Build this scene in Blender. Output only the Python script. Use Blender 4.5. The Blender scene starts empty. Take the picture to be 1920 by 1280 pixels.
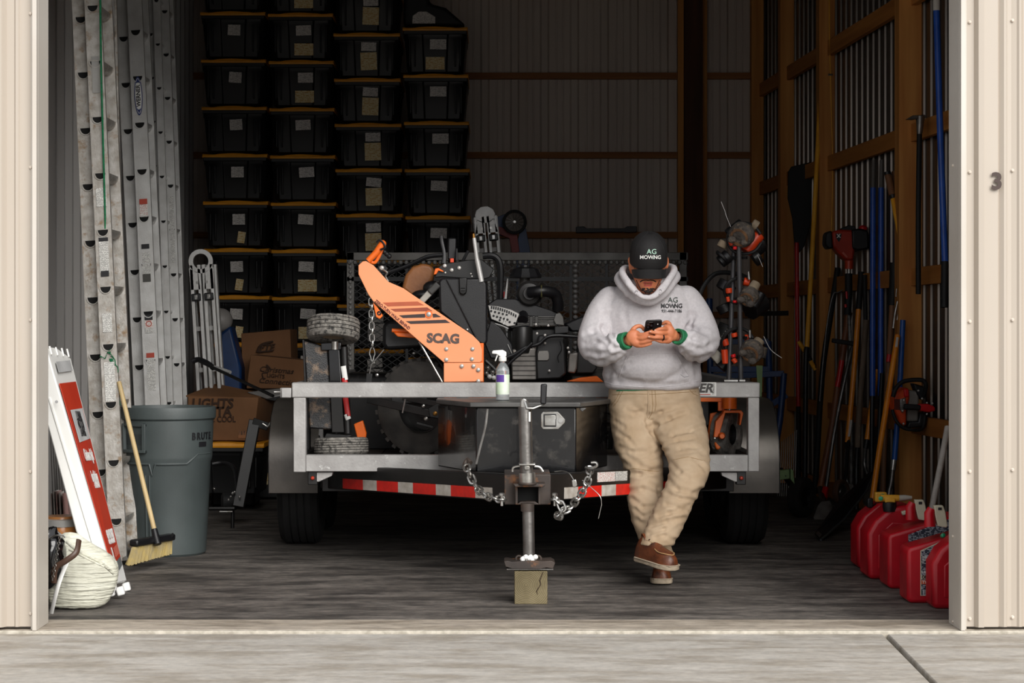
import bpy, bmesh, math, random
from mathutils import Vector, Matrix, noise
random.seed(7)
PI = math.pi
S = bpy.context.scene
COL = S.collection
# ---------------------------------------------------------------- camera
F = 3700.0
EYE = 1.206
cam = bpy.data.cameras.new('camera')
camo = bpy.data.objects.new('camera', cam)
COL.objects.link(camo)
camo.location = (0, 0, EYE)
camo.rotation_euler = (PI / 2, 0, 0)
cam.sensor_width = 36.0
cam.lens = F / 1920 * 36.0
cam.shift_x = 31 / 1920
cam.shift_y = -18 / 1920
cam.clip_start = 0.1
cam.clip_end = 200
S.camera = camo
# ---------------------------------------------------------------- sky, sun, exposure
w = bpy.data.worlds.new('world'); S.world = w; w.use_nodes = True
nt = w.node_tree; nt.nodes.clear()
out = nt.nodes.new('ShaderNodeOutputWorld'); bg = nt.nodes.new('ShaderNodeBackground')
tc = nt.nodes.new('ShaderNodeTexCoord'); sp = nt.nodes.new('ShaderNodeSeparateXYZ')
rp = nt.nodes.new('ShaderNodeValToRGB')
nt.links.new(tc.outputs['Generated'], sp.inputs[0]); nt.links.new(sp.outputs['Z'], rp.inputs[0])
rp.color_ramp.elements[0].position = 0.0; rp.color_ramp.elements[0].color = (0.62, 0.62, 0.64, 1)
rp.color_ramp.elements[1].position = 1.0; rp.color_ramp.elements[1].color = (1.0, 1.0, 1.02, 1)
nt.links.new(rp.outputs[0], bg.inputs[0]); nt.links.new(bg.outputs[0], out.inputs[0])
bg.inputs[1].default_value = 0.74
sun = bpy.data.lights.new('sun', 'SUN'); sun.energy = 2.6; sun.angle = math.radians(50); sun.color = (1.0, 0.97, 0.93)
suno = bpy.data.objects.new('sun', sun); COL.objects.link(suno)
suno.rotation_euler = Vector((-0.40, 0.79, -0.50)).to_track_quat('-Z', 'Y').to_euler()
vs = S.view_settings
S.display_settings.display_device = 'sRGB'
vs.view_transform = 'Standard'; vs.look = 'None'; vs.gamma = 1.0; vs.use_curve_mapping = False
vs.exposure = 0.62

# ---------------------------------------------------------------- helpers
def P(px, py, Y):
    return Vector(((px - 929) * Y / F, Y, EYE - (py - 622) * Y / F))
def s2l(c):
    c /= 255.0
    return c / 12.92 if c <= 0.04045 else ((c + 0.055) / 1.055) ** 2.4
def hexc(h):
    h = h.lstrip('#')
    return tuple(s2l(int(h[i:i + 2], 16)) for i in (0, 2, 4)) + (1.0,)
MATS = {}
def mat(name, col, rough=0.6, metal=0.0, col2=None, scale=8.0, amt=0.5, stretch=(1, 1, 1), bump=0.0, bscale=60.0,
        coat=0.0, trans=0.0, spec=0.5, dirt=None, dscale=3.0, dlo=0.5, dhi=0.7, bdist=0.004):
    """Principled material: base colour varied by noise, optional dirt patches and fine relief."""
    if name in MATS: return MATS[name]
    m = bpy.data.materials.new(name); m.use_nodes = True
    n = m.node_tree.nodes; L = m.node_tree.links
    b = n['Principled BSDF']
    b.inputs['Roughness'].default_value = rough; b.inputs['Metallic'].default_value = metal
    b.inputs['Coat Weight'].default_value = coat
    b.inputs['Transmission Weight'].default_value = trans
    b.inputs['Specular IOR Level'].default_value = spec
    c1 = hexc(col)
    tcn = n.new('ShaderNodeTexCoord'); mp = n.new('ShaderNodeMapping'); mp.inputs['Scale'].default_value = stretch
    L.new(tcn.outputs['Object'], mp.inputs[0])
    if col2 is None: col2 = '#%02x%02x%02x' % tuple(int(int(col.lstrip('#')[i:i + 2], 16) * 0.86) for i in (0, 2, 4))
    nz = n.new('ShaderNodeTexNoise'); nz.inputs['Scale'].default_value = scale; nz.inputs['Detail'].default_value = 5
    L.new(mp.outputs[0], nz.inputs['Vector'])
    r = n.new('ShaderNodeValToRGB'); r.color_ramp.elements[0].position = 0.5 - 0.25 * amt - 0.05; r.color_ramp.elements[1].position = 0.5 + 0.25 * (1.2 - amt) + .05
    r.color_ramp.elements[0].color = hexc(col2); r.color_ramp.elements[1].color = c1
    L.new(nz.outputs['Fac'], r.inputs[0])
    last = r.outputs[0]
    if dirt:
        nd = n.new('ShaderNodeTexNoise'); nd.inputs['Scale'].default_value = dscale; nd.inputs['Detail'].default_value = 8; nd.inputs['Roughness'].default_value = 0.65
        L.new(mp.outputs[0], nd.inputs['Vector'])
        rd = n.new('ShaderNodeValToRGB'); rd.color_ramp.elements[0].position = dlo; rd.color_ramp.elements[1].position = dhi
        L.new(nd.outputs['Fac'], rd.inputs[0])
        mx = n.new('ShaderNodeMix'); mx.data_type = 'RGBA'
        L.new(rd.outputs[0], mx.inputs[0]); L.new(last, mx.inputs[6]); mx.inputs[7].default_value = hexc(dirt)
        last = mx.outputs[2]
    L.new(last, b.inputs['Base Color'])
    if bump:
        nb = n.new('ShaderNodeTexNoise'); nb.inputs['Scale'].default_value = bscale; nb.inputs['Detail'].default_value = 6
        L.new(mp.outputs[0], nb.inputs['Vector'])
        bp = n.new('ShaderNodeBump'); bp.inputs['Strength'].default_value = bump; bp.inputs['Distance'].default_value = bdist
        L.new(nb.outputs['Fac'], bp.inputs['Height']); L.new(bp.outputs[0], b.inputs['Normal'])
    MATS[name] = m
    return m

def wm(o):
    m = Matrix.Identity(4)
    while o is not None:
        m = (Matrix.LocRotScale(o.location, o.rotation_euler, o.scale)) @ m
        o = o.parent
    return m

class MB:
    """collects shapes into one bmesh, then links them as ONE mesh object"""
    def __init__(self): self.bm = bmesh.new()
    def poly(self, pts, faces):
        vs_ = [self.bm.verts.new(Vector(p)) for p in pts]
        for f in faces:
            try: self.bm.faces.new([vs_[i] for i in f])
            except ValueError: pass
        return vs_
    def box(self, lo, hi, M=None):
        x0, y0, z0 = lo; x1, y1, z1 = hi
        pts = [Vector(p) for p in ((x0,y0,z0),(x1,y0,z0),(x1,y1,z0),(x0,y1,z0),(x0,y0,z1),(x1,y0,z1),(x1,y1,z1),(x0,y1,z1))]
        if M is not None: pts = [M @ p for p in pts]
        self.poly(pts, [(0,3,2,1),(4,5,6,7),(0,1,5,4),(1,2,6,5),(2,3,7,6),(3,0,4,7)])
        return self
    def cbox(self, c, s, M=None):
        c = Vector(c); h = Vector(s) / 2
        return self.box(c - h, c + h, M)
    def beam(self, a, b, w_, h_, up=(0, 0, 1)):
        a = Vector(a); b = Vector(b); d = (b - a).normalized(); up = Vector(up)
        s_ = d.cross(up)
        if s_.length < 1e-4: s_ = d.cross(Vector((0, 1, 0)))
        s_.normalize(); u = s_.cross(d).normalized()
        pts = []
        for e in (a, b):
            for i, j in ((-1,-1),(1,-1),(1,1),(-1,1)):
                pts.append(e + s_ * (w_ / 2 * i) + u * (h_ / 2 * j))
        self.poly(pts, [(3,2,1,0),(4,5,6,7),(0,1,5,4),(1,2,6,5),(2,3,7,6),(3,0,4,7)])
        return self
    def tube(self, pts, r, n=10, caps=True, closed=False, flat=1.0):
        pts = [Vector(p) for p in pts]; k = len(pts)
        rr = r if isinstance(r, (list, tuple)) else [r] * k
        rings = []; prev = None
        for i, p in enumerate(pts):
            if closed: t = pts[(i + 1) % k] - pts[i - 1]
            else: t = pts[min(i + 1, k - 1)] - pts[max(i - 1, 0)]
            t.normalize()
            if prev is None:
                a = Vector((0, 0, 1)) if abs(t.z) < 0.9 else Vector((0, 1, 0))
                u = t.cross(a).normalized()
            else:
                u = prev - t * prev.dot(t)
                if u.length < 1e-6: u = t.orthogonal()
                u.normalize()
            prev = u; v = t.cross(u)
            rings.append([self.bm.verts.new(p + (u * math.cos(2*PI*j/n) + v * math.sin(2*PI*j/n) * flat) * rr[i]) for j in range(n)])
        m = k if closed else k - 1
        for i in range(m):
            A = rings[i]; B = rings[(i + 1) % k]
            for j in range(n):
                try: self.bm.faces.new((A[j], A[(j+1) % n], B[(j+1) % n], B[j]))
                except ValueError: pass
        if caps and not closed:
            self.bm.faces.new(list(reversed(rings[0]))); self.bm.faces.new(rings[-1])
        return self
    def cyl(self, a, b, r, r2=None, n=16):
        return self.tube([a, b], [r, r if r2 is None else r2], n)
    def loft(self, rings, cap=True, close=True):
        R = [[self.bm.verts.new(Vector(p)) for p in r] for r in rings]; n = len(R[0])
        for A, B in zip(R, R[1:]):
            for j in range(n if close else n - 1):
                try: self.bm.faces.new((A[j], A[(j+1) % n], B[(j+1) % n], B[j]))
                except ValueError: pass
        if cap:
            try: self.bm.faces.new(list(reversed(R[0]))); self.bm.faces.new(R[-1])
            except ValueError: pass
        return self
    def lathe(self, prof, c, axis=(0, 0, 1), n=24, cap=True):
        """prof: (radius, distance along axis)"""
        ax = Vector(axis).normalized(); u = ax.orthogonal().normalized(); v = ax.cross(u); c = Vector(c)
        rings = [[c + ax * h + (u * math.cos(2*PI*j/n) + v * math.sin(2*PI*j/n)) * max(r, 1e-4) for j in range(n)] for r, h in prof]
        return self.loft(rings, cap)
    def ring(self, prof, c, axis=(0, 0, 1), n=32):
        """closed profile swept round the axis"""
        ax = Vector(axis).normalized(); u = ax.orthogonal().normalized(); v = ax.cross(u); c = Vector(c)
        rings = [[self.bm.verts.new(c + ax * h + (u * math.cos(2*PI*j/n) + v * math.sin(2*PI*j/n)) * r) for r, h in prof] for j in range(n)]
        k = len(prof)
        for j in range(n):
            A = rings[j]; B = rings[(j + 1) % n]
            for i in range(k):
                self.bm.faces.new((A[i], A[(i+1) % k], B[(i+1) % k], B[i]))
        return self
    def torus(self, c, R, r, axis=(0, 0, 1), n=28, m=8):
        return self.ring([(R + r * math.cos(2*PI*i/m), r * math.sin(2*PI*i/m)) for i in range(m)], c, axis, n)
    def prism(self, pts, d):
        """flat polygon pts extruded by vector d"""
        d = Vector(d); pts = [Vector(p) for p in pts]; n = len(pts)
        A = [self.bm.verts.new(p) for p in pts]; B = [self.bm.verts.new(p + d) for p in pts]
        self.bm.faces.new(A); self.bm.faces.new(list(reversed(B)))
        for i in range(n): self.bm.faces.new((A[i], B[i], B[(i+1) % n], A[(i+1) % n]))
        return self
    def ball(self, c, r, n=12, m=8, M=None):
        r = Vector((r, r, r)) if not hasattr(r, '__len__') else Vector(r); c = Vector(c)
        rings = []
        for i in range(m + 1):
            th = PI * i / m; sr = max(math.sin(th), 1e-3)
            ring = [Vector((r.x * sr * math.cos(2*PI*j/n), r.y * sr * math.sin(2*PI*j/n), -r.z * math.cos(th))) for j in range(n)]
            if M is not None: ring = [M @ p for p in ring]
            rings.append([c + p for p in ring])
        return self.loft(rings)
    def xf(self, M):
        self.bm.transform(M); return self
    def build(self, name, m, parent=None, bevel=0.0, seg=2, smooth=None, local=False, angle=40, **props):
        bm = self.bm
        bmesh.ops.recalc_face_normals(bm, faces=bm.faces)
        if parent is not None and not local: bm.transform(wm(parent).inverted())
        me = bpy.data.meshes.new(name); bm.to_mesh(me); bm.free()
        o = bpy.data.objects.new(name, me); COL.objects.link(o)
        if m is not None:
            for mm in (m if isinstance(m, (list, tuple)) else [m]): me.materials.append(mm)
        if parent is not None: o.parent = parent
        if smooth is None: smooth = True
        if smooth:
            me.polygons.foreach_set('use_smooth', [True] * len(me.polygons))
            try: me.set_sharp_from_angle(angle=math.radians(angle))
            except Exception: pass
        if bevel:
            md = o.modifiers.new('bevel', 'BEVEL'); md.width = bevel; md.segments = seg; md.limit_method = 'ANGLE'; md.angle_limit = math.radians(35)
            md.use_clamp_overlap = True; md.harden_normals = False
        for k, v in props.items(): o[k] = v
        return o

def thing(name, label, cat, loc=(0, 0, 0), rot=(0, 0, 0), group=None):
    o = bpy.data.objects.new(name, None); COL.objects.link(o)
    o.location = loc; o.rotation_euler = rot; o.empty_display_size = 0.05
    o['label'] = label; o['category'] = cat
    if group: o['group'] = group
    return o
def tag(o, label, cat, group=None):
    o['label'] = label; o['category'] = cat
    if group: o['group'] = group
    return o
def struct(o):
    o['kind'] = 'structure'; return o
def group_struct(name, loc=(0, 0, 0)):
    o = bpy.data.objects.new(name, None); COL.objects.link(o); o.location = loc; o['kind'] = 'structure'; return o
def copy_tree(o, parent=None, label=None, loc=None):
    c = o.copy(); COL.objects.link(c)
    if parent is not None: c.parent = parent
    if label: c['label'] = label
    if loc is not None: c.location = loc
    for ch in [x for x in KIDS.get(o, [])] if False else list(o.children): copy_tree(ch, c)
    return c
def text(s, size, origin, right, up, m, parent, name='lettering', bold=0.0, squash=1.0, depth=0.0015, align='CENTER', shear=0.0, spacing=1.0):
    """flat lettering lying in the plane spanned by right and up"""
    cu = bpy.data.curves.new(name, 'FONT'); cu.body = s; cu.size = size; cu.align_x = align; cu.align_y = 'CENTER'
    cu.offset = bold * size; cu.extrude = depth / 2; cu.resolution_u = 3; cu.shear = shear; cu.space_character = spacing
    fo = bpy.data.objects.new('tmp', cu); COL.objects.link(fo)
    dg = bpy.context.evaluated_depsgraph_get()
    me = bpy.data.meshes.new_from_object(fo.evaluated_get(dg))
    bpy.data.objects.remove(fo); bpy.data.curves.remove(cu)
    r = Vector(right).normalized(); u = Vector(up); u = (u - r * u.dot(r)).normalized(); nrm = r.cross(u)
    M = Matrix((( r.x, u.x, nrm.x, origin[0]), (r.y, u.y, nrm.y, origin[1]), (r.z, u.z, nrm.z, origin[2]), (0, 0, 0, 1)))
    me.transform(M @ Matrix.Diagonal((squash, 1, 1, 1)))
    if parent is not None: me.transform(wm(parent).inverted())
    me.name = name; me.materials.clear(); me.materials.append(m)
    o = bpy.data.objects.new(name, me); COL.objects.link(o)
    if parent is not None: o.parent = parent
    return o
def bez(p0, p1, p2, p3, n=12):
    p0, p1, p2, p3 = map(Vector, (p0, p1, p2, p3)); r = []
    for i in range(n + 1):
        t = i / n; r.append(p0*(1-t)**3 + p1*3*t*(1-t)**2 + p2*3*t*t*(1-t) + p3*t**3)
    return r
def smooth_path(pts, n=6):
    pts = [Vector(p) for p in pts]; r = []
    for i in range(len(pts) - 1):
        a = pts[max(i-1, 0)]; b = pts[i]; c = pts[i+1]; d = pts[min(i+2, len(pts)-1)]
        for k in range(n):
            t = k / n
            r.append(0.5 * ((2*b) + (c-a)*t + (2*a-5*b+4*c-d)*t*t + (3*b-a-3*c+d)*t**3))
    r.append(pts[-1]); return r
def rings_chain(pts, r, wire, mb_or_list=None):
    """positions for chain links along pts"""
    pts = [Vector(p) for p in pts]; out_ = []
    for i in range(len(pts) - 1):
        out_.append((pts[i], pts[i+1], i % 2))
    return out_

# ---------------------------------------------------------------- materials
M_white_metal = mat('painted_white_steel', '#c9c4bc', 0.45, 0.0, '#bfb8ae', 2, .5)
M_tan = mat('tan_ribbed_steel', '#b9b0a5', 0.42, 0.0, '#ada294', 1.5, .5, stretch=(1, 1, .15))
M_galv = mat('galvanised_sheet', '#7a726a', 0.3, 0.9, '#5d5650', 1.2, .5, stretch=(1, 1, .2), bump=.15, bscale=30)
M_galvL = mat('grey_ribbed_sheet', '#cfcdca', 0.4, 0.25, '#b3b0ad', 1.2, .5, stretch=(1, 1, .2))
M_backsheet = mat('primer_backed_sheet', '#d0c4b8', 0.6, 0.0, '#bbaea3', 1.2, .5, stretch=(1, 1, .3), bump=.1)
M_wood = mat('framing_timber', '#d8984e', 0.7, 0, '#b47030', 14, .5, stretch=(1, 1, .06), bump=.3, bscale=30, dirt='#3a200e', dscale=9, dlo=.72, dhi=.78)
M_wood_dark = mat('dark_framing_timber', '#5a3318', 0.75, 0, '#3f220f', 14, .5, stretch=(1, 1, .06))
M_woodH = mat('framing_timber_flat', '#d08c44', 0.7, 0, '#a9672a', 14, .5, stretch=(.3, .06, 1), bump=.3, bscale=30)
M_woodX = mat('framing_timber_back', '#a96f38', 0.7, 0, '#875224', 14, .5, stretch=(.06, 1, 1), bump=.3, bscale=30)
M_alum = mat('aluminium', '#d0d0ce', 0.4, 0.35, '#b9b8b5', 10, .5, bump=.2, bscale=120)
M_alumW = mat('weathered_aluminium', '#bdbab5', 0.5, 0.55, '#99938a', 22, .6, bump=.25, bscale=90, dirt='#8a6f4e', dscale=16, dlo=.56, dhi=.72)
M_steel = mat('bare_steel', '#8d8b88', 0.38, 0.85, '#6c6966', 14, .5, bump=.2, bscale=60, dirt='#5b4a3c', dscale=7, dlo=.6, dhi=.75)
M_galvtube = mat('galvanised_tube', '#aeadab', 0.5, 0.2, '#918f8d', 9, .5, bump=.25, bscale=90, dirt='#c9c9c7', dscale=20, dlo=.62, dhi=.7)
M_zinc = mat('zinc_plated', '#c9c9c6', 0.28, 0.9, '#8f8c86', 20, .5)
M_blk = mat('black_plastic', '#17171a', 0.42, 0, '#0e0e10', 10, .5, bump=.15, bscale=200)
M_blkgloss = mat('glossy_black_steel', '#0c0c0e', 0.16, 0.0, '#050506', 5, .5, bump=.12, bscale=9, dirt='#2c2a28', dscale=5, dlo=.6, dhi=.8, coat=.5, bdist=.01)
M_blkmetal = mat('black_painted_steel', '#1c1b1b', 0.4, 0.1, '#0f0f0f', 8, .5, dirt='#3b3634', dscale=12, dlo=.62, dhi=.75)
M_rubber = mat('black_rubber', '#141415', 0.75, 0, '#0b0b0b', 14, .5, bump=.4, bscale=90)
M_rubberg = mat('dusty_grey_rubber', '#8f8b84', 0.85, 0, '#55524e', 60, .6, bump=.8, bscale=160, dirt='#2a2928', dscale=38, dlo=.52, dhi=.62)
M_orange = mat('orange_paint', '#ff7a2a', 0.35, 0, '#f56f20', 3, .5)
M_orangeL = mat('orange_panel_paint', '#ffa878', 0.32, 0, '#fd9f6c', 2, .5)
M_red = mat('red_plastic', '#d61c20', 0.35, 0, '#b81418', 4, .5)
M_redcan = mat('red_can_plastic', '#c40d20', 0.38, 0, '#9c0a1a', 5, .6, bump=.15, bscale=25, dirt='#6e1218', dscale=4, dlo=.6, dhi=.8)
M_yellow = mat('yellow_lid_plastic', '#eda01a', 0.5, 0, '#d08a14', 5, .5)
M_yell2 = mat('yellow_fibreglass', '#ffbe3c', 0.35, 0, '#e8a22c', 8, .5)
M_orangeh = mat('orange_fibreglass', '#f79a26', 0.35, 0, '#df8318', 8, .5)
M_blue = mat('blue_fibreglass', '#2a5cc0', 0.35, 0, '#1f4aa0', 8, .5)
M_bluecart = mat('blue_painted_steel', '#123a6e', 0.45, 0, '#0d2b54', 8, .5)
M_paper = mat('paper', '#d8d4cf', 0.8, 0, '#c7c2bb', 10, .5)
M_ink = mat('black_ink', '#16161a', 0.6)
M_white = mat('white_plastic', '#efefec', 0.45, 0, '#e4e4e0', 3, .5)
M_whitep = mat('white_print', '#eeeeea', 0.6)
M_redp = mat('red_print', '#c43a20', 0.45, 0, '#b5301a', 4, .5)
M_card = mat('cardboard', '#7d5636', 0.8, 0, '#6c4829', 4, .5, bump=.15, bscale=40)
M_grip = mat('black_grip', '#131314', 0.65, 0, '#0b0b0c', 9, .5, bump=.3, bscale=120)
M_woodhandle = mat('worn_wood_handle', '#8d6242', 0.6, 0, '#5d3b24', 10, .6, stretch=(1, 1, .1), dirt='#3a2416', dscale=20, dlo=.58, dhi=.7)
def printed(name, base, ink, sx=60, sy=110, dens=0.52):
    """small print: rows of word-like dashes"""
    if name in MATS: return MATS[name]
    m = bpy.data.materials.new(name); m.use_nodes = True; n = m.node_tree.nodes; L = m.node_tree.links; b = n['Principled BSDF']
    b.inputs['Roughness'].default_value = 0.6
    t = n.new('ShaderNodeTexCoord'); mp = n.new('ShaderNodeMapping'); mp.inputs['Scale'].default_value = (sx, sx, sy); L.new(t.outputs['Object'], mp.inputs[0])
    wv = n.new('ShaderNodeTexWave'); wv.wave_type = 'BANDS'; wv.bands_direction = 'Z'; wv.inputs['Scale'].default_value = 0.5; L.new(mp.outputs[0], wv.inputs[0])
    nz = n.new('ShaderNodeTexNoise'); nz.inputs['Scale'].default_value = 1.6; nz.inputs['Detail'].default_value = 2; L.new(mp.outputs[0], nz.inputs['Vector'])
    g1 = n.new('ShaderNodeMath'); g1.operation = 'GREATER_THAN'; g1.inputs[1].default_value = 0.6; L.new(wv.outputs['Fac'], g1.inputs[0])
    g2 = n.new('ShaderNodeMath'); g2.operation = 'GREATER_THAN'; g2.inputs[1].default_value = dens; L.new(nz.outputs['Fac'], g2.inputs[0])
    mu = n.new('ShaderNodeMath'); mu.operation = 'MULTIPLY'; L.new(g1.outputs[0], mu.inputs[0]); L.new(g2.outputs[0], mu.inputs[1])
    mx = n.new('ShaderNodeMix'); mx.data_type = 'RGBA'; mx.inputs[6].default_value = hexc(base); mx.inputs[7].default_value = hexc(ink)
    L.new(mu.outputs[0], mx.inputs[0]); L.new(mx.outputs[2], b.inputs['Base Color'])
    MATS[name] = m; return m
M_hand = printed('handwritten_paper', '#cfcac4', '#55504e')
M_ylabel = printed('yellow_maker_sticker', '#d8c79a', '#b8862a', 40, 50, .5)
M_print = printed('small_print_sticker', '#d9d8d3', '#3a3a3a', 110, 160, .45)
M_printred = printed('red_print_sticker', '#dcdad5', '#b03a28', 90, 120, .5)
M_printdk = printed('dark_small_print', '#242a3a', '#c9ccd2', 70, 90, .5)
# ================================================================ SETTING
def xr(Y): return 2.31 + .0646 * (17 - Y)      # inner face of the right wall at depth Y
XL = -2.62
# ---- concrete: workshop floor, threshold strip, two apron slabs with an open joint
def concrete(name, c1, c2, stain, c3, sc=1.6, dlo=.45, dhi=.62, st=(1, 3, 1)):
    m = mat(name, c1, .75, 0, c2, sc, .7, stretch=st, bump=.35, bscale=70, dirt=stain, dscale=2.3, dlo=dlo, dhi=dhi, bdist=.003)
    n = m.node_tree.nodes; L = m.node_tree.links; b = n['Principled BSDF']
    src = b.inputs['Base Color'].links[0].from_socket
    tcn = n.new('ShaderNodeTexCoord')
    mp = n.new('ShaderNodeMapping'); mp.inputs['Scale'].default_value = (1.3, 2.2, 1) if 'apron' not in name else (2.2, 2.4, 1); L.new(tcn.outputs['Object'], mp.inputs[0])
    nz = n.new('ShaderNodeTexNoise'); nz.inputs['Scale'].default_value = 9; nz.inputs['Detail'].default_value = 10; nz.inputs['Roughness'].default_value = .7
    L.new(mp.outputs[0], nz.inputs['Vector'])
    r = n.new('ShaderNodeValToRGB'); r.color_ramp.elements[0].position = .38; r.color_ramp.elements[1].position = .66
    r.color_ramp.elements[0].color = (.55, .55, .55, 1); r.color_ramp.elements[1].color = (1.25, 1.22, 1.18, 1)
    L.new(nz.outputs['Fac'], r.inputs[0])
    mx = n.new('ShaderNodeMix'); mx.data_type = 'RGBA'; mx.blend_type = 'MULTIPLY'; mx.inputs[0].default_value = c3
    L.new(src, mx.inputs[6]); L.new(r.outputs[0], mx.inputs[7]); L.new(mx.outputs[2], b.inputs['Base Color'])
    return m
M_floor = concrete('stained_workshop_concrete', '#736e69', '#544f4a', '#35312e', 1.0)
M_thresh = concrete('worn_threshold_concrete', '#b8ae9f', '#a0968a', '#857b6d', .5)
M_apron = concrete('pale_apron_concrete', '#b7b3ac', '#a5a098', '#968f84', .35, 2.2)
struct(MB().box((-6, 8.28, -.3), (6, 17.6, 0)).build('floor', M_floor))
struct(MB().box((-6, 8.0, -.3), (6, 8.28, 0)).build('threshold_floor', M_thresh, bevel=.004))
M_strip = mat('pale_concrete_edge', '#c9c2b4', .8, 0, '#9b9486', 30, .6, bump=.5, bscale=60)
struct(MB().box((-6, 7.965, -.3), (6, 8.0, -.001)).build('threshold_floor_edge', M_strip, bevel=.004))
ap = group_struct('apron_slab_ground')
def slab(pts): 
    return MB().prism([Vector((x, y, -.012)) for x, y in pts], (0, 0, -.3)).build('slab', M_apron, ap, bevel=.006)
jx0, jx1 = 1.585, 1.585        # the joint runs straight out from the threshold
gp = lambda px, py: ((px - 929) * (EYE * F / (py - 622)) / F, EYE * F / (py - 622))
a = gp(1668, 1190); b_ = gp(1768, 1290)
d = Vector((b_[0] - a[0], b_[1] - a[1]))
e = (a[0] + d.x * 6, a[1] + d.y * 6)
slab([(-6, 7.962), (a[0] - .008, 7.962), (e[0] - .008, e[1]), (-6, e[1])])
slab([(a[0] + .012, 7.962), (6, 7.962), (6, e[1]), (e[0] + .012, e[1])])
M_gnd = mat('far_yard_ground', '#8e8a82', .9, 0, '#7d7972', 1, .5)
struct(MB().box((-40, -40, -.4), (40, 8.2, -.06)).build('yard_ground', M_gnd))

# ---- ribbed sheets
def ribbed(x_or_pts, pitch, depth, flat, rise, length, mk, th=.001):
    """returns the polyline (s, d) of a ribbed section along length"""
    pts = []; s_ = 0
    while s_ < length:
        pts += [(s_, 0), (s_ + pitch - flat - 2 * rise, 0), (s_ + pitch - flat - rise, depth), (s_ + pitch - rise, depth)]
        s_ += pitch
    return pts
def sheet(p0, p1, inward, z0, z1, pitch, depth, flat, rise, name, m, minor=0.0, **kw):
    """vertical sheet from p0 to p1 (x, y), ribs raised by depth towards inward"""
    p0 = Vector(p0); p1 = Vector(p1); L_ = (p1 - p0).length; t = (p1 - p0) / L_; nv = Vector(inward).normalized()
    line = []; s_ = 0.0
    while s_ < L_ + 1e-6:
        q = [(0, 0), (pitch - flat - 2*rise, 0), (pitch - flat - rise, depth), (pitch - rise, depth)]
        if minor:
            f_ = pitch - flat - 2*rise
            q = [(0, 0), (f_*.3, 0), (f_*.33, minor), (f_*.38, minor), (f_*.41, 0), (f_*.62, 0), (f_*.65, minor), (f_*.70, minor), (f_*.73, 0), (f_, 0), (pitch - flat - rise, depth), (pitch - rise, depth)]
        for a_, d_ in q:
            if s_ + a_ <= L_: line.append((s_ + a_, d_))
        s_ += pitch
    line.append((L_, 0))
    mb = MB(); front = []; back = []
    for z in (z0, z1):
        front.append([mb.bm.verts.new((*(p0 + t*a_ + nv*d_), z)) for a_, d_ in line])
        back.append([mb.bm.verts.new((*(p0 + t*a_ + nv*(d_ - .02)), z)) for a_, d_ in line])
    for i in range(len(line) - 1):
        mb.bm.faces.new((front[0][i], front[0][i+1], front[1][i+1], front[1][i]))
        mb.bm.faces.new((back[0][i+1], back[0][i], back[1][i], back[1][i+1]))
        mb.bm.faces.new((front[1][i], front[1][i+1], back[1][i+1], back[1][i]))
    return mb.build(name, m, smooth=False, **kw)
ZT = 4.5
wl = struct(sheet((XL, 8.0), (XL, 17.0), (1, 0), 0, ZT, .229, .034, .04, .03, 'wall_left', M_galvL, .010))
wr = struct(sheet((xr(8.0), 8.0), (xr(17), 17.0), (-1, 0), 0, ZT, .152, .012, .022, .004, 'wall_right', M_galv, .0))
wb = struct(sheet((XL, 17.0), (xr(17) , 17.0), (0, -1), 0, ZT, .257, .02, .05, .016, 'wall_back', M_backsheet, .005))
struct(MB().box((-6, 8.0, ZT), (6, 17.6, ZT + .1)).build('ceiling', mat('roof_sheet', '#5d5854', .6)))
# outer skins so no daylight leaks in
struct(MB().box((XL - .3, 8.05, 0), (XL - .05, 17.3, ZT)).build('wall_left_outer', M_blkmetal))
struct(MB().prism([(xr(8.05)+.03, 8.05, 0), (xr(17.3)+.03, 17.3, 0), (3.6, 17.3, 0), (3.6, 8.05, 0)], (0, 0, ZT)).build('wall_right_outer', M_blkmetal))
struct(MB().box((XL - .3, 17.04, 0), (3.6, 17.3, ZT)).build('wall_back_outer', M_blkmetal))
# posts and girts, right wall
def zat(py, Y): return EYE - (py - 622) * Y / F
for Y, wd in ((12.15, .138), (14.36, .125), (15.76, .115), (9.3, .138)):
    MB().box((xr(Y) - wd, Y, 0), (xr(Y) + .01, Y + .14, ZT)).build('wall_post', M_wood, wr, bevel=.003)
segs = [(8.1, 9.3), (9.44, 12.15), (12.29, 14.36), (14.5, 15.76), (15.9, 16.9)]
for zc in (.06, .638, 1.545, 2.43, 3.27, 4.1):
    for a_, b2 in segs:
        MB().prism([(xr(a_) - .026, a_, zc - .055), (xr(b2) - .026, b2, zc - .055), (xr(b2) - .064, b2, zc - .055), (xr(a_) - .064, a_, zc - .055)], (0, 0, .11)).build('girt', M_woodH, wr, bevel=.002)
# back wall framing
def bx(px): return (px - 929) * 16.9 / F
for y in (-10, 141, 290, 440, 590, 740, 880):
    z = EYE - (y - 622) * 16.9 / F
    for xa, xb in ((-2.6, bx(1272)), (bx(1326), bx(1408))):
        MB().box((xa, 16.93, z - .027), (xb, 16.978, z + .027)).build('girt', M_woodX, wb, bevel=.002)
MB().box((bx(1282), 16.78, 0), (bx(1315), 16.97, ZT)).build('wall_post', M_wood_dark, wb, bevel=.003)
for p0, p1 in ((1271, 1282), (1315, 1326)):
    MB().box((bx(p0), 16.9, 0), (bx(p1), 16.97, ZT)).build('wall_stud', M_wood, wb, bevel=.003)
MB().box((bx(1408), 16.86, 0), (bx(1431), 16.97, ZT)).build('wall_post', M_wood, wb, bevel=.003)

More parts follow.
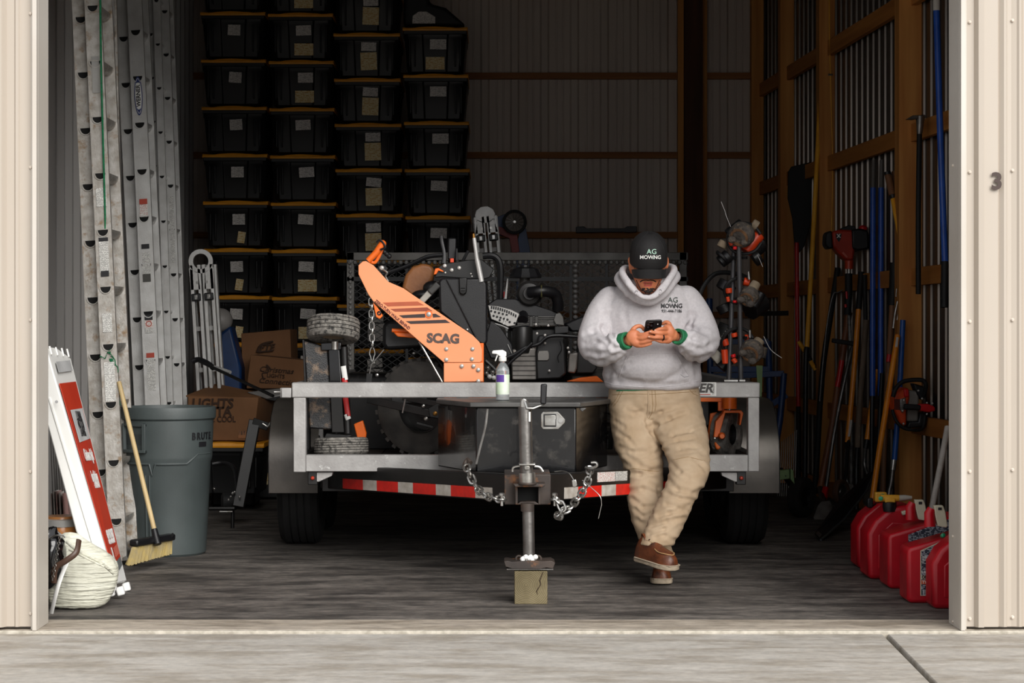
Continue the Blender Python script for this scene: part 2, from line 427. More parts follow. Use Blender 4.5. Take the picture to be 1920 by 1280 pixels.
# ---- front wall either side of the doorway
def facade(name, prof, z0, z1, m):
    """prof: list of (x, offset towards camera) at the door plane"""
    mb = MB(); F_ = []; B_ = []
    for z in (z0, z1):
        F_.append([mb.bm.verts.new((x, 8.0 - d_, z)) for x, d_ in prof]); B_.append([mb.bm.verts.new((x, 8.03, z)) for x, d_ in prof])
    for i in range(len(prof) - 1):
        mb.bm.faces.new((F_[0][i], F_[0][i+1], F_[1][i+1], F_[1][i]))
        mb.bm.faces.new((B_[0][i+1], B_[0][i], B_[1][i], B_[1][i+1]))
        for k in (0, 1): mb.bm.faces.new((F_[k][i], B_[k][i], B_[k][i+1], F_[k][i+1]))
    return struct(mb.build(name, m, smooth=False))
fx = lambda px: (px - 929) * 8.0 / F
def prof_px(l): return [(fx(p), d_) for p, d_ in l]
right = [(1806, .0), (1812, .0), (1826, .0), (1832, .026), (1842, .028), (1843, .010), (1870, .008), (1873, .0), (1881, .012), (1886, .012), (1888, .003), (1896, .0), (1906, .003), (1910, .010), (1914, .010), (1918, .0), (1934, .0), (1940, .026), (1951, .026), (1957, 0)]
x = 1990
while x < 3100:
    right += [(x, 0), (x + 3, .008), (x + 8, .008), (x + 11, 0), (x + 40, 0), (x + 43, .008), (x + 48, .008), (x + 51, 0), (x + 80, 0), (x + 87, .026), (x + 98, .026), (x + 105, 0)]; x += 106
M_tanR = M_tan
fr = facade('wall_front_right', prof_px(right), .012, 4.8, M_tan)
left = [(62, 0), (38, 0), (35, .008), (30, .008), (27, 0), (13, 0), (6, .026), (-4, .026), (-11, 0)]
x = -40
while x > -1300:
    left += [(x, 0), (x - 3, .008), (x - 8, .008), (x - 11, 0), (x - 45, 0), (x - 52, .026), (x - 62, .026), (x - 69, 0)]; x -= 106
fl = facade('wall_front_left', list(reversed(prof_px(left))), .012, 4.8, M_tan)
struct(MB().box((-1.95, 7.98, 3.72), (1.95, 8.2, 4.8)).build('wall_front_header', M_tan))
# white corner trims wrapping the jambs
def jamb(name, xs, s_):
    mb = MB()
    mb.box((min(xs, xs + s_*.018), 7.965, 0), (max(xs, xs + s_*.018), 7.995, 3.74))
    mb.box((min(xs, xs + s_*.03), 7.995, 0), (max(xs, xs + s_*.03), 8.18, 3.74))
    return struct(mb.build(name, M_white_metal, bevel=.002))
jr = jamb('trim_1', fx(1798), 1)
jl = jamb('trim_2', fx(72), -1)
struct(MB().box((fx(67), 7.97, 3.68), (fx(1798), 8.22, 3.74)).build('trim_3', M_white_metal, bevel=.002))
struct(MB().box((fx(67)-1.2, 8.05, 0), (fx(67)-.02, 8.2, 4.5)).build('wall_front_left_lining', M_backsheet))
struct(MB().box((fx(1798)+.02, 8.05, 0), (fx(1798)+1.6, 8.2, 4.5)).build('wall_front_right_lining', M_backsheet))
M_screw = mat('painted_screw', '#d9cdbf', .4)
def screw(px, py, par, d_=.0):
    c = P(px, py, 8.0 - d_); c.y = 8.0 - d_
    MB().lathe([(.0085, 0), (.0085, .002), (.006, .003), (.006, .008), (.004, .010)], c, (0, -1, 0), 10).build('screw', M_screw, par)
for py in (42, 323, 603, 884, 1160): screw(1818, py, fr); screw(1898, py - 3, fr); 
for py in (26, 314, 600, 884, 1150): screw(58, py, fl); screw(-30, py, fl)
for py in (1005, 1165, 310): 
    c = P(1799, py, 8.1); MB().lathe([(.006, 0), (.005, .006)], Vector((fx(1798), 8.1, c.z)), (-1, 0, 0), 8).build('screw', M_screw, jr)
text('3', .095, P(1869, 341, 7.98) , (1, 0, 0), (0, 0, 1), mat('number_paint', '#45352f', .6), fr, 'number_sign', .03, 1.0, .003)
# ================================================================ STORAGE BINS
M_bin = mat('black_bin_plastic', '#0c0c0d', 0.5, 0, '#080809', 6, .5)
def bin_proto(Wt, H, Dp=.72, yellow=True):
    """bin with its front at y=0, standing on z=0, centred on x=0"""
    r = thing('storage_bin', 'x', 'storage bin', (0, 0, 0))
    mb = MB(); rings = []
    for z, k in ((0.01, .86), (.03, .87), (H * .72, .95), (H * .74, .975), (H - .045, .985)):
        w2 = Wt / 2 * k; y0 = .015 + (1 - k) * .22; y1 = Dp - .015 - (1 - k) * .22; c = .035
        rings.append([(-w2 + c, y0, z), (-w2*.42, y0, z), (-w2*.38, y0 + .012, z), (w2*.38, y0 + .012, z), (w2*.42, y0, z), (w2 - c, y0, z), (w2, y0 + c, z), (w2, y1 - c, z), (w2 - c, y1, z), (-w2 + c, y1, z), (-w2, y1 - c, z), (-w2, y0 + c, z)])
    mb.loft(rings)
    for sx in (-.62, -.78, .62, .78): mb.box((Wt/2*sx - .006, .012, .05), (Wt/2*sx + .006, .05, H * .7))
    mb.box((-Wt/2 * .97, .004, H - .07), (Wt/2 * .97, Dp - .004, H - .04))
    mb.build('body', M_bin, r, bevel=.004, local=True)
    mb = MB(); n = 16; rings = []
    prof = lambda t: .0035 * math.sin(t * 9.4) * (1 if yellow else 0)
    pts = [(-Wt/2 + Wt * i / n) for i in range(n + 1)]
    top = [(x_, 0.0 + .003 * math.sin(x_ * 40), H - .012 + prof(x_ * 2 + .2) ) for x_ in pts]; 
    bot = [(x_, 0.0, H - .043) for x_ in pts]
    v = []
    for i in range(n + 1):
        x_ = pts[i]; zt = top[i][2] + (0 if 3 < i < n - 3 else -.004)
        v.append([(x_, 0, H - .043), (x_, -.004, H - .03), (x_, 0.004, zt), (x_, .03, zt + .004), (x_, Dp - .03, zt + .004), (x_, Dp, zt), (x_, Dp, H - .043)])
    mb.loft(v)
    mb.build('lid', M_yellow, r, bevel=.002, local=True)
    return r
def sticker(par, c, w_, h_, m, tilt=0.0, name='label_sticker'):
    R = Matrix.Translation(Vector(c)) @ Matrix.Rotation(tilt, 4, 'Y')
    mb = MB(); 
    mb.loft([[R @ Vector((-w_/2 + w_*i/4, (-.002 if i in (0, 4) else 0) + dy, -h_/2 if k < 1 else h_/2)) for k, dy in ((0, 0), (1, 0), (1, .002), (0, .002))] for i in range(5)])
    return mb.build(name, m, par, local=True, smooth=False)
colspec = [  # x0, pitch z, front depth, number, base z
    (375, .3766, 15.70, 12, 0.0, 122), (502, .3745, 15.64, 12, 0.0, 122), (624, .360, 15.72, 12, 0.0, 125), (754, .3755, 15.70, 9, .265, 122)]
ords = ['lowest', 'second', 'third', 'fourth', 'fifth', 'sixth', 'seventh', 'eighth', 'ninth', 'tenth', 'eleventh', 'twelfth']
colname = ['the leftmost bin stack', 'the second bin stack from the left', 'the third bin stack from the left', 'the rightmost bin stack']
protos = {}
for ci, (x0, pz, Yf, n, z0, wpx) in enumerate(colspec):
    Wm = wpx * Yf / F
    proto = None
    for k in range(n):
        z = z0 + k * pz
        pyc = 622 - (z - EYE + pz) * F / Yf
        xc = (x0 + wpx / 2 + max(0, min(8, pyc * 6 / 400)) - 929) * Yf / F
        if proto is None:
            o = proto = bin_proto(Wm, pz)
        else: o = copy_tree(proto)
        o.location = (xc, Yf, z); 
        lab = 'yellow-lidded bin, %s from the floor in %s' % (ords[k], colname[ci])
        if k == n - 1 and ci == 3: lab = 'yellow-lidded bin topmost of the rightmost bin stack'
        o['label'] = lab; o['group'] = 'black and yellow storage bins stacked at the back wall'
        o.name = 'storage_bin'
    protos[ci] = proto
bins = [o for o in S.objects if o.name.startswith('storage_bin')]
random.seed(3)
for o in bins:
    ci = min(range(4), key=lambda i: abs(o.location.x - (colspec[i][0] + 62 - 929) * 15.7 / F))
    H = colspec[ci][1]; z = o.location.z
    jx = random.uniform(-.015, .015)
    off = [-.0, .02, .03, .02][ci]
    if ci == 0:
        sticker(o, (jx + .01, .006, H*.58), .1, .085, M_hand, random.uniform(-.08, .08))
        if z < 1.95: sticker(o, (.03 + jx, .012, H*.2), .06, .09, M_ylabel, .15)
    elif ci == 1:
        sticker(o, (jx + off, .006, H*.6), .12, .08, M_hand, random.uniform(-.08, .08))
        if int(z / H + .5) not in (7, 6, 5): sticker(o, (.02 + off*.3, .012, H*.2), .15, .095, M_ylabel)
    elif ci == 2:
        sticker(o, (jx + off, .006, H*.66), .12, .07, M_hand, random.uniform(-.1, .1))
        sticker(o, (jx + off, .01, H*.34), .13, .14, M_ylabel if z > 1.6 else M_hand, random.uniform(-.04, .04))
    else:
        sticker(o, (jx + off, .006, H*.6), .13, .08, M_hand, random.uniform(-.05, .05))
        if z > 3.2: sticker(o, (.0, .012, H*.2), .15, .1, M_ylabel)
# low tote under the rightmost stack
t = thing('storage_tote', 'low black tote under the rightmost bin stack', 'storage bin', (0, 0, 0))
o0 = protos[3].location
MB().box((o0.x - .27, 15.72, .0), (o0.x + .27, 16.4, .255)).build('body', M_bin, t, bevel=.02)
MB().box((o0.x - .28, 15.71, .24), (o0.x + .28, 16.41, .264)).build('lid', M_bin, t, bevel=.008)
# collapsed black bag on top of the rightmost stack
zb = .265 + 9 * .3755
t = thing('tool_bag', 'black slumped bag with a white label on top of the rightmost bin stack', 'bag', (-.5, 15.9, zb))
pl = [(756, 47), (758, -40), (795, -46), (806, 6), (836, 14), (874, 47)]
MB().prism([P(x_, y_, 15.78) for x_, y_ in pl], (0, .5, 0)).build('body', M_grip, t, bevel=.03, seg=3)
MB().prism([P(x_, y_, 15.775) for x_, y_ in [(773, 44), (774, 30), (785, 22), (800, 22), (816, 32), (816, 44)]], (0, -.004, 0)).build('label_sticker', M_hand, t)

# ================================================================ LADDERS (seen along the left wall)
def drung(c, axis, wpx, hpx, up):
    """D shaped rung end ring + dark hollow core; returns profile points around c"""
    pts = []
    for i in range(13):
        a_ = PI + PI * i / 12
        pts.append((math.cos(a_) * wpx / 2, math.sin(a_) * hpx))
    return pts
def rail(mb, a, b, wdt, dep, side):
    """C-channel ladder rail from a to b: web wdt wide faces the camera, flanges run back"""
    a = Vector(a); b = Vector(b); d_ = (b - a).normalized(); s_ = Vector(side); s_ = (s_ - d_ * s_.dot(d_)).normalized(); n_ = d_.cross(s_).normalized()
    if n_.y > 0: n_ = -n_
    t_ = .003
    def bxx(u0, u1, v0, v1):
        pts = []
        for e_ in (a, b):
            for u, v in ((u0, v0), (u1, v0), (u1, v1), (u0, v1)): pts.append(e_ + s_*u - n_*v)
        mb.poly(pts, [(3,2,1,0),(4,5,6,7),(0,1,5,4),(1,2,6,5),(2,3,7,6),(3,0,4,7)])
    bxx(-wdt/2, wdt/2, 0, t_)
    bxx(-wdt/2, -wdt/2 + t_, t_, dep); bxx(wdt/2 - t_, wdt/2, t_, dep)
    bxx(-wdt/2 - .001, -wdt/2 + .008, -.0015, t_); bxx(wdt/2 - .008, wdt/2 + .001, -.0015, t_)
    return d_, s_, n_
M_hollow = mat('dark_hollow', '#060606', .9)
def ladder_section(root, tp, bt, Yt, Yb, wpx, first, step, metal, dark=False, back=.32, mrung=None, sgn=1):
    """one pair of rails; near rail's web runs from pixel bt to tp; rungs run back along +Y"""
    a = P(bt[0], bt[1], Yb); b = P(tp[0], tp[1], Yt)
    wdt = wpx * (Yb + Yt) / 2 / F
    d_ = (b - a).normalized()
    mb = MB(); d_, s_, n_ = rail(mb, a, b, wdt, .03, (1, 0, 0)); mb.build('rail', metal, root)
    bk = Vector((.0, back, 0))
    mb = MB(); rail(mb, a + bk, b + bk, wdt, .03, (1, 0, 0)); mb.build('rail', metal, root)
    L_ = (b - a).length; q = first
    while q < L_ - .05:
        c = a + d_ * q
        w2 = wdt * .42; h2 = wdt * .5
        outer = []; inner = []
        for i in range(11):
            an = PI + PI * i / 10
            outer.append(s_ * math.cos(an) * w2 + d_ * math.sin(an) * h2)
        outer = [p_ + d_ * h2 * .45 for p_ in outer]
        inner = [p_ * .78 for p_ in outer]
        m2 = MB(); 
        ro = [c + p_ + n_ * .006 for p_ in outer]; ri = [c + p_ + n_ * .006 for p_ in inner]
        ro2 = [c + p_ - n_ * .002 for p_ in outer]; ri2 = [c + p_ + n_ * .0005 for p_ in inner]
        m2.loft([ro2, ro, ri, ri2], cap=False)
        rg = m2.build('rung', metal, root, smooth=False)
        m3 = MB(); m3.prism(ri2, -n_ * (-.0008)); m3.build('rung_end', M_hollow, rg, smooth=False)
        m4 = MB(); m4.loft([[c + p_ - n_ * .003 for p_ in outer], [c + p_ + bk + n_ * .0 for p_ in outer]]); m4.build('rung_tube', metal, rg, smooth=False)
        q += step
    return a, b, d_, s_, n_, wdt
def decal(root, base, d_, s_, n_, q, off, w_, h_, m, name='label_sticker', lift=.0035):
    c = base + d_ * q + s_ * off + n_ * lift
    pts = [c - s_*w_/2 - d_*h_/2, c + s_*w_/2 - d_*h_/2, c + s_*w_/2 + d_*h_/2, c - s_*w_/2 + d_*h_/2]
    return MB().prism(pts, n_ * .001).build(name, m, root, smooth=False)
def qpx(a, b, py, Y=None):
    """distance along the rail a-b at which it projects to image row py"""
    lo, hi = 0.0, 1.0
    for _ in range(40):
        m_ = (lo + hi) / 2; p_ = a.lerp(b, m_); y_ = 622 + F * (EYE - p_.z) / p_.y
        if y_ > py: lo = m_
        else: hi = m_
    return (b - a).length * lo
# leftmost, weathered extension ladder
L1 = thing('extension_ladder', 'weathered aluminium extension ladder with a green rope, nearest the door on the left', 'ladder', P(215, 1055, 10.3))
st = .305
A = ladder_section(L1, (136, -330), (196, 1052), 10.75, 10.35, 31, .16, st, M_alumW)          # rear/left section
B = ladder_section(L1, (158, -330), (222, 1052), 10.70, 10.24, 30, .205, st, M_alumW)
C = ladder_section(L1, (191, -330), (221, 1050), 11.2, 10.85, 27, .20, st, M_alumW, back=.1)
mb = MB(); mb.tube([P(205, -330, 11.1), P(231, 1052, 10.84)], .004, 6); mb.build('rail_edge', M_alum, L1)
for py, h_, m_, w_ in ((370, .10, M_print, .055), (478, .19, M_print, .05), (605, .10, M_print, .05), (716, .21, M_print, .055), (140, .20, mat('scuffed_oval', '#a8a7a3', .5, .4), .04)):
    q = qpx(B[0], B[1], py); decal(L1, B[0], *B[2:5], q, 0, w_, h_, m_)
q = qpx(B[0], B[1], 449); decal(L1, B[0], *B[2:5], q, 0, .05, .02, M_ink, lift=.0048)
q = qpx(B[0], B[1], 513); decal(L1, B[0], *B[2:5], q, 0, .043, .03, M_ink, lift=.0048)
for dx in (0,): MB().box(P(205, 1057, 10.3) , P(238, 1040, 10.7)).build('foot', M_alumW, L1, bevel=.005)
# green rope hanging down the ladder with its frayed knot
M_rope = mat('green_rope', '#0f7a4c', .8, 0, '#0a5a38', 60, .5, bump=.8, bscale=200)
rt = thing('rope', 'green rope tied down the weathered ladder with a frayed knot', 'rope', P(200, 650, 10.6))
mb = MB()
mb.tube([P(187, -60, 10.55), P(190, 150, 10.5), P(197, 400, 10.45), P(200, 640, 10.42)], .0055, 8)
mb.build('rope', M_rope, rt)
mb = MB()
for k in range(26):
    c0 = P(205 + random.uniform(-7, 9), 655 + random.uniform(-8, 22), 10.38 + random.uniform(-.03, .03))
    pts = [c0]
    for j in range(5): pts.append(pts[-1] + Vector((random.uniform(-.012, .014), random.uniform(-.01, .01), random.uniform(-.022, .010))))
    mb.tube(smooth_path(pts, 3), .0022, 5)
for offs, y1 in ((0, 760), (6, 768), (-5, 765), (9, 755), (3, 735)):
    pts = [P(207 + offs * .3, 672, 10.36)]
    for j, yy in enumerate((690, 710, 728, 745, y1)):
        pts.append(P(208 + offs + (j * 4.2) + 3 * math.sin(j * 2.3 + offs), yy, 10.36 + .01 * math.sin(j + offs)))
    mb.tube(smooth_path(pts, 4), .0026, 5)
mb.build('knot', M_rope, rt)
# second ladder (bright) with the oval badge, third one right behind it
L2 = thing('extension_ladder', 'bright aluminium extension ladder with a blue oval badge', 'ladder', P(285, 900, 12.3))
A2 = ladder_section(L2, (214, -300), (272, 905), 12.9, 12.4, 25, .12, st, M_alum, back=.25)
B2 = ladder_section(L2, (238, -300), (293, 905), 12.85, 12.3, 27, .15, st, M_alum, back=.25)
L3 = thing('extension_ladder', 'aluminium ladder standing just behind the badge ladder', 'ladder', P(330, 900, 13.2))
A3 = ladder_section(L3, (270, -300), (309, 905), 13.6, 13.0, 15, .30, st, M_alum, back=.2)
B3 = ladder_section(L3, (284, -300), (322, 905), 13.55, 12.95, 13, .22, st, M_alum, back=.2)
C3 = ladder_section(L3, (298, -300), (339, 905), 13.7, 13.1, 16, .18, st, M_alum, back=.2)
decal(L3, C3[0], *C3[2:5], qpx(C3[0], C3[1], 430), 0, .03, .45, M_print)
# badge
q = qpx(B2[0], B2[1], 180); d_, s_, n_ = B2[2:5]; c = B2[0] + d_ * q + n_ * .004
def oval(c, s_, d_, n_, a_, b_, dep=.001): return MB().prism([c + s_ * math.cos(2*PI*i/28) * a_ + d_ * math.sin(2*PI*i/28) * b_ for i in range(28)], n_ * dep)
bd = oval(c, s_, d_, n_, .026, .128).build('badge', mat('badge_blue', '#23356f', .4), L2, smooth=False)
oval(c + n_*.001, s_, d_, n_, .021, .118).build('badge_face', mat('badge_silver', '#c9ccd2', .4), bd, smooth=False)
o_ = oval(c + n_*.0018, s_, d_, n_, .0195, .092).build('badge_panel', M_whitep, bd, smooth=False)
for sg in (-1, 1):
    MB().prism([c + n_*.0018 + d_*sg*.085 + s_*.014, c + n_*.0018 + d_*sg*.085 - s_*.014, c + n_*.0018 + d_*sg*.115], n_*.001).build('badge_tip', mat('badge_blue', '#23356f', .4), bd, smooth=False)
text('WERNER', .036, c + n_ * .0032, d_, -s_, M_ink, bd, 'lettering', .03, .98, .001)
for py, hh, mm in ((378, .035, mat('warning_red', '#b8402a', .5)), (395, .08, M_printred), (462, .03, M_ink), (495, .15, M_print), (521, .05, mat('dark_label', '#4a4944', .6)), (595, .035, M_ink), (606, .06, M_printred), (620, .03, M_print), (666, .03, mat('warning_red', '#b8402a', .5)), (702, .20, M_print)):
    decal(L2, B2[0], d_, s_, n_, qpx(B2[0], B2[1], py), 0, .05, hh, mm, lift=.0035 if hh > .05 else .0046)
# red arrow emblem on the bright ladder
cc = B2[0] + d_ * qpx(B2[0], B2[1], 607) + n_ * .006
MB().ring([(.014, 0), (.019, 0), (.019, .001), (.014, .001)], cc, n_, 20).build('warning_emblem', mat('warning_red', '#b8402a', .5), L2, smooth=False)

# ---- folded multi-position ladders
def multi_ladder(label, top, bot, Yd, wpx, hingepx):
    r = thing('folding_ladder', label, 'ladder', P(bot[0], bot[1], Yd))
    tx, ty = top; bx_, by = bot
    k = Yd / F
    up = (P(tx, ty, Yd) - P(bx_, by, Yd)); Lh = up.length; up.normalize(); rt_ = Vector((1, 0, 0)); rt_ = (rt_ - up * rt_.dot(up)).normalized()
    W_ = wpx * k
    base = P(bx_, by, Yd)
    def pt(u, v, dy=0): return base + rt_ * u + up * v + Vector((0, dy, 0))
    for u in (-.5, -.12, .12, .5):
        mb = MB(); mb.beam(pt(u * W_ - u*.012, 0), pt(u * W_*.92 - u*.012, Lh * .93), .022, .06, up=(0, 1, 0)); mb.build('rail', M_alum, r, bevel=.002)
        mb = MB(); mb.beam(pt(u * W_ - u*.012, 0, .13), pt(u * W_*.92, Lh * .93, .13), .022, .06, up=(0, 1, 0)); mb.build('rail', M_alum, r)
    n = int(Lh * .85 / .28)
    for i in range(n):
        v = .12 + i * .28
        for sgn in (-1, 1):
            mb = MB(); mb.beam(pt(sgn * .31 * W_, v, -.0), pt(sgn * .31 * W_, v, .13), .03, W_ * .3, up=rt_); mb.build('rung', M_galvtube, r)
    # hinge plates: ring with hole, two arms
    c = pt(0, Lh - hingepx * k, -.03)
    R_ = hingepx * k
    if hingepx > 20:
        mb = MB(); mb.ring([(R_ * .62, 0), (R_, 0), (R_, .012), (R_ * .62, .012)], c, (0, 1, 0), 28)
        mb.build('hinge_ring', M_alum, r, bevel=.002)
    else:
        MB().prism([c + rt_*R_*1.3*math.cos(a_) + up*R_*1.1*math.sin(a_) for a_ in [2*PI*i/10 for i in range(10)]], (0, .02, 0)).build('hinge_ring', M_alum, r, bevel=.003)
    for sgn in (-1, 1):
        pts = [c + rt_*sgn*R_*.25 - up*R_*.9, c + rt_*sgn*R_*1.0 - up*R_*.5, c + rt_*sgn*W_*.5 - up*R_*2.3, c + rt_*sgn*W_*.08 - up*R_*2.3]
        MB().prism(pts, (0, .012, 0)).build('hinge_plate', M_alum, r, bevel=.002)
        MB().cyl(c + rt_*sgn*W_*.2 - up*R_*1.7 - Vector((0, .004, 0)), c + rt_*sgn*W_*.2 - up*R_*1.7 + Vector((0, .01, 0)), .01, n=10).build('rivet', M_zinc, r)
        q0 = c + rt_*sgn*W_*.27 - up*(R_*2.9)
        MB().beam(q0 - rt_*W_*.19, q0 + rt_*W_*.19, .05, .05, up=up).build('lock_bracket', M_blk, r, bevel=.006)
        MB().beam(q0 - rt_*W_*.07 - Vector((0, .028, 0)), q0 + rt_*W_*.07 - Vector((0, .028, 0)), .008, .035, up=up).build('lock_pin', M_zinc, r, bevel=.003)
    return r
multi_ladder('folded multi-position ladder with a round hinge, standing behind the trash can', (376, 467), (402, 730 + 150), 13.4, 44, 23)
multi_ladder('top of a folded multi-position ladder standing behind the mesh gate', (908, 388), (932, 640), 14.6, 44, 15)
for sx in (-1, 1):
    pass

# ================================================================ TRASH CAN
TC = P(312, 1025, 0.0); 
Yt = 10.75
tcan = thing('trash_can', 'large round grey plastic trash can behind the broom', 'trash can', (-1.79, Yt, 0))
M_can = mat('grey_green_plastic', '#495151', .5, 0, '#3e4545', 4, .5, bump=.1, bscale=120)
sc = Yt / F
def canring(z, r, n=56, dent=True):
    out_ = []
    for j in range(n):
        a_ = 2*PI*j/n; rr = r
        out_.append(Vector((math.cos(a_) * rr, math.sin(a_) * rr, z)))
    return out_
Hc = .80
cx = (315 - 929) * Yt / F
tcan.location = (cx, Yt, 0)
rt0, rb0 = .245, .205
mb = MB(); rings = []
for i, (z, r) in enumerate(((0.0, rb0 - .01), (.012, rb0), (.10, .211), (.50, .231), (.52, .238), (.535, .240), (.73, .246), (.74, .258), (.782, .260), (.80, .256), (.80, .243), (.74, .236), (.03, .195))):
    rings.append(canring(z, r))
mb.loft(rings, cap=True); mb.build('body', M_can, tcan, local=True, angle=30)
# raised waist band that dips, recessed handle
def cyl_pt(a_, r, z): return Vector((math.cos(a_) * r, math.sin(a_) * r, z))
mb = MB()
pts = []
for i in range(40):
    a_ = math.radians(-172 + i * 162 / 39); u = i / 39
    z = .545 if u < .28 else (.50 if u < .3 else .50)
    zz = .50 + .05 * (1 if u > .72 else 0) * min(1, (u - .72) / .1 if u > .72 else 0)
    if .42 < u < .46: zz = .44
    pts.append(cyl_pt(a_, .2345 + (zz - .5) * .05, zz))
mb.tube(pts, .006, 6)
for a0 in (-112, -106):
    mb.tube([cyl_pt(math.radians(a0), .2125 + .0, .06), cyl_pt(math.radians(a0), .229, .44)], .005, 6)
mb.build('seam_rib', M_can, tcan, local=True)
mb = MB(); R_ = .241
a0, a1 = math.radians(-150), math.radians(-108)
def patch(z0, z1, a0, a1, r0, r1, th, n=8):
    g = []
    for i in range(n + 1):
        a_ = a0 + (a1 - a0) * i / n
        g.append([cyl_pt(a_, r0, z0), cyl_pt(a_, r0 + th, z0), cyl_pt(a_, r1 + th, z1), cyl_pt(a_, r1, z1)])
    return g
mb.loft(patch(.56, .575, a0, a1, .236, .237, .028)); mb.loft(patch(.70, .715, a0, a1, .236, .238, .022))
mb.loft(patch(.56, .715, a0, a0 + .06, .236, .238, .024)); mb.loft(patch(.56, .715, a1 - .08, a1, .236, .238, .026))
mb.build('handle', M_can, tcan, local=True, bevel=.004)
MB().loft(patch(.60, .66, a0 + .06, a1 - .08, .236, .238, .006)).build('handle_recess', mat('grey_dark_plastic', '#3c4243', .6), tcan, local=True)
# curved lettering, letters placed one by one
for i, ch in enumerate('BRUTE'):
    a_ = math.radians(-47 + i * 7.6)
    nrm = Vector((math.cos(a_), math.sin(a_), 0)); c = Vector((cx, Yt, 0)) + cyl_pt(a_, .2455, .645)
    text(ch, .052, c + nrm * .002, (-math.sin(a_), math.cos(a_), 0), (0, 0, 1), M_ink, tcan, 'lettering', .03, .8, .002)
a_ = math.radians(-30); nrm = Vector((math.cos(a_), math.sin(a_), 0))
MB().loft(patch(.588, .615, math.radians(-38), math.radians(-24), .2405, .2415, .003, 3)).build('emblem', M_ink, tcan, local=True)

# ================================================================ BROOM
br = thing('push_broom', 'wooden-handled broom with black head leaning on the trash can', 'broom', P(270, 1050, 10.0))
hb = P(289, 992, 10.05); ht = P(223, 716, 10.35)
mb = MB(); mb.tube([hb, ht], .0125, 12); mb.build('handle', mat('pale_broom_wood', '#c9b283', .5, 0, '#a68f63', 10, .5, stretch=(1, 1, .1)), br)
MB().tube([hb + (ht - hb) * .0, hb + (hb - ht) * .10], [.016, .02], 10).build('socket', M_blk, br)
MB().beam(P(250, 1018, 9.85), P(322, 1006, 10.25), .05, .035).build('head', M_blk, br, bevel=.01)
mb = MB(); random.seed(5)
for i in range(26):
    for j in range(5):
        u = i / 25; c = P(250, 1026, 9.85).lerp(P(320, 1013, 10.25), u) + Vector((0, (j - 2) * .011, 0))
        mb.tube([c, c + Vector((-.02 + u*.01 + random.uniform(-.01, .01), -.03 + random.uniform(-.01, .01), -.085 + u * .015))], [.006, .008], 5)
mb.build('bristles', mat('straw_bristle', '#b09a5c', .8, 0, '#94886a', 20, .6), br, kind='stuff')
MB().tube([P(306, 1012, 10.2), P(318, 1010, 10.2), P(325, 1000, 10.2)], .008, 6).build('hook', M_blk, br)
dp = MB().prism([P(228, 1052, 10.2), P(226, 1025, 10.4), P(245, 1015, 10.5), P(262, 1030, 10.3), P(255, 1050, 10.1)], (0, .12, .01)).build('dustpan', M_blkgloss, None, bevel=.01, seg=3)
dp.location = (0, 0, 0); tag(dp, 'crumpled glossy black dustpan on the floor left of the broom head', 'dustpan')
bpk = P(240, 1050, 10.2)

# ================================================================ A-FRAME SIGN
sg = thing('sidewalk_sign', 'white plastic sidewalk sign with a red panel leaning by the left jamb', 'sign', P(225, 1090, 9.5))
def quadbar(mb, A_, B_, wdt, dy, th=.03):
    mb.prism([A_, A_ + Vector((wdt, 0, 0)), B_ + Vector((wdt, 0, 0)), B_], (0, dy, 0))
# the sign face: narrow in view because it is turned; corners by eye (front edge nearer, left)
def SP(u, v, out_=0.0):
    """u across the face 0..1 (left edge far -> right edge near), v height 0..1"""
    tl = P(84, 648, 8.75); tr = P(129, 655, 9.25); bl = P(217, 1104, 8.75); brr = P(238, 1090, 9.25)
    p_ = (tl.lerp(tr, u)).lerp(bl.lerp(brr, u), 1 - v)
    return p_
tl, tr, bl, brr = SP(0, 1), SP(1, 1), SP(0, 0), SP(1, 0)
eu = (brr - bl).normalized(); ev = (tl - bl).normalized(); en = eu.cross(ev).normalized()
if en.x < 0: en = -en
mb = MB()
sd = Vector((0, .0, 0)) - en * .04
mb.prism([SP(0, .02), SP(1, .0), SP(1, .965), SP(.5, 1.0), SP(.2, 1.0), SP(0, .985)], sd); mb.build('panel', M_white, sg, bevel=.008)
mb = MB(); side = Vector((-.17, .02, 0))
# broad white flank seen left of the red face
mb.prism([P(82, 648, 8.73), P(90, 662, 8.73), P(218, 1102, 8.73), P(211, 1116, 8.73), P(198, 1116, 8.73), P(142, 996, 8.73), P(92, 808, 8.73), P(60, 700, 8.73)], (0, .03, 0))
mb.build('side_frame', M_white, sg, bevel=.006)
mb = MB(); mb.beam(P(92, 745, 8.728), P(196, 1090, 8.728), .01, .006, up=(0, 1, 0)); mb.build('side_rib', M_white, sg, bevel=.002)
rp0 = [SP(.12, .055) + en*.002, SP(.9, .09) + en*.002, SP(.9, .86) + en*.002, SP(.12, .845) + en*.002]
MB().prism(rp0, en * .003).build('poster', M_redp, sg, smooth=False)
def SPn(u, v): return SP(u, v) + en * .007
def onface(pts, m, nm): return MB().prism([SPn(u, v) for u, v in pts], en * .001).build(nm, m, sg, smooth=False)
onface([(.25, .60), (.85, .615), (.85, .745), (.25, .735)], mat('grey_print', '#c9c9c9', .5), 'poster_box')
eus = (SP(1, .5) - SP(0, .5)).normalized()
wface = (SP(1, .5) - SP(0, .5)).length
def sgtext(s_, u, v, size, sq, m=M_whitep, bold=.03): return text(s_, size, SPn(u, v) + en * .003, eus, (SP(.5, 1) - SP(.5, 0)), m, sg, 'lettering', bold, sq, .001)
sgtext('LUNAR', .55, .71, .06, .7, M_ink, .01); sgtext('MOTION', .55, .675, .06, .6, M_ink, .01); sgtext('LAWNS', .55, .64, .055, .7, M_ink, .01)
sgtext('Christmas Light', .52, .545, .075, .5); sgtext('Installation', .52, .455, .07, .55); sgtext('& Removal', .54, .425, .06, .55)
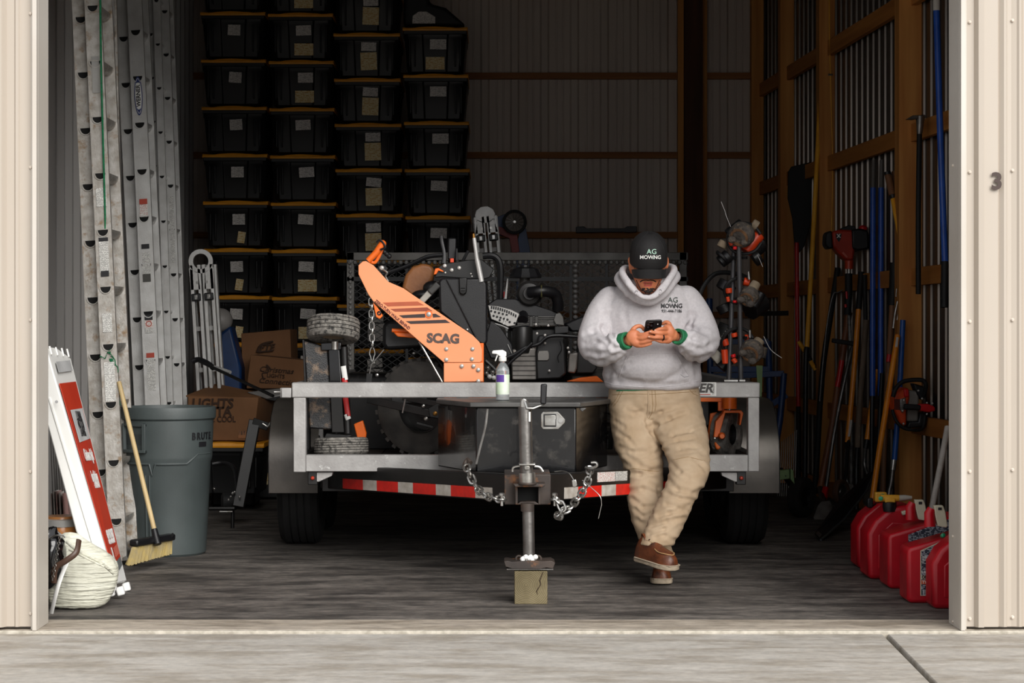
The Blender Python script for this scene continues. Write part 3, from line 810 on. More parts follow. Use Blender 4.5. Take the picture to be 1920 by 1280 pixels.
sgtext('931.995.9337', .52, .20, .085, .42, bold=.05)
onface([(.35, .07), (.42, .07), (.42, .16), (.35, .16)], M_whitep, 'poster_mark'); onface([(.52, .115), (.86, .125), (.86, .165), (.52, .155)], mat('pink_print', '#d8705c', .5), 'poster_box'); onface([(.5, .06), (.84, .075), (.84, .11), (.5, .10)], mat('dim_print', '#6a6f70', .5), 'poster_box')
onface([(.2, .89), (.85, .905), (.85, .95), (.2, .935)], mat('grey_plastic_panel', '#c3c4c4', .5), 'top_recess')
for u in (.15, .4, .65, .88): 
    MB().beam(SP(u, .965) + en*.004, SP(u, 1.0) + en*.004, .012, .008, up=en).build('top_rib', M_white, sg, bevel=.002)
for u in (.3, .85):
    MB().beam(SP(u, .0), SP(u, -.035), .035, .035, up=en).build('foot', M_white, sg, bevel=.006)
MB().beam(P(203, 1100, 8.72), P(208, 1118, 8.72), .04, .03, up=(0, 1, 0)).build('foot', M_white, sg, bevel=.006)
MB().cyl(P(106, 753, 8.69), P(106, 753, 8.70), .007, n=10).build('rivet', mat('grey_rivet', '#9a9a9a', .5), sg)
# yard signs stacked behind
for i, (x_, y_, cl) in enumerate(((98, 925, '#cfc0bd'), (103, 921, '#e2dedb'), (108, 921, '#c9a6a0'), (114, 923, '#d9d2cc'), (121, 925, '#b98a84'))):
    Yd = 9.3 + i * .03
    o = MB().prism([P(x_, 1000, Yd), P(x_ + 10, 1110, Yd), P(x_ + 14, 1110, Yd + .3), P(x_ + 4, y_ - 0, Yd + .3), P(x_, y_, Yd)][:2] + [P(x_ + 22, 1110, Yd + .35), P(x_ + 6, y_ - 3, Yd + .35), P(x_ - 4, y_, Yd)], (.004, 0, 0)).build('yard_sign', mat('sign_sheet_%d' % i, cl, .6), None, smooth=False)
    tag(o, ['pinkish yard sign sheet, nearest the left jamb in the upright pack', 'white yard sign sheet, second from the left jamb', 'rose yard sign sheet in the middle of the upright pack', 'cream yard sign sheet, fourth from the left jamb', 'dark pink yard sign sheet against the white sidewalk sign'][i], 'yard sign', 'thin yard signs standing behind the sandbag')
mb = MB()
ws = thing('wire_stakes', 'bundle of dark wire sign stakes standing behind the white sign', 'sign stakes', P(105, 1000, 9.7))
for i in range(7):
    MB().tube([P(93 + i * 4, 770 + i * 12, 9.65), P(104 + i * 6, 1060, 9.75)], .003, 5).build('stake', M_steel, ws)

# ================================================================ SANDBAG + BUCKET STUFF
sbag = thing('sandbag', 'white woven plastic bag slumped against the left jamb', 'sandbag', P(150, 1160, 8.5))
M_bag = mat('translucent_white_bag', '#dcdccd', .4, 0, '#cfcebc', 5, .5, bump=1.0, bscale=14, bdist=.02, stretch=(.5, .5, 5))
mb = MB(); rings = []
out_l = [(1163, 93, 165), (1150, 82, 186), (1120, 76, 203), (1095, 74, 213), (1075, 74, 215), (1060, 78, 211), (1045, 84, 199), (1030, 92, 170), (1015, 100, 148), (1003, 104, 138)]
for i, (y_, xa, xb) in enumerate(out_l):
    ca = P(xa, y_, 8.5); cb = P(xb, y_, 8.5); cc = (ca + cb) / 2; rx = (cb.x - ca.x) / 2; ry = rx * (.62 if i > 0 else .5)
    ring = []
    for j in range(36):
        a_ = 2*PI*j/36
        k = 1 + .03 * math.sin(a_ * 5 + i * 1.1) + .02 * math.sin(a_ * 11 + i * 2.3)
        ring.append(Vector((cc.x + math.cos(a_) * rx * k, 8.62 + math.sin(a_) * ry * k, max(cc.z, .004))))
    rings.append(ring)
mb.loft(rings); o = mb.build('bag', M_bag, sbag, angle=80)
sbs = o.modifiers.new('s', 'SUBSURF'); sbs.levels = 2; sbs.render_levels = 2
dtx = bpy.data.textures.new('bagfold', 'CLOUDS'); dtx.noise_scale = .05
dm = o.modifiers.new('d', 'DISPLACE'); dm.texture = dtx; dm.strength = .012; dm.mid_level = .5
mb = MB(); mb.tube(smooth_path([P(128, 1048, 8.44), P(113, 1085, 8.40), P(103, 1120, 8.41), P(94, 1160, 8.47)]), .012, 8, flat=.4); mb.build('seam_strip', M_white, sbag)
mb = MB(); mb.tube(smooth_path([P(125, 1015, 8.5), P(150, 1035, 8.42), P(185, 1052, 8.42), P(213, 1075, 8.5)]), .007, 8); mb.tube(smooth_path([P(130, 1030, 8.45), P(160, 1045, 8.4), P(195, 1062, 8.42)]), .005, 8); mb.build('drawstring', M_bag, sbag)
jar = thing('glass_jar', 'clear jar with orange contents standing behind the sandbag', 'jar', P(115, 1010, 8.9))
MB().lathe([(.06, 0), (.075, .03), (.08, .13), (.07, .15), (.07, .165)], P(115, 1035, 8.9), (0, 0, 1), 20).build('body', mat('orange_jar', '#b8763a', .25, 0, '#9a6a40', 8, .5), jar)
MB().lathe([(.085, 0), (.085, .03), (.07, .034)], P(115, 985, 8.9), (0, 0, 1), 20).build('lid', mat('jar_lid', '#9b9a96', .35), jar)
stp = thing('strap_hook', 'brown curved strap and small chain hanging over the sandbag', 'strap', P(130, 1050, 8.4))
MB().tube(smooth_path([P(101, 1092, 8.36), P(104, 1065, 8.34), P(125, 1050, 8.33), P(143, 1035, 8.34), P(148, 1012, 8.38)]), .013, 8, flat=.5).build('strap', mat('brown_strap', '#4a352a', .4), stp)
for i in range(16):
    c = P(112 - i * .9, 1008 + i * 5.2, 8.30 + .002 * i)
    MB().torus(c, .006, .0018, (1, .4, 0) if i % 2 else (.3, 1, 0), 10, 5).build('chain_link', M_zinc, stp)
MB().tube(smooth_path([P(92, 1010, 8.4), P(103, 1004, 8.35), P(118, 1003, 8.35), P(122, 1008, 8.35)]), .004, 6).build('wire_hook', M_zinc, stp)
blob = thing('trash_bag', 'crumpled black plastic between the left jamb and the sandbag', 'bag', P(100, 1060, 8.45))
mb = MB(); mb.ball(P(96, 1045, 8.52), (.06, .07, .13), 16, 12); o = mb.build('body', M_blkgloss, blob)
for v in o.data.vertices: v.co += Vector((noise.noise(v.co * 30), noise.noise(v.co * 31 + Vector((5, 0, 0))), noise.noise(v.co * 29))) * .02

# ================================================================ THINGS AT THE BACK LEFT
def carton(label, corners, Yd, dep, tilt=0, lab=None):
    r = thing('cardboard_box', label, 'cardboard box', P(corners[0][0], corners[0][1], Yd))
    b = MB().prism([P(x_, y_, Yd) for x_, y_ in corners], (0.02, dep, 0)).build('carton', M_card, r, bevel=.004)
    return r
MC = mat('dark_print_on_card', '#38210f', .8)
c1 = carton('upper cardboard box with a dark crescent logo', [(455, 722), (452, 625), (544, 617), (548, 722)], 14.62, .3)
MB().tube(smooth_path([P(482, 660, 14.595), P(490, 646, 14.595), P(512, 640, 14.595)]), .008, 6, flat=.3).build('logo', MC, c1)
text('FTE', .07, P(500, 652, 14.59), (1, 0, .05), (0, 0, 1), MC, c1, 'lettering', .02, 1, .002, shear=.3)
MB().beam(P(484, 660, 14.59), P(512, 657, 14.59), .004, .01).build('logo', MC, c1)
c2 = carton('tilted cardboard box with a leaf logo, just left of the trailer rail', [(462, 728), (470, 665), (600, 678), (600, 728)], 14.3, .3)
text('Christmas', .055, P(518, 694, 14.29), (1, 0, -.08), (0, 0, 1), MC, c2, 'lettering', .01, 1.1, .002, shear=.3); text('LIGHTS', .04, P(517, 705, 14.29), (1, 0, -.08), (0, 0, 1), MC, c2, 'lettering', .01, 1, .002); text('Connections', .055, P(525, 716, 14.29), (1, 0, -.08), (0, 0, 1), MC, c2, 'lettering', .01, 1.1, .002, shear=.3)
MB().tube(smooth_path([P(495, 712, 14.29), P(492, 700, 14.29), P(503, 697, 14.29), P(500, 684, 14.29), P(508, 692, 14.29)]), .005, 5, flat=.3).build('logo', MC, c2)
c3 = thing('cardboard_box', 'large open cardboard box on a yellow lid behind the trash can', 'cardboard box', P(440, 825, 13.2))
MB().prism([P(352, 826, 13.2), P(352, 742, 13.2), P(485, 745, 13.2), P(475, 826, 13.2)], (0, .5, 0)).build('carton', M_card, c3, bevel=.006)
MB().prism([P(475, 826, 13.2), P(485, 745, 13.2), P(520, 752, 13.55), P(508, 826, 13.55)], (-.01, .02, 0)).build('carton_side', M_card, c3)
MB().prism([P(348, 744, 13.2), P(405, 722, 13.45), P(500, 742, 13.5), P(484, 749, 13.2)], (0, .01, .012)).build('flap', M_card, c3, bevel=.003)
text('LIGHTS', .09, P(398, 757, 13.19), (1, 0, 0), (0, 0, 1), MC, c3, 'lettering', .03, .95, .002, shear=.1); text('SANTA', .085, P(398, 772, 13.19), (1, 0, 0), (0, 0, 1), MC, c3, 'lettering', .03, .95, .002)
text('COLOR: COOL', .055, P(400, 786, 13.19), (1, 0, 0), (0, 0, 1), MC, c3, 'lettering', .02, .8, .002)
MB().prism([P(447, 821, 13.195), P(447, 808, 13.195), P(463, 808, 13.195), P(463, 821, 13.195)], (0, -.002, 0)).build('label_sticker', printed('bar_code', '#8d5c34', '#2a1a10', 120, 5, .5), c3)
MB().prism([P(462, 735, 13.3), P(540, 726, 13.4), P(545, 738, 13.3), P(500, 748, 13.3)], (0, .05, 0)).build('plastic_sheet', mat('grey_film', '#7d7b78', .3), c3, bevel=.01)
t = bin_proto(.52, .36, .5); t.location = P(425, 0, 13.2); t.location.z = P(0, 826, 13.2).z - .36; t.location.y = 13.12
t['label'] = 'black bin with a yellow lid under the large cardboard box'; t.name = 'storage_bin'
# black low bins standing on the floor by the tyre
for i, (x_, y0_, y1_, Yd) in enumerate(((505, 835, 905, 14.2),)):
    t = thing('storage_tote', 'dark tote on the floor just left of the trailer tyre, yellow sticker on it', 'storage bin', P(x_, y1_, Yd))
    zf = 0; k = Yd / F
    X0, X1 = (475 - 929) * k, (600 - 929) * k
    MB().box((X0, Yd, .0), (X1, Yd + .8, .36)).build('body', M_bin, t, bevel=.02); MB().box((X0 - .01, Yd - .01, .36), (X1 + .01, Yd + .81, .39)).build('lid', M_bin, t, bevel=.008)
    MB().prism([P(500, 908, Yd - .005), P(500, 886, Yd - .005), P(526, 886, Yd - .005), P(526, 908, Yd - .005)], (0, -.002, 0)).build('label_sticker', M_ylabel, t, smooth=False)
    MB().prism([P(490, 862, Yd - .005), P(503, 848, Yd - .005), P(509, 870, Yd - .005), P(503, 874, Yd - .005)], (0, -.002, 0)).build('label_sticker', M_paper, t, smooth=False)
t = thing('storage_tote', 'dark tote carrying the two small cardboard boxes', 'storage bin', P(520, 800, 14.2))
MB().box((-1.68, 14.22, .392), (-1.2, 14.98, .77)).build('body', M_bin, t, bevel=.02); MB().box((-1.69, 14.21, .765), (-1.19, 14.99, .795)).build('lid', M_bin, t, bevel=.008)
for i, (xa, xb, yt, Yd, lab) in enumerate(((395, 478, 856, 13.6, 'dark tote under the cardboard stack, right of the trash can'), )):
    k = Yd / F
    t = thing('storage_tote', lab, 'storage bin', P(xa, 905, Yd))
    MB().box(((xa-929)*k, Yd, 0), ((xb-929)*k, Yd+.3, .33)).build('body', M_bin, t, bevel=.02)
# white globe + blue tub behind the folded ladder
o = MB().ball(P(414, 600, 14.52), .088, 20, 14).build('globe_lamp', mat('milky_globe', '#9c9894', .5), None); tag(o, 'round milky globe beside the folded ladder, on the blue tub', 'globe')
o = MB().prism([P(412, 625, 14.4), P(432, 610, 14.4), P(452, 690, 14.4), P(455, 930, 14.4), P(412, 930, 14.4)], (0, .25, 0)).build('snow_shovel', M_bluecart, None, bevel=.02); tag(o, 'dark blue plastic scoop standing behind the folded ladder', 'scoop')
# black pole lying across and a black tool stand
o = thing('pole_saw', 'thin black pole lying across the big cardboard box to the trailer', 'pole', P(440, 700, 13.0))
MB().tube([P(372, 676, 13.1), P(512, 742, 12.5)], .011, 8).build('pole', M_blkmetal, o)
MB().tube(smooth_path([P(360, 678, 13.1), P(372, 674, 13.1), P(390, 681, 13.05), P(400, 690, 13.0)]), .018, 8).build('grip', M_blk, o)
MB().tube(smooth_path([P(402, 688, 13.0), P(415, 692, 12.95), P(432, 698, 12.9)]), .012, 8).build('lever', M_alum, o)
o = thing('hitch_stand', 'black steel stand with a chrome bolt between trash can and tyre', 'stand', P(440, 950, 12.2))
MB().beam(P(447, 950, 12.2), P(478, 788, 12.3), .07, .05, up=(0, 1, 0)).build('upright', M_blkmetal, o, bevel=.004)
MB().beam(P(474, 790, 12.28), P(503, 800, 12.28), .05, .02, up=(0, 1, 0)).build('arm', M_blkmetal, o, bevel=.003)
MB().tube([P(492, 794, 12.2), P(502, 800, 12.2), P(508, 792, 12.2)], .008, 8).build('bolt', M_zinc, o)
MB().tube([P(392, 953, 12.1), P(440, 953, 12.1)], .012, 8).build('foot_bar', M_blkmetal, o)
MB().tube([P(412, 959, 12.1), P(436, 959, 12.1)], .006, 8).build('rod', M_zinc, o)
MB().ball(P(402, 916, 12.1), .01).build('bolt', M_zinc, o)
MB().cyl(P(436, 950, 12.15), (P(436, 950, 12.15).x, 12.15, 0), .012).build('foot_post', M_blkmetal, o)
for i in range(7): MB().ball(P(436 + random.uniform(-10, 14), 930 + random.uniform(-18, 22), 12.15), .008, 6, 4).build('bolt', M_zinc, o)
MB().lathe([(.04, 0), (.055, .01), (.055, .09), (.04, .1)], P(415, 940, 12.3), (1, .2, 0), 18).build('wheel', M_rubber, o)
MB().tube(smooth_path([P(398, 870, 12.5), P(420, 868, 12.5), P(440, 880, 12.4), P(445, 930, 12.2)]), .014, 8).build('hose', M_blk, o)
# ================================================================ TRAILER
def Q(pl, Y, dy, name, m, par, bevel=.003, **kw):
    """flat-cut plate: an outline standing at depth Y, dy thick"""
    return MB().prism([P(a, b, Y) for a, b in pl], (0, dy, 0)).build(name, m, par, bevel=bevel, **kw)
def bolt(c, r, par, m=None, axis=(0, -1, 0), name='bolt', hexa=False):
    return MB().lathe([(r, -.002), (r, .0), (r, r*.5), (r*.72, r*.75), (0.0008, r*.8)], c, axis, 6 if hexa else 12).build(name, m or M_zinc, par)
def chain(pts, Ll, wire, m, par, n=8):
    """real links laid end to end along pts"""
    pts = [Vector(p) for p in pts]; d = [0]
    for a_, b2 in zip(pts, pts[1:]): d.append(d[-1] + (b2 - a_).length)
    def at(s_):
        for i in range(len(d) - 1):
            if s_ <= d[i+1]: return pts[i].lerp(pts[i+1], (s_ - d[i]) / max(1e-6, d[i+1] - d[i]))
        return pts[-1]
    k = max(1, int(d[-1] / (Ll * .72))); st_ = d[-1] / k
    for i in range(k):
        a_ = at(i * st_); b2 = at((i + 1) * st_); t_ = (b2 - a_).normalized(); c = (a_ + b2) / 2
        side = t_.cross(Vector((0, 1, 0)));
        if side.length < .1: side = t_.orthogonal()
        side.normalize()
        if i % 2: side = (side * .35 + t_.cross(side) * .94).normalized()
        w2 = Ll * .30; h2 = Ll * .5 - w2
        loop = []
        for j in range(14):
            an = 2*PI*j/14; loop.append(c + side * math.cos(an) * w2 + t_ * (math.sin(an) * w2 + (h2 if math.sin(an) > 0.01 else (-h2 if math.sin(an) < -.01 else 0))))
        MB().tube(loop, wire, 6, closed=True, caps=False).build('chain_link', m, par)
def wheel(c, R, wd, name_r, par, axis=(1, 0, 0), tread=0, m=None, rimr=.55, knob=0.0, rim_m=None):
    """tyre with rounded shoulders, grooves, and a dished rim"""
    m = m or M_rubber; h = wd / 2
    prof = [(R*rimr, -h*.62), (R*rimr*1.05, -h*.86), (R*.82, -h), (R*.93, -h*.94), (R*.985, -h*.72)]
    g = []
    if tread:
        n_ = tread
        for i in range(n_):
            u0 = -.7 + 1.4 * i / n_; u1 = -.7 + 1.4 * (i + 1) / n_
            prof += [(R, h*(u0 + .03)), (R, h*(u1 - .05)), (R - .009, h*(u1 - .04)), (R - .009, h*(u1 + .02))]
    else: prof += [(R, -h*.4), (R, h*.4)]
    prof += [(R*.985, h*.72), (R*.93, h*.94), (R*.82, h), (R*rimr*1.05, h*.86), (R*rimr, h*.62)]
    t = MB().ring(prof, c, axis, 48); 
    ax = Vector(axis).normalized(); u = ax.orthogonal().normalized(); v = ax.cross(u); c = Vector(c)
    if knob:
        K = 30
        for i in range(K):
            for sg in (-1, 1):
                an = 2*PI*(i + (.5 if sg > 0 else 0)) / K; e = u*math.cos(an) + v*math.sin(an); tt = ax.cross(e)
                t.beam(c + e*R*.97 + ax*sg*h*.15, c + e*(R*.965) + ax*sg*h*.93, R*.09, knob*2, up=e)
    tyre = t.build(name_r, m, par)
    rm = rim_m or M_blkmetal
    rim = MB(); rim.lathe([(R*rimr, -h*.7), (R*rimr*.96, -h*.7), (R*rimr*.9, -h*.2), (R*rimr*.45, -h*.15), (R*rimr*.4, -h*.4), (0.001, -h*.42)], c, axis, 32, cap=False)
    rim.lathe([(R*rimr, h*.7), (R*rimr*.96, h*.7), (R*rimr*.9, h*.2), (R*rimr*.45, h*.15), (R*rimr*.4, h*.4), (0.001, h*.42)], c, axis, 32, cap=False)
    ro = rim.build('rim', rm, tyre)
    return tyre
TR = thing('utility_trailer', 'grey steel utility trailer with mesh tail gate and a jack in front', 'trailer', (.154, 11.2, 0))
YR = 10.0; k0 = YR / F
xl, xrr = (547 - 929) * k0, (1425 - 929) * k0
def zz(py, Y): return EYE - (py - 622) * Y / F
# front rail, side posts, lower rail
MB().box((xl, YR, zz(745.5, YR)), (xrr, YR + .076, zz(717, YR))).build('front_rail', M_galvtube, TR, bevel=.006)
MB().box((-.0 + (550 - 929)*k0, YR + .002, zz(885, YR)), ((573 - 929)*k0, YR + .07, zz(745.5, YR))).build('rail_post', M_galvtube, TR, bevel=.004)
MB().box(((1403 - 929)*k0, YR + .002, zz(884, YR)), ((1424 - 929)*k0, YR + .07, zz(745.5, YR))).build('rail_post', M_galvtube, TR, bevel=.004)
MB().box(((573 - 929)*k0, YR + .006, zz(884, YR)), ((1403 - 929)*k0, YR + .08, zz(853, YR))).build('lower_rail', M_galvtube, TR, bevel=.004)
for pp in ((855, 878), (1098, 1118)):
    MB().box(((pp[0] - 929)*k0, YR + .01, zz(856, YR)), ((pp[1] - 929)*k0, YR + .07, zz(745.5, YR))).build('rail_post', M_galvtube, TR, bevel=.004)
for s_, x0 in ((1, 592), (-1, 1384)):
    Q([(x0, 885), (x0 + s_*32, 885), (x0 + s_*30, 892), (x0 + s_*6, 903), (x0, 903)], YR + .03, .06, 'corner_gusset', M_galvtube, TR)
    b = P(x0 + s_*-6 + (0 if s_ > 0 else 0), 896, YR + .02); 
    MB().lathe([(.010, 0), (.010, .006), (.006, .011), (.0005, .012)], b, (0, -1, 0), 12).build('marker_light', mat('red_lens', '#b0341c', .25), TR)
    MB().cbox(b + Vector((0, .03, 0)), (.05, .04, .07)).build('bracket', M_blkmetal, TR, bevel=.004)
# tie bolt at the left end of the rail
MB().beam(P(526, 736, YR + .03), P(547, 736, YR + .03), .05, .05).build('tie_bracket', M_galvtube, TR, bevel=.004)
MB().box(P(527, 746, YR - .01), P(531, 727, YR + .06)).build('tie_plate', M_steel, TR, bevel=.002)
MB().cyl(P(514, 735, YR + .03), P(530, 735, YR + .03), .006, n=8).build('tie_bolt', M_zinc, TR)
# side rails back to the gate
for x0 in (xl + .03, xrr - .03):
    MB().beam((x0, YR + .07, zz(731, YR)), (x0, 13.7, zz(731, YR)), .06, .07).build('side_rail', M_galvtube, TR, bevel=.004)
    MB().beam((x0, YR + .07, zz(868, YR)), (x0, 13.7, zz(868, YR)), .06, .08).build('side_frame', M_blkmetal, TR, bevel=.004)
    for yy in (11.2, 12.4, 13.6):
        MB().beam((x0, yy, zz(868, YR)), (x0, yy, zz(731, YR)), .05, .05, up=(0, 1, 0)).build('side_post', M_galvtube, TR)
# deck planks
zdk = .545
for i in range(12):
    x0 = xl + .03 + (xrr - xl - .06) * i / 12
    MB().box((x0 + .003, YR + .09, zdk - .04), (x0 + (xrr - xl - .06)/12 - .003, 13.66, zdk)).build('deck_plank', mat('weathered_deck', '#4a3f36', .8, 0, '#2f2722', 6, .5), TR)
# A frame tongue: two channels converging on the coupler
TX = (989 - 929) * 8.95 / F
cp = Vector((TX, 8.98, 0))
def tongue(s_, xa):
    a_ = Vector((TX + s_*.08, 9.0, .497)); b2 = Vector((xa, 10.55, .435))
    up = (0, 0, 1)
    o = MB().beam(a_, b2, .045, .125).build('tongue_beam', M_blkmetal, TR, bevel=.006)
    d_ = (b2 - a_).normalized(); side = d_.cross(Vector((0, 0, 1))).normalized()
    if side.y > 0: side = -side
    u_ = side.cross(d_).normalized()
    if u_.z < 0: u_ = -u_
    return a_, b2, d_, side, u_
M_refr = mat('red_reflective_tape', '#e02418', .3, 0, '#c41d14', 30, .5); M_refw = mat('white_reflective_tape', '#c9c5bd', .4, 0, '#a9a196', 30, .5)
for s_, xa, rev in ((-1, (602 - 929)*10.4/F, 0), (1, (1376 - 929)*10.4/F, 1)):
    a_, b2, d_, side, u_ = tongue(s_, xa)
    L_ = (b2 - a_).length
    # pixel spans of the tape, found on the beam by stepping
    spans = [(650, 688, 1), (688, 714, 0), (714, 754, 1), (754, 782, 0), (782, 825, 1), (825, 853, 0), (853, 899, 1), (899, 931, 0)] if s_ < 0 else [(1050, 1076, 0), (1076, 1120, 1), (1120, 1147, 0), (1147, 1190, 1), (1190, 1218, 0), (1218, 1262, 1)]
    def find(px):
        lo, hi = 0, 1
        for _ in range(40):
            m_ = (lo + hi)/2; p_ = a_.lerp(b2, m_); x_ = 929 + F*p_.x/p_.y
            if (x_ > px) == (s_ < 0): lo = m_
            else: hi = m_
        return lo * L_
    for p0, p1, red in spans:
        s0, s1 = sorted((find(p0), find(p1)))
        base = a_ + side * .0228
        q = [base + d_*s0 - u_*.056, base + d_*s1 - u_*.056, base + d_*s1 - u_*.004, base + d_*s0 - u_*.004]
        MB().prism(q, side * .0012).build('reflective_tape', M_refr if red else M_refw, TR, smooth=False)
    if s_ > 0:
        for p0, p1, mm in ((1112, 1145, M_printred), (1146, 1168, M_print)):
            s0, s1 = sorted((find(p0), find(p1))); base = a_ + side * .0228
            MB().prism([base + d_*s0 + u_*.012, base + d_*s1 + u_*.012, base + d_*s1 + u_*.058, base + d_*s0 + u_*.058], side * .0012).build('label_sticker', mm, TR, smooth=False)
Q([(1245, 895), (1245, 859), (1258, 859), (1258, 895)], YR + .02, .004, 'label_sticker', M_print, TR)
MB().beam((xl + .15, 10.5, .46), (xrr - .15, 10.5, .46), .08, .12).build('cross_member', M_blkmetal, TR, bevel=.004)
# skirt under the lower rail
Q([(604, 885), (1376, 885), (1376, 921), (604, 921)], 10.46, .02, 'front_skirt', M_blkmetal, TR)
# coupler: square receiver, cap plate, black mouth
MB().box((TX - .105, 8.93, zz(946, 8.93)), (TX + .105, 9.25, zz(889, 8.93))).build('coupler_block', mat('rusty_dark_steel', '#4a3f38', .55, .2, '#2b2624', 7, .6, dirt='#8a5a34', dscale=9, dlo=.56, dhi=.68), TR, bevel=.004)
Mr = mat('rusty_dark_steel', '#4a3f38')
MB().box(P(971, 940, 8.925), P(1009, 914, 8.91)).build('coupler_mouth', M_hollow, TR)
Q([(962, 907), (1023, 907), (1020, 913), (966, 913)], 8.80, .14, 'coupler_plate', Mr, TR)
for p0, p1 in ((966, 971), (1009, 1014)): Q([(p0, 946), (p1, 946), (p1, 912), (p0, 912)], 8.86, .08, 'coupler_cheek', Mr, TR)
Q([(968, 946), (1013, 946), (1003, 940), (976, 940)], 8.86, .06, 'coupler_lip', Mr, TR)
# jack
YJ = 8.81
MB().cyl(P(987, 886, YJ), P(984, 762, YJ), .030, n=20).build('jack_tube', M_steel, TR)
MB().cyl(P(989, 908, YJ), P(988, 886, YJ), .037, n=20).build('jack_collar', M_zinc, TR)
MB().torus(P(989, 906, YJ), .037, .006, (0, 0, 1)).build('jack_ring', Mr, TR)
MB().cyl(P(989, 958, YJ), P(989, 943, YJ), .030, n=20).build('jack_sleeve', Mr, TR)
MB().cyl(P(992, 1050, YJ), P(990, 944, YJ), .0265, n=20).build('jack_leg', M_steel, TR)
Q([(973, 869), (1004, 869), (1004, 873), (973, 873)], YJ - .05, .1, 'jack_clamp', M_zinc, TR)
Q([(983, 873), (993, 873), (994, 881), (983, 881)], YJ - .05, .03, 'jack_clamp_bolt', M_zinc, TR)
MB().tube(smooth_path([P(961, 884, YJ), P(963, 876, YJ), P(976, 873, YJ)]), .006, 6).tube(smooth_path([P(1002, 874, YJ), P(1012, 876, YJ), P(1018, 884, YJ)]), .006, 6).build('jack_pin', M_zinc, TR)
Q([(975, 766), (976, 750), (981, 745), (988, 748), (991, 762), (988, 767)], YJ - .02, .04, 'jack_head', M_zinc, TR, bevel=.006)
MB().tube([P(986, 752, YJ-.02), P(990, 764, YJ-.03), P(1000, 765, YJ-.03), P(1021, 757, YJ-.03)], [.012, .014, .012, .008], 8, flat=.6).build('jack_crank', M_zinc, TR)
Q([(1013, 757), (1014, 720), (1025, 719), (1026, 722), (1024, 758)], YJ - .05, .028, 'jack_handle', M_blk, TR, bevel=.006)
MB().beam(P(993, 772, YJ - .031), P(993, 790, YJ - .031), .008, .002, up=(0, 1, 0)).build('jack_wear_mark', M_white, TR)
mb = MB(); random.seed(11)
pts = [(945, 1052), (952, 1051), (960, 1053), (975, 1052), (1000, 1051), (1020, 1052), (1034, 1051), (1041, 1055), (1037, 1066), (1025, 1064), (1010, 1067), (985, 1066), (960, 1066), (948, 1062)]
Q(pts, YJ - .07, .14, 'jack_foot', Mr, TR, bevel=.002)
MB().box(P(950, 1066, YJ-.06), P(1036, 1062, YJ + .06)).build('foot_plate', M_steel, TR)
for x_ in (973, 1009): MB().torus(P(x_, 1047, YJ), .013, .005, (0, 1, 0), 12, 6).build('foot_lug', Mr, TR)
mb = MB()
for i in range(9): mb.ball(P(980 + i*3, 1048 - (i % 3)*2, YJ - .05 + .01*(i % 2)), .012, 6, 5)
mb.build('white_wrap', M_white, TR)
# wood block
wbk = thing('wood_block', 'square end-grain timber block under the trailer jack', 'wood block', (TX, YJ, 0))
def endgrain():
    m = mat('end_grain', '#7e7254', .75, 0, '#5f5438', 10, .5, bump=.3, bscale=80)
    n = m.node_tree.nodes; L = m.node_tree.links; b = n['Principled BSDF']; src = b.inputs['Base Color'].links[0].from_socket
    t = n.new('ShaderNodeTexCoord'); mp = n.new('ShaderNodeMapping'); mp.inputs['Location'].default_value = (.01, 0, -.085); L.new(t.outputs['Object'], mp.inputs[0])
    wv = n.new('ShaderNodeTexWave'); wv.wave_type = 'RINGS'; wv.rings_direction = 'Y'; wv.inputs['Scale'].default_value = 42; wv.inputs['Distortion'].default_value = 1.5; L.new(mp.outputs[0], wv.inputs[0])
    mx = n.new('ShaderNodeMix'); mx.data_type = 'RGBA'; mx.blend_type = 'MULTIPLY'; r = n.new('ShaderNodeMapRange'); r.inputs[3].default_value = .62; r.inputs[4].default_value = 1.15
    L.new(wv.outputs['Fac'], r.inputs[0]); mx.inputs[0].default_value = 1; L.new(src, mx.inputs[6]); L.new(r.outputs[0], mx.inputs[7]); L.new(mx.outputs[2], b.inputs['Base Color']); return m
MB().box((TX - .073 + .012, YJ - .07, 0), (TX + .073 + .012, YJ + .07, zz(1067, YJ))).build('block', endgrain(), wbk, bevel=.003)
MB().tube([P(1018, 1072, YJ - .0705), P(1012, 1088, YJ - .0705), P(1014, 1095, YJ - .0705), P(1006, 1108, YJ - .0705), P(1008, 1114, YJ-.0705)], [.002, .003, .002, .0025, .001], 5).build('crack', mat('crack_dark', '#3a2c1a', .9), wbk)
# safety chains
ch1 = [P(874, 872, 9.1), P(880, 888, 9.05), P(888, 905, 9.02), P(899, 920, 8.98), P(915, 931, 8.93), P(932, 936, 8.88), P(944, 934, 8.86)]
chain(smooth_path(ch1, 4), .05, .0055, M_zinc, TR)
ch2 = [P(1106, 876, 9.1), P(1104, 896, 9.05), P(1094, 920, 9.0), P(1080, 938, 8.95), P(1066, 954, 8.9), P(1050, 959, 8.88), P(1044, 966, 8.87), P(1048, 972, 8.86), P(1056, 955, 8.84), P(1047, 938, 8.85), P(1040, 932, 8.86)]
chain(smooth_path(ch2, 4), .05, .0055, M_zinc, TR)
for x_ in (941, 1040):
    MB().torus(P(x_, 936, 8.86), .018, .006, (0, 0, 1), 14, 6).build('shackle', M_zinc, TR)
    MB().cyl(P(x_, 948, 8.86), P(x_, 926, 8.86), .007, n=10).build('shackle_pin', M_zinc, TR)
    bolt(P(x_, 928, 8.86), .014, TR, axis=(0, 0, 1), hexa=True)
MB().tube(smooth_path([P(1098, 876, 9.08), P(1108, 878, 9.06), P(1119, 873, 9.05), P(1117, 867, 9.05), P(1108, 867, 9.05)]), .007, 8).build('chain_hook', M_zinc, TR)
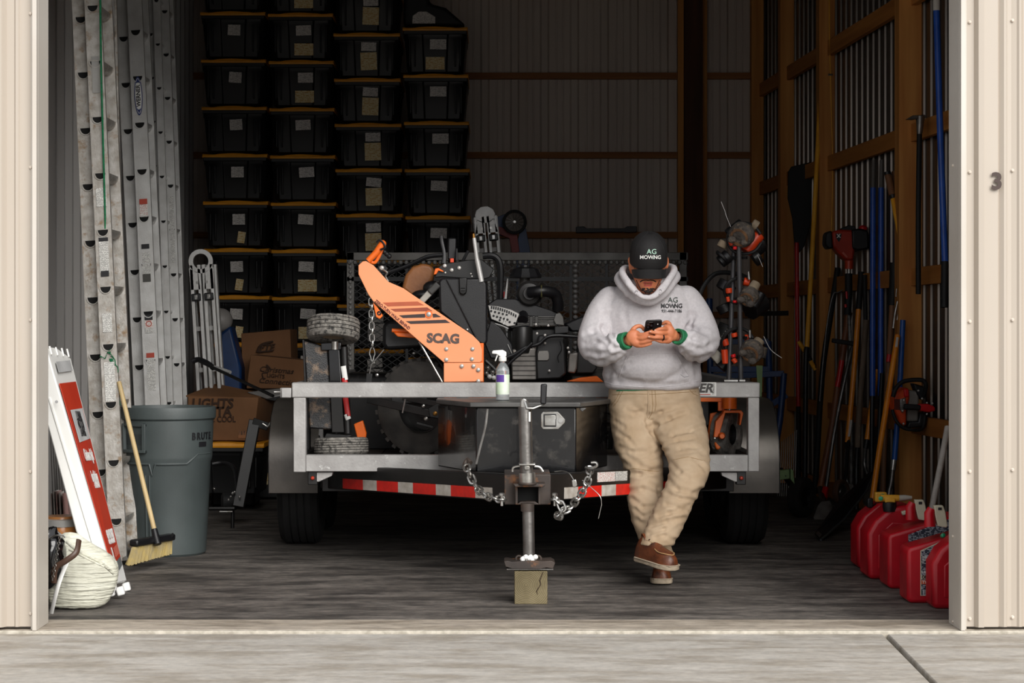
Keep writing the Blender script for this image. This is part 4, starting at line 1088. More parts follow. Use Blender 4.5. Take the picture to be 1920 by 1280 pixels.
MB().tube(smooth_path([P(876, 878, 9.14), P(872, 870, 9.12), P(877, 862, 9.12), P(882, 868, 9.1)]), .012, 8).build('chain_hook', Mr, TR)
MB().tube(smooth_path([P(1040, 884, 8.95), P(1056, 883, 8.93), P(1068, 888, 8.9), P(1076, 900, 8.88)]), .0025, 6).build('breakaway_wire', M_zinc, TR)
Q([(1072, 900), (1080, 898), (1083, 910), (1078, 914), (1073, 912)], 8.87, .006, 'wire_tag', M_zinc, TR)
MB().tube(smooth_path([P(1092, 900, 9.0), P(1110, 915, 8.97), P(1125, 930, 8.95), P(1128, 945, 8.95), P(1127, 950, 8.95), P(1122, 972, 8.95)]), .0018, 5).build('loose_wire', M_zinc, TR)
# ---- toolbox on the tongue
TB = thing('tongue_toolbox', 'glossy black steel toolbox on the trailer tongue with a paddle latch', 'toolbox', (TX, 9.5, .56))
def tb(px, py, Y): return P(px, py, Y)
Yf = 9.35
fl = [tb(893, 886, Yf), tb(1080, 886, Yf), tb(1080, 763, Yf), tb(905, 762, Yf)]
top_y, bot_y = 763, 886
x1, x2 = fl[0].x, fl[1].x; zb_, zt_ = fl[0].z, fl[2].z
xs_l = tb(822, 0, 9.82).x; xs_r = tb(1138, 0, 9.82).x
foot = [(x1, Yf), (x2, Yf), (xs_r, 9.80), (xs_r, 9.93), (xs_l, 9.93), (xs_l, 9.80)]
MB().prism([Vector((x_, y_, zb_)) for x_, y_ in foot], (0, 0, zt_ - zb_)).build('box_body', mat('scuffed_gloss_black', '#111113', .22, 0.0, '#060607', 5, .5, bump=.15, bscale=9, dirt='#45423e', dscale=9, dlo=.56, dhi=.75, coat=.4, bdist=.01), TB, bevel=.006)
lidf = [(x1 - .03, Yf - .03), (x2 + .02, Yf - .03), (xs_r + .02, 9.78), (xs_r + .02, 9.95), (xs_l - .01, 9.95), (xs_l - .01, 9.78)]
MB().prism([Vector((x_, y_, zt_)) for x_, y_ in lidf], (0, 0, .024)).build('lid', mat('dusty_dark_steel', '#5b5a58', .45, .3, '#3d3c3b', 6, .5), TB, bevel=.005)
Q([(1087, 764), (1100, 765), (1092, 772), (1087, 768)], Yf, .02, 'lid_bracket', mat('dusty_dark_steel', '#5b5a58'), TB)
MB().tube(smooth_path([tb(914, 766, Yf - .004), tb(910, 800, Yf - .004), tb(900, 840, Yf - .004), tb(893, 870, Yf - .004)]), .006, 6, flat=.4).build('crease', M_steel, TB)
lat = Q([(1014, 776), (1018, 771), (1046, 771), (1060, 786), (1060, 792), (1047, 805), (1018, 805), (1014, 800)], Yf - .006, .006, 'latch_plate', M_zinc, TB)
Q([(1019, 800), (1019, 776), (1043, 776), (1043, 800)], Yf - .008, .004, 'latch_frame', M_ink, lat); Q([(1021, 798), (1021, 778), (1042, 778), (1042, 798)], Yf - .012, .005, 'latch_paddle', M_zinc, lat)
MB().cyl(tb(1051, 788, Yf - .006), tb(1051, 788, Yf - .012), .011, n=16).build('key_lock', M_zinc, lat)
# rail sticker
stk = Q([(1290, 742), (1296, 716.5), (1343, 716.5), (1343, 742)], YR - .001, .001, 'rail_sticker', M_whitep, TR, bevel=0)
text('BER', .062, P(1316, 728, YR - .002), (1, 0, 0), (0, 0, 1), mat('dark_grey_print', '#4a4745', .5), TR, 'lettering', .04, 1.04, .001, shear=.25)
text('TRAILERS', .0135, P(1338, 729, YR - .002), (0, 0, 1), (-1, 0, 0), mat('dark_grey_print', '#4a4745'), TR, 'lettering', .01, 1.0, .001)
Q([(1298, 740), (1298, 738.6), (1332, 738.6), (1332, 740)], YR - .002, .001, 'sticker_line', M_redp, TR, bevel=0)
# ---- fenders and road wheels
for s_, x0, x1_ in ((-1, -1.235, -.965), (1, 1.27, 1.545)):
    xa, xb = min(x0, x1_), max(x0, x1_)
    mb = MB(); prof = [(10.72, .33), (10.72, .50), (10.75, .62), (10.84, .74), (10.98, .81), (11.15, .83), (12.35, .83), (12.52, .80), (12.66, .70), (12.70, .50), (12.70, .36)]
    outer = [Vector((xa, y_, z_)) for y_, z_ in prof]; ring = []
    def sh(x_, off): return [Vector((x_, y_ + (off if i < 3 else 0) - (off if i > 7 else 0), z_ - (off if 2 < i < 9 else 0))) for i, (y_, z_) in enumerate(prof)]
    rr = [sh(xa, 0), sh(xb, 0), sh(xb, .004), sh(xa, .004)]
    cols = [[r_[i] for r_ in rr] for i in range(len(prof))]
    mb.loft(cols)
    mb.build('fender', mat('dull_fender_steel', '#6b6660', .35, .55, '#3f3c39', 3, .6, bump=.1), TR, bevel=.002)
    xo = xa if s_ < 0 else xb
    mb = MB(); mb.prism([Vector((xo, y_, z_)) for y_, z_ in prof + [(12.62, .36), (12.6, .5), (12.5, .66), (12.2, .74), (11.15, .74), (10.9, .66), (10.80, .5), (10.80, .33)]], (-.004 * s_, 0, 0)); mb.build('fender_skirt', M_blkmetal, TR)
    for y_ in (11.28, 12.08):
        wheel(((xa + xb)/2 + s_*.004, y_, .33), .33, .235, 'tyre', TR, tread=4, rimr=.55)
        MB().cyl(((xa + xb)/2 - s_*.1, y_, .33), (.154, y_, .33), .03, n=10).build('axle', M_blkmetal, TR)
# ---- tail gate of expanded mesh
M_gate = mat('dull_gate_steel', '#83817d', .5, .3, '#5d5b57', 6, .6)
YG = 13.72; gx0, gx1 = (650 - 929)*YG/F, (1290 - 929)*YG/F; gz1 = zz(473, YG); gz0 = .50
MB().box((gx0, YG, gz1 - .055), (gx1, YG + .05, gz1)).build('gate_rail', M_gate, TR, bevel=.003)
MB().box((gx0, YG, gz0), (gx1, YG + .05, gz0 + .05)).build('gate_rail', M_gate, TR, bevel=.003)
MB().box((gx0, YG, gz1 - .20), (gx1, YG + .03, gz1 - .17)).build('gate_bar', M_blkmetal, TR)
for px in (650, 1274): MB().box(((px - 929)*YG/F, YG + .0, gz0), ((px + 14 - 929)*YG/F, YG + .05, gz1)).build('gate_post', M_gate, TR, bevel=.003)
for px in (760, 866, 972, 1068, 1135): MB().box(((px - 929)*YG/F, YG + .006, gz0), ((px + 5 - 929)*YG/F, YG + .03, gz1)).build('gate_bar', M_blkmetal, TR)
mb = MB(); nx = 34; dw = (gx1 - gx0)/nx; dh = .047; nz_ = int((gz1 - gz0)/dh)
for j in range(nz_):
    z_ = gz0 + j*dh
    for i in range(nx):
        x_ = gx0 + i*dw
        for a_, b2 in (((x_, z_), (x_ + dw/2, z_ + dh/2)), ((x_ + dw/2, z_ + dh/2), (x_ + dw, z_)), ((x_, z_), (x_ + dw/2, z_ - dh/2)), ((x_ + dw/2, z_ - dh/2), (x_ + dw, z_))):
            A_ = Vector((a_[0], YG + .02, a_[1])); B_ = Vector((b2[0], YG + .02, b2[1])); d_ = (B_ - A_).normalized(); n_ = Vector((-d_.z, 0, d_.x))*.0022
            mb.poly([A_ - n_, B_ - n_, B_ + n_, A_ + n_, A_ - n_ + Vector((0, .006, 0)), B_ - n_ + Vector((0, .006, 0)), B_ + n_ + Vector((0, .006, 0)), A_ + n_ + Vector((0, .006, 0))], [(0,1,2,3), (7,6,5,4), (0,4,5,1), (2,6,7,3)])
mb.build('mesh_panel', M_blkmetal, TR, smooth=False, kind='stuff')
# weld beads / chain-like strip behind the mesh, scalloped top edge
mb = MB()
for i in range(60): mb.ball((gx0 + (i + .5)*(gx1 - gx0)/60, YG - .004, gz1 - .07), (.018, .012, .016), 6, 4)
mb.build('weld_beads', M_gate, TR, kind='stuff')
mb = MB()
for i in range(24): mb.ball(P(1079, 498 + i*9.6, YG - .01), (.017, .01, .015), 8, 5)
for i in range(24): mb.ball(P(657, 490 + i*9.6, YG - .01), (.012, .01, .014), 8, 5)
mb.build('gate_weld_beads', M_galvtube, TR, kind='stuff')
# ---- spray bottle on the toolbox lid
sb = thing('spray_bottle', 'clear plastic bottle with green and purple label on the toolbox lid', 'bottle', P(942, 752, 9.6))
cb = P(942.5, 752, 9.55); cb.z = zt_ + .0245
kk = 9.55 / F
MB().lathe([(.028, 0), (.033, .004), (.033, .14), (.031, .155), (.018, .178), (.012, .182), (.012, .19)], cb, (0, 0, 1), 24).build('bottle', mat('clear_plastic', '#dfe3e4', .08, 0, '#cfd6d8', 4, .5, trans=.75), sb)
MB().lathe([(.0332, .03), (.0336, .031), (.0336, .125), (.0332, .126)], cb, (0, 0, 1), 24, cap=False).build('label', mat('bottle_label', '#e6e9e4', .4, 0, '#b9d6a8', 14, .7), sb)
o_ = MB(); g = []
for i in range(8): 
    a_ = math.radians(205 + i*11); g.append([cb + Vector((math.cos(a_)*.0345, math.sin(a_)*.0345, z_)) for z_ in (.09, .125)])
for A_, B_ in zip(g, g[1:]): o_.poly([A_[0], B_[0], B_[1], A_[1]], [(0, 1, 2, 3)])
o_.build('label_band', mat('purple_print', '#5b3a9a', .4), sb, smooth=False)
hx = cb + Vector((0, 0, .19))
MB().lathe([(.018, 0), (.019, .004), (.019, .018), (.014, .022), (.012, .03)], hx, (0, 0, 1), 18).build('collar', M_white, sb)
MB().prism([hx + Vector(v_) for v_ in ((.018, -.012, .022), (.018, -.012, .045), (.0, -.012, .055), (-.045, -.012, .052), (-.052, -.012, .047), (-.052, -.012, .036), (-.03, -.012, .034), (-.012, -.012, .022))], (0, .024, 0)).build('spray_head', M_white, sb, bevel=.004)
MB().beam(hx + Vector((-.024, 0, .034)), hx + Vector((-.036, 0, .0)), .012, .006).build('trigger', M_white, sb, bevel=.002)
# ================================================================ WALK-BEHIND MOWER
MW = thing('walk_behind_mower', 'orange and black walk-behind mower with engine, standing in the front of the trailer', 'mower', (-.3, 10.9, zdk))
YP = 10.32
plate = [(672, 497), (680, 490), (686, 489), (700, 497), (728, 528), (756, 540), (766, 547), (886, 628), (899, 641), (904, 655), (904, 676), (900, 679.5), (832, 679.5), (784, 638), (699, 564), (690, 551), (672, 514)]
pl = Q(plate, YP, .012, 'arm_panel', M_orangeL, MW, bevel=.003)
Q([(832, 680), (906, 680), (906, 715), (832, 716)], YP + .004, .01, 'arm_base', M_orangeL, MW)
Q([(893, 643), (907, 643), (907, 716), (893, 716)], YP + .01, .08, 'arm_flange', M_orange, MW)
Q([(832, 716), (888, 716), (888, 759), (832, 759)], YP + .02, .05, 'arm_bracket', M_orange, MW)
M_dec = mat('dark_decal', '#3a2a2a', .5); M_dec2 = mat('brown_decal', '#8a3f28', .5, 0, '#a04a2c', 9, .5); M_dec3 = mat('faded_decal', '#c9603a', .5)
Yd_ = YP - .0022
for pts, m_ in (([(718, 567), (783, 565), (795, 572), (727, 574)], M_dec3), ([(732, 579), (801, 576), (811, 583), (741, 584)], M_dec2), ([(748, 591), (797, 588), (797, 595), (756, 596)], M_dec), ([(811, 588), (817, 588), (827, 594), (812, 595)], M_dec), ([(761, 602), (835, 599), (844, 605), (770, 607)], M_dec)):
    Q(pts, Yd_, .0015, 'decal_stripe', m_, pl, bevel=0, smooth=False)
text('SCAG', .066, P(831, 635, Yd_), (1, 0, -.03), (0, 0, 1), mat('grey_brown_print', '#5f4e48', .5), pl, 'lettering', .05, 1.0, .0015)
text('ZERO-TURN WALK BEHIND', .0215, P(736, 590, Yd_), (52, 0, -43), (43, 0, 52), mat('maroon_print', '#6a231c', .5), pl, 'lettering', .03, .86, .0015)
M_bolt = mat('bright_bolt', '#d8d4ce', .35, .4)
for x_, y_ in ((837, 654), (886, 654), (837, 674), (885, 673), (866, 686), (888, 686), (897, 693), (897, 714)): bolt(P(x_, y_, YP - .001), .0105, MW, M_bolt)
MB().lathe([(.020, 0), (.020, .001), (.013, .002), (.013, .006), (.008, .009), (.0005, .010)], P(804, 589, YP - .001), (0, -1, 0), 20).build('pivot_bolt', M_bolt, MW)
MB().ring([(.013, 0), (.020, 0), (.020, .003), (.013, .003)], P(804, 589, YP - .002), (0, -1, 0), 20).build('pivot_washer', M_orange, MW)
# handle tube with round end, clamp
MB().tube([P(690, 489, YP + .02), P(706, 473, YP + .02), P(716, 459, YP + .02)], [.016, .018, .020], 14).ball(P(717, 457, YP + .02), .0205).build('handle_tube', M_orange, MW)
MB().tube(smooth_path([P(718, 462, YP + .03), P(712, 478, YP + .03), P(703, 492, YP + .03), P(694, 490, YP + .03)]), .009, 8).build('handle_brace', M_orange, MW)
MB().tube(smooth_path([P(706, 455, YP), P(712, 450, YP), P(719, 456, YP), P(722, 464, YP), P(713, 468, YP)]), .006, 6).build('cable_clip', M_blk, MW)
for i in range(4): MB().ball(P(716 + i*4.5, 468 + i*4, YP + .04), .014, 8, 6).build('cable_cluster', M_blk, MW)
Q([(708, 498), (722, 497), (728, 503), (722, 512), (710, 508)], YP + .03, .02, 'latch_plate', M_blkmetal, MW); bolt(P(716, 502, YP + .028), .012, MW, M_bolt)
MB().tube(smooth_path([P(718, 505, YP + .02), P(726, 511, YP + .02), P(723, 518, YP + .02), P(728, 528, YP + .02)]), .005, 6).build('snap_clip', M_zinc, MW)
# lower ear and hanging chain with carabiner
Q([(699, 565), (713, 583), (718, 592), (712, 598), (705, 594)], YP + .015, .02, 'ear', M_orange, MW); MB().torus(P(711, 587, YP + .014), .008, .004, (0, 1, 0)).build('ear_bush', M_blkmetal, MW)
chain([P(696, 560, YP + .03), P(698, 650, YP + .03)], .042, .004, M_zinc, MW)
car = [P(698 + 5.0*math.cos(a_) * (1 if math.sin(a_) < 0.2 else .6), 664 - 13*math.sin(a_)*-1, YP + .03) for a_ in [2*PI*i/16 for i in range(16)]]
MB().tube(car, .0035, 6, closed=True, caps=False).build('carabiner', M_zinc, MW)
# orange bar + black muffler box behind
MB().tube([P(735, 619, YP + .1), P(780, 621, YP + .1)], .011, 10).build('foot_bar', M_orange, MW)
Q([(738, 623), (776, 623), (780, 634), (745, 631)], YP + .08, .05, 'foot_plate', M_orange, MW, bevel=.006)
Q([(717, 610), (726, 600), (790, 604), (792, 652), (724, 656), (717, 646)], YP + .22, .25, 'muffler', M_blk, MW, bevel=.02, seg=3)
MB().tube([P(786, 640, YP + .02), P(829, 716, YP + .02)], .006, 8).build('gas_strut', M_zinc, MW)
MB().tube([P(800, 642, YP + .05), P(832, 690, YP + .05)], .006, 8).build('gas_strut', M_blkmetal, MW)
# tank
tk = Q([(822, 527), (828, 521), (905, 521), (913, 532), (914, 640), (908, 648), (894, 642), (824, 585)], YP + .05, .30, 'fuel_tank', M_blk, MW, bevel=.018, seg=3)
MB().tube([P(838, 524, YP + .045), P(896, 640, YP + .045)], .006, 6).build('tank_rib', M_blk, tk)
Q([(860, 520), (876, 520), (875, 548), (871, 553), (865, 553), (861, 548)], YP + .03, .03, 'tank_clip', M_blkmetal, tk, bevel=.006)
for yy in (540, 545, 549): MB().cyl(P(864, yy, YP + .028), P(872, yy, YP + .028), .0025, n=6).build('clip_rib', M_blkmetal, tk)
bolt(P(876, 618, YP + .046), .008, MW, M_zinc)
# park lever
MB().beam(P(790, 565, YP + .025), P(808, 546, YP + .025), .034, .010, up=(0, 1, 0)).build('lever', mat('lever_steel', '#a8a49c', .4, .4), MW, bevel=.004)
MB().beam(P(805, 549, YP + .02), P(822, 532, YP + .02), .036, .022, up=(0, 1, 0)).build('lever_grip', mat('dark_grey_rubber', '#3e3d3b', .6), MW, bevel=.008, seg=3)
# console
Q([(815, 520), (822, 500), (832, 494), (880, 487), (903, 486), (926, 505), (918, 520), (905, 524), (830, 519)], YP + .12, .03, 'console_plate', M_blkmetal, MW, bevel=.004)
for x_, y_ in ((834, 498), (847, 506), (861, 502)): bolt(P(x_, y_, YP + .118), .010, MW, M_bolt)
for x_, y_ in ((835, 511), (883, 513), (885, 518)): bolt(P(x_, y_, YP + .115), .005, MW, M_bolt)
MB().tube(smooth_path([P(832, 494, YP+.14), P(833, 475, YP+.15), P(829, 455, YP+.16), P(827, 442, YP+.16)]), [.016]*1 + [.015, .013, .012, .011] + [.010]*14, 8, flat=.6).build('speed_lever', M_blk, MW)
MB().beam(P(847, 487, YP+.2), P(848, 446, YP+.2), .045, .03, up=(0, 1, 0)).build('speed_lever', M_blk, MW, bevel=.008)
Q([(844, 492), (844, 484), (851, 484), (851, 492)], YP + .12, .03, 'lever_tab', mat('bright_orange_plastic', '#f0502a', .4), MW)
Q([(813, 515), (816, 503), (822, 502), (832, 508), (831, 510), (822, 507), (818, 514)], YP + .10, .02, 'hook_tab', M_orange, MW)
MB().tube([P(866, 492, YP+.2), P(878, 470, YP+.2)], .008, 8).build('toggle', M_blk, MW)
MB().tube([P(856, 488, YP+.15), P(856, 466, YP+.15)], [.008, .006], 8).build('toggle', M_blk, MW)
# polished rod standing up
MB().tube([P(889, 446, YP + .05), P(895, 490, YP + .05)], [.010, .0115], 12).build('roll_rod', M_alum, MW); MB().tube([P(895, 488, YP + .05), P(903, 528, YP + .05)], [.0135, .0135], 12).build('roll_rod', M_alum, MW)
MB().cyl(P(888.5, 447, YP+.05), P(888, 438, YP+.05), .007, n=10).build('rod_tip', mat('brass', '#a8783a', .4, .8), MW)
# brown seat pad and black hoses
mb = MB(); prof = [(753, 541), (760, 515), (773, 500), (792, 494), (806, 496), (815, 505), (812, 524), (797, 548), (775, 560)]
MB().prism([P(a, b, YP + .3) for a, b in prof], (0, .12, 0)).build('seat_pad', mat('brown_leather', '#9a6336', .5, 0, '#7d4c26', 9, .5, bump=.2), MW, bevel=.025, seg=4)
MB().ball(P(810, 540, YP+.2), (.05, .05, .04), 12, 8).ball(P(796, 553, YP+.2), (.07, .05, .03), 12, 8).build('control_boot', M_blk, MW)
MB().tube(smooth_path([P(700, 520, 10.9), P(760, 500, 10.9), P(800, 482, 10.9), P(830, 478, 10.9)]), .012, 8).build('hose', M_blk, MW)
MB().tube(smooth_path([P(905, 480, 10.9), P(925, 480, 10.9), P(937, 495, 10.9), P(938, 540, 10.9), P(937, 580, 10.9)]), .018, 8).build('roll_hoop', M_blk, MW)
# engine
EN = bpy.data.objects.new('engine', None); COL.objects.link(EN); EN.parent = MW; EN.location = (0, 0, 0)
YE = 10.75
def E(pl, Y, dy, nm, m=M_blk, bevel=.006, **kw): return Q(pl, Y, dy, nm, m, EN, bevel=bevel, **kw)
E([(912, 572), (930, 560), (965, 560), (1000, 570), (1045, 585), (1050, 600), (960, 616), (918, 600)], YE + .02, .3, 'shroud')
E([(915, 572), (935, 574), (958, 580), (974, 588), (966, 610), (952, 612), (938, 605), (921, 598)], YE, .012, 'blower_grille', mat('silver_grille', '#c9c6c2', .35, .5), .003)
for r_, (x0, x1_, yy, n_) in enumerate(((921, 950, 583, 5), (924, 950, 592, 5), (934, 962, 600, 4))):
    for i in range(n_): 
        x_ = x0 + (x1_ - x0)*i/max(1, n_ - 1) + r_*1.5
        MB().lathe([(.0065, 0), (.0065, .002)], P(x_, yy + i*1.8, YE - .001), (0, -1, 0), 10).build('grille_hole', M_ink, EN)
for i in range(12): MB().beam(P(922 + i*4.1, 573.5 + i*i*.085 + i*.5, YE-.001), P(921.5 + i*4.1, 579 + i*i*.085 + i*.5, YE-.001), .008, .004, up=(0, 1, 0)).build('grille_slot', M_ink, EN)
MB().beam(P(950, 592, YE - .01), P(944, 608, YE - .01), .008, .01, up=(0, 1, 0)).build('grille_spoke', M_alum, EN)
MB().tube(smooth_path([P(925, 606, YE-.01), P(940, 610, YE-.01), P(953, 616, YE-.01)]), .004, 6).build('grille_rim', M_alum, EN)
E([(965, 592), (990, 590), (1045, 593), (1046, 609), (966, 611)], YE + .02, .25, 'cylinder_fins', mat('engine_dark_alloy', '#4c4b49', .45, .5), .004)
for i in range(6): MB().box(P(970, 609.5 - i*3.0, YE + .012), P(1043, 608.2 - i*3.0, YE + .03)).build('fin', mat('engine_fin', '#6f6d6a', .4, .6), EN)
for x_ in (993, 1003): E([(x_, 593), (x_ + 6, 593), (x_ + 6, 612), (x_, 612)], YE + .005, .02, 'fin_strut', mat('engine_dark_alloy', '#4c4b49'), .002)
E([(952, 614), (1062, 612), (1066, 640), (1060, 712), (955, 712)], YE + .06, .35, 'crankcase', mat('engine_black', '#242322', .38, .2), .02)
MB().lathe([(.052, 0), (.056, .02), (.056, .13), (.050, .145)], P(980, 662, YE + .04), (0, 0, 1), 24).build('oil_filter', mat('engine_black', '#242322'), EN)
E([(958, 655), (1006, 652), (1007, 712), (960, 712)], YE + .0, .05, 'alloy_block', mat('alloy_block', '#a09c96', .4, .6, '#7b7772', 9, .5, dirt='#6b4c30', dscale=9, dlo=.6, dhi=.7), .006)
for i in range(5): MB().box(P(961, 668 + i*9, YE - .006), P(1004, 666.5 + i*9, YE + .005)).build('block_rib', mat('alloy_block_dark', '#504d4a', .5, .5), EN)
E([(1010, 628), (1058, 626), (1062, 700), (1050, 710), (1006, 712), (1004, 660)], YE - .04, .15, 'intake_cover', mat('engine_cover', '#2a2a2b', .4), .01)
E([(1008, 663), (1010, 657), (1028, 657), (1030, 663), (1030, 672), (1027, 676), (1008, 676)], YE - .05, .012, 'spec_plate', mat('spec_plate', '#8f8c87', .3, .7), .003)
E([(1038, 600), (1042, 588), (1050, 586), (1056, 594), (1058, 610), (1042, 608)], YE - .01, .03, 'bracket', mat('grey_bracket', '#6d6b68', .4, .4), .003)
E([(1040, 612), (1066, 611), (1066, 624), (1040, 626)], YE - .02, .12, 'coil_box', mat('engine_cover', '#2a2a2b'), .004)
E([(1058, 607), (1100, 590), (1120, 592), (1120, 622), (1072, 622)], YE + .1, .2, 'rear_cover', M_blk, .01)
for x_, y_ in ((1005, 608), (1028, 610), (1007, 625), (1022, 628), (1022, 643), (1030, 695), (1065, 652), (1067, 660), (1003, 650), (999, 652)): bolt(P(x_, y_, YE - .06), .007, EN, M_bolt)
E([(1067, 662), (1084, 660), (1082, 690), (1078, 700), (1064, 698)], YE - .03, .06, 'starter', mat('alloy_block', '#a09c96'), .008)
E([(1084, 640), (1102, 638), (1120, 690), (1112, 700), (1080, 700)], YE + .02, .15, 'gearcase', mat('engine_cover', '#2a2a2b'), .008)
E([(1063, 715), (1088, 708), (1120, 705), (1132, 716)], YE - .1, .1, 'orange_guard', M_orange, .004)
MB().tube(smooth_path([P(945, 672, YE - .12), P(965, 664, YE-.12), P(985, 652, YE-.12), P(1010, 645, YE-.1), P(1032, 630, YE-.1), P(1080, 631, YE-.08), P(1120, 636, YE-.05)]), .010, 8).build('fuel_hose', M_blk, EN)
MB().tube(smooth_path([P(950, 686, YE - .13), P(965, 672, YE-.13), P(982, 658, YE-.13), P(998, 643, YE-.12)]), .008, 8).build('fuel_hose', M_blk, EN)
MB().tube(smooth_path([P(910, 676, YE - .1), P(925, 690, YE-.1), P(940, 706, YE-.1)]), .012, 8).build('fuel_hose', M_blk, EN)
MB().tube(smooth_path([P(1050, 640, YE - .07), P(1053, 655, YE-.09), P(1046, 668, YE-.09), P(1048, 680, YE-.09)]), .003, 6).build('wire', M_blk, EN)
Q([(907, 640), (920, 600), (940, 615), (960, 645), (965, 672), (920, 672)], YE - .05, .05, 'side_shield', M_blk, MW, bevel=.006)
MB().tube([P(952, 645, YE - .06), P(960, 663, YE-.06)], .003, 6).build('rod', M_zinc, EN)
for i, (x_, y_) in enumerate(((912, 700), (918, 706), (924, 698), (926, 708), (915, 690))): MB().ball(P(x_, y_, YE - .15), .014, 8, 6).build('linkage_knob', M_zinc if i % 2 == 0 else M_alum, EN)
# air cleaner: rain cap, stack, canister, elbow, clamp
AC = P(993, 549, YE)
MB().lathe([(.09, 0), (.092, .008), (.086, .018), (.070, .05), (.045, .058), (.03, .06), (.03, .07), (.001, .07)], P(985, 521, YE + .08), (0, 0, 1), 12).build('rain_cap', M_blk, EN, angle=25)
MB().cyl(P(983, 540, YE + .08), P(984, 521, YE + .08), .028, n=16).build('intake_stack', mat('dusty_black', '#4a4642', .5), EN)
MB().lathe([(.066, .25), (.070, .02), (.068, 0), (.058, -.012), (.056, -.006), (.036, -.012), (.034, -.03), (.001, -.03)], P(993, 550, YE), (0, 1, 0), 32).build('air_canister', mat('canister_black', '#2c2a29', .5), EN)
MB().tube(smooth_path([P(993, 548, YE - .03), P(1010, 546, YE - .06), P(1025, 546, YE-.05), P(1040, 551, YE-.02), P(1046, 565, YE), P(1046, 580, YE + .02)]), .030, 18).build('intake_elbow', M_blk, EN)
MB().torus(P(1015, 546, YE - .055), .031, .005, (1, .0, 0), 20, 6).build('hose_clamp', mat('brassy_clamp', '#9a9560', .35, .7), EN)
MB().tube([P(952, 522, YE+.1), P(947, 565, YE+.1)], [.004, .008], 8).build('dipstick', M_alum, EN)
MB().cyl(P(980, 600, YE), P(984, 560, YE + .15), .03, n=12).build('manifold', M_blk, EN)
for i in range(3): Q([(934 + i*3, 520 + i*14), (941 + i*3, 518 + i*14), (940 + i*3, 530 + i*14), (934 + i*3, 530 + i*14)], 11.1, .02, 'red_part', M_red, MW)
# drive tyres
M_mt = mat('dusty_mower_rubber', '#3c3834', .75, 0, '#242220', 12, .6, bump=.3, bscale=60)
wheel((P(801, 762, 10.50).x, 10.56, P(0, 764, 10.5).z), .265, .22, 'drive_tyre', MW, axis=(.42, .9, 0), knob=.008, rimr=.5, m=M_mt)
wheel((P(1092, 762, 10.9).x, 11.0, P(0, 764, 10.9).z), .26, .22, 'drive_tyre', MW, axis=(1, .2, 0), knob=.008, rimr=.5, m=M_mt)
MB().beam(P(690, 748, 10.42), P(826, 779, 10.30), .028, .04).build('link_arm', M_blkmetal, MW, bevel=.003)
MB().beam(P(755, 745, 10.38), P(835, 760, 10.30), .012, .03).build('link_arm', M_blkmetal, MW, bevel=.003)
Q([(803, 765), (822, 755), (832, 765), (828, 785), (806, 782)], 10.28, .03, 'hub_bracket', M_blkmetal, MW)
bolt(P(816, 775, 10.278), .012, MW, mat('brass', '#a8783a')); bolt(P(799, 785, 10.3), .012, MW); bolt(P(794, 761, 10.3), .009, MW)
MB().tube([P(760, 748, 10.3), P(755, 774, 10.3)], .005, 8).build('pin', M_zinc, MW)
MB().beam(P(782, 792, 10.36), P(812, 800, 10.36), .05, .01).build('spoke', M_blkmetal, MW)
# frame bars seen through the rail
Q([(832, 745), (930, 745), (930, 760), (832, 760)], 10.42, .03, 'frame_bar', M_orange, MW); Q([(960, 747), (1140, 745), (1140, 756), (960, 758)], 10.5, .03, 'frame_bar', M_orange, MW)
# dark deck body behind
Q([(640, 700), (1150, 700), (1150, 850), (640, 850)], 11.1, .5, 'mower_deck', M_blkmetal, MW, bevel=.03)
Q([(663, 795), (680, 788), (687, 812), (683, 838), (672, 832)], 10.55, .05, 'orange_bracket', M_orange, MW, bevel=.006)
for x_, y_ in ((707, 703), (776, 662), (700, 680)): bolt(P(x_, y_, 10.6), .010, MW, M_zinc)
MB().tube([P(690, 716, 10.55), P(696, 684, 10.55), P(720, 655, 10.55)], .004, 6).build('cable', M_steel, MW)
MB().beam(P(693, 700, 10.55), P(690, 740, 10.55), .03, .02, up=(0, 1, 0)).build('post', M_blkmetal, MW)
MB().beam(P(735, 745, 10.5), P(800, 742, 10.5), .02, .06).build('link_arm', M_blkmetal, MW)

# ================================================================ UPRIGHT SULKY (black plate with a wheel at each end)
SK = thing('stand_on_sulky', 'black sulky plate standing upright with a grey wheel at each end', 'sulky', P(630, 850, 10.25))
YS = 10.22
M_sand = mat('black_plate_with_grit', '#17181a', .4, 0, '#0e0e10', 6, .5, bump=.6, bscale=200, dirt='#6f5b48', dscale=14, dlo=.54, dhi=.66)
MB().prism([P(569, 638, YS), P(615, 650, YS + .02), P(625, 806, YS + .02), P(580, 803, YS)], (0, .03, 0)).build('foot_plate', M_sand, SK, bevel=.008)
MB().prism([P(615, 644, YS + .0), P(636, 646, YS), P(646, 811, YS), P(622, 811, YS)], (0, .06, 0)).build('side_channel', M_blkgloss, SK, bevel=.004)
MB().tube([P(569, 637, YS), P(576, 803, YS)], .006, 6).build('plate_edge', M_blkmetal, SK)
MB().tube([P(645, 650, YS + .02), P(652, 812, YS + .02)], .020, 12).build('axle_tube', M_blkmetal, SK)
for a_, b2, mm in (((642, 686), (646, 712), M_whitep), ((643, 708), (647, 722), mat('sticker_red', '#c22b2b', .4)), ((646, 745), (651, 780), mat('sticker_red', '#c22b2b')), ((648, 776), (652, 786), M_whitep)):
    MB().tube([P(a_[0] + 1.5, a_[1], YS + .0), P(b2[0] + 1.5, b2[1], YS + .0)], .014, 10, flat=.5).build('axle_sticker', mm, SK)
MB().beam(P(602, 650, YS), P(640, 648, YS), .02, .04).build('axle_fork', M_blkgloss, SK, bevel=.004)
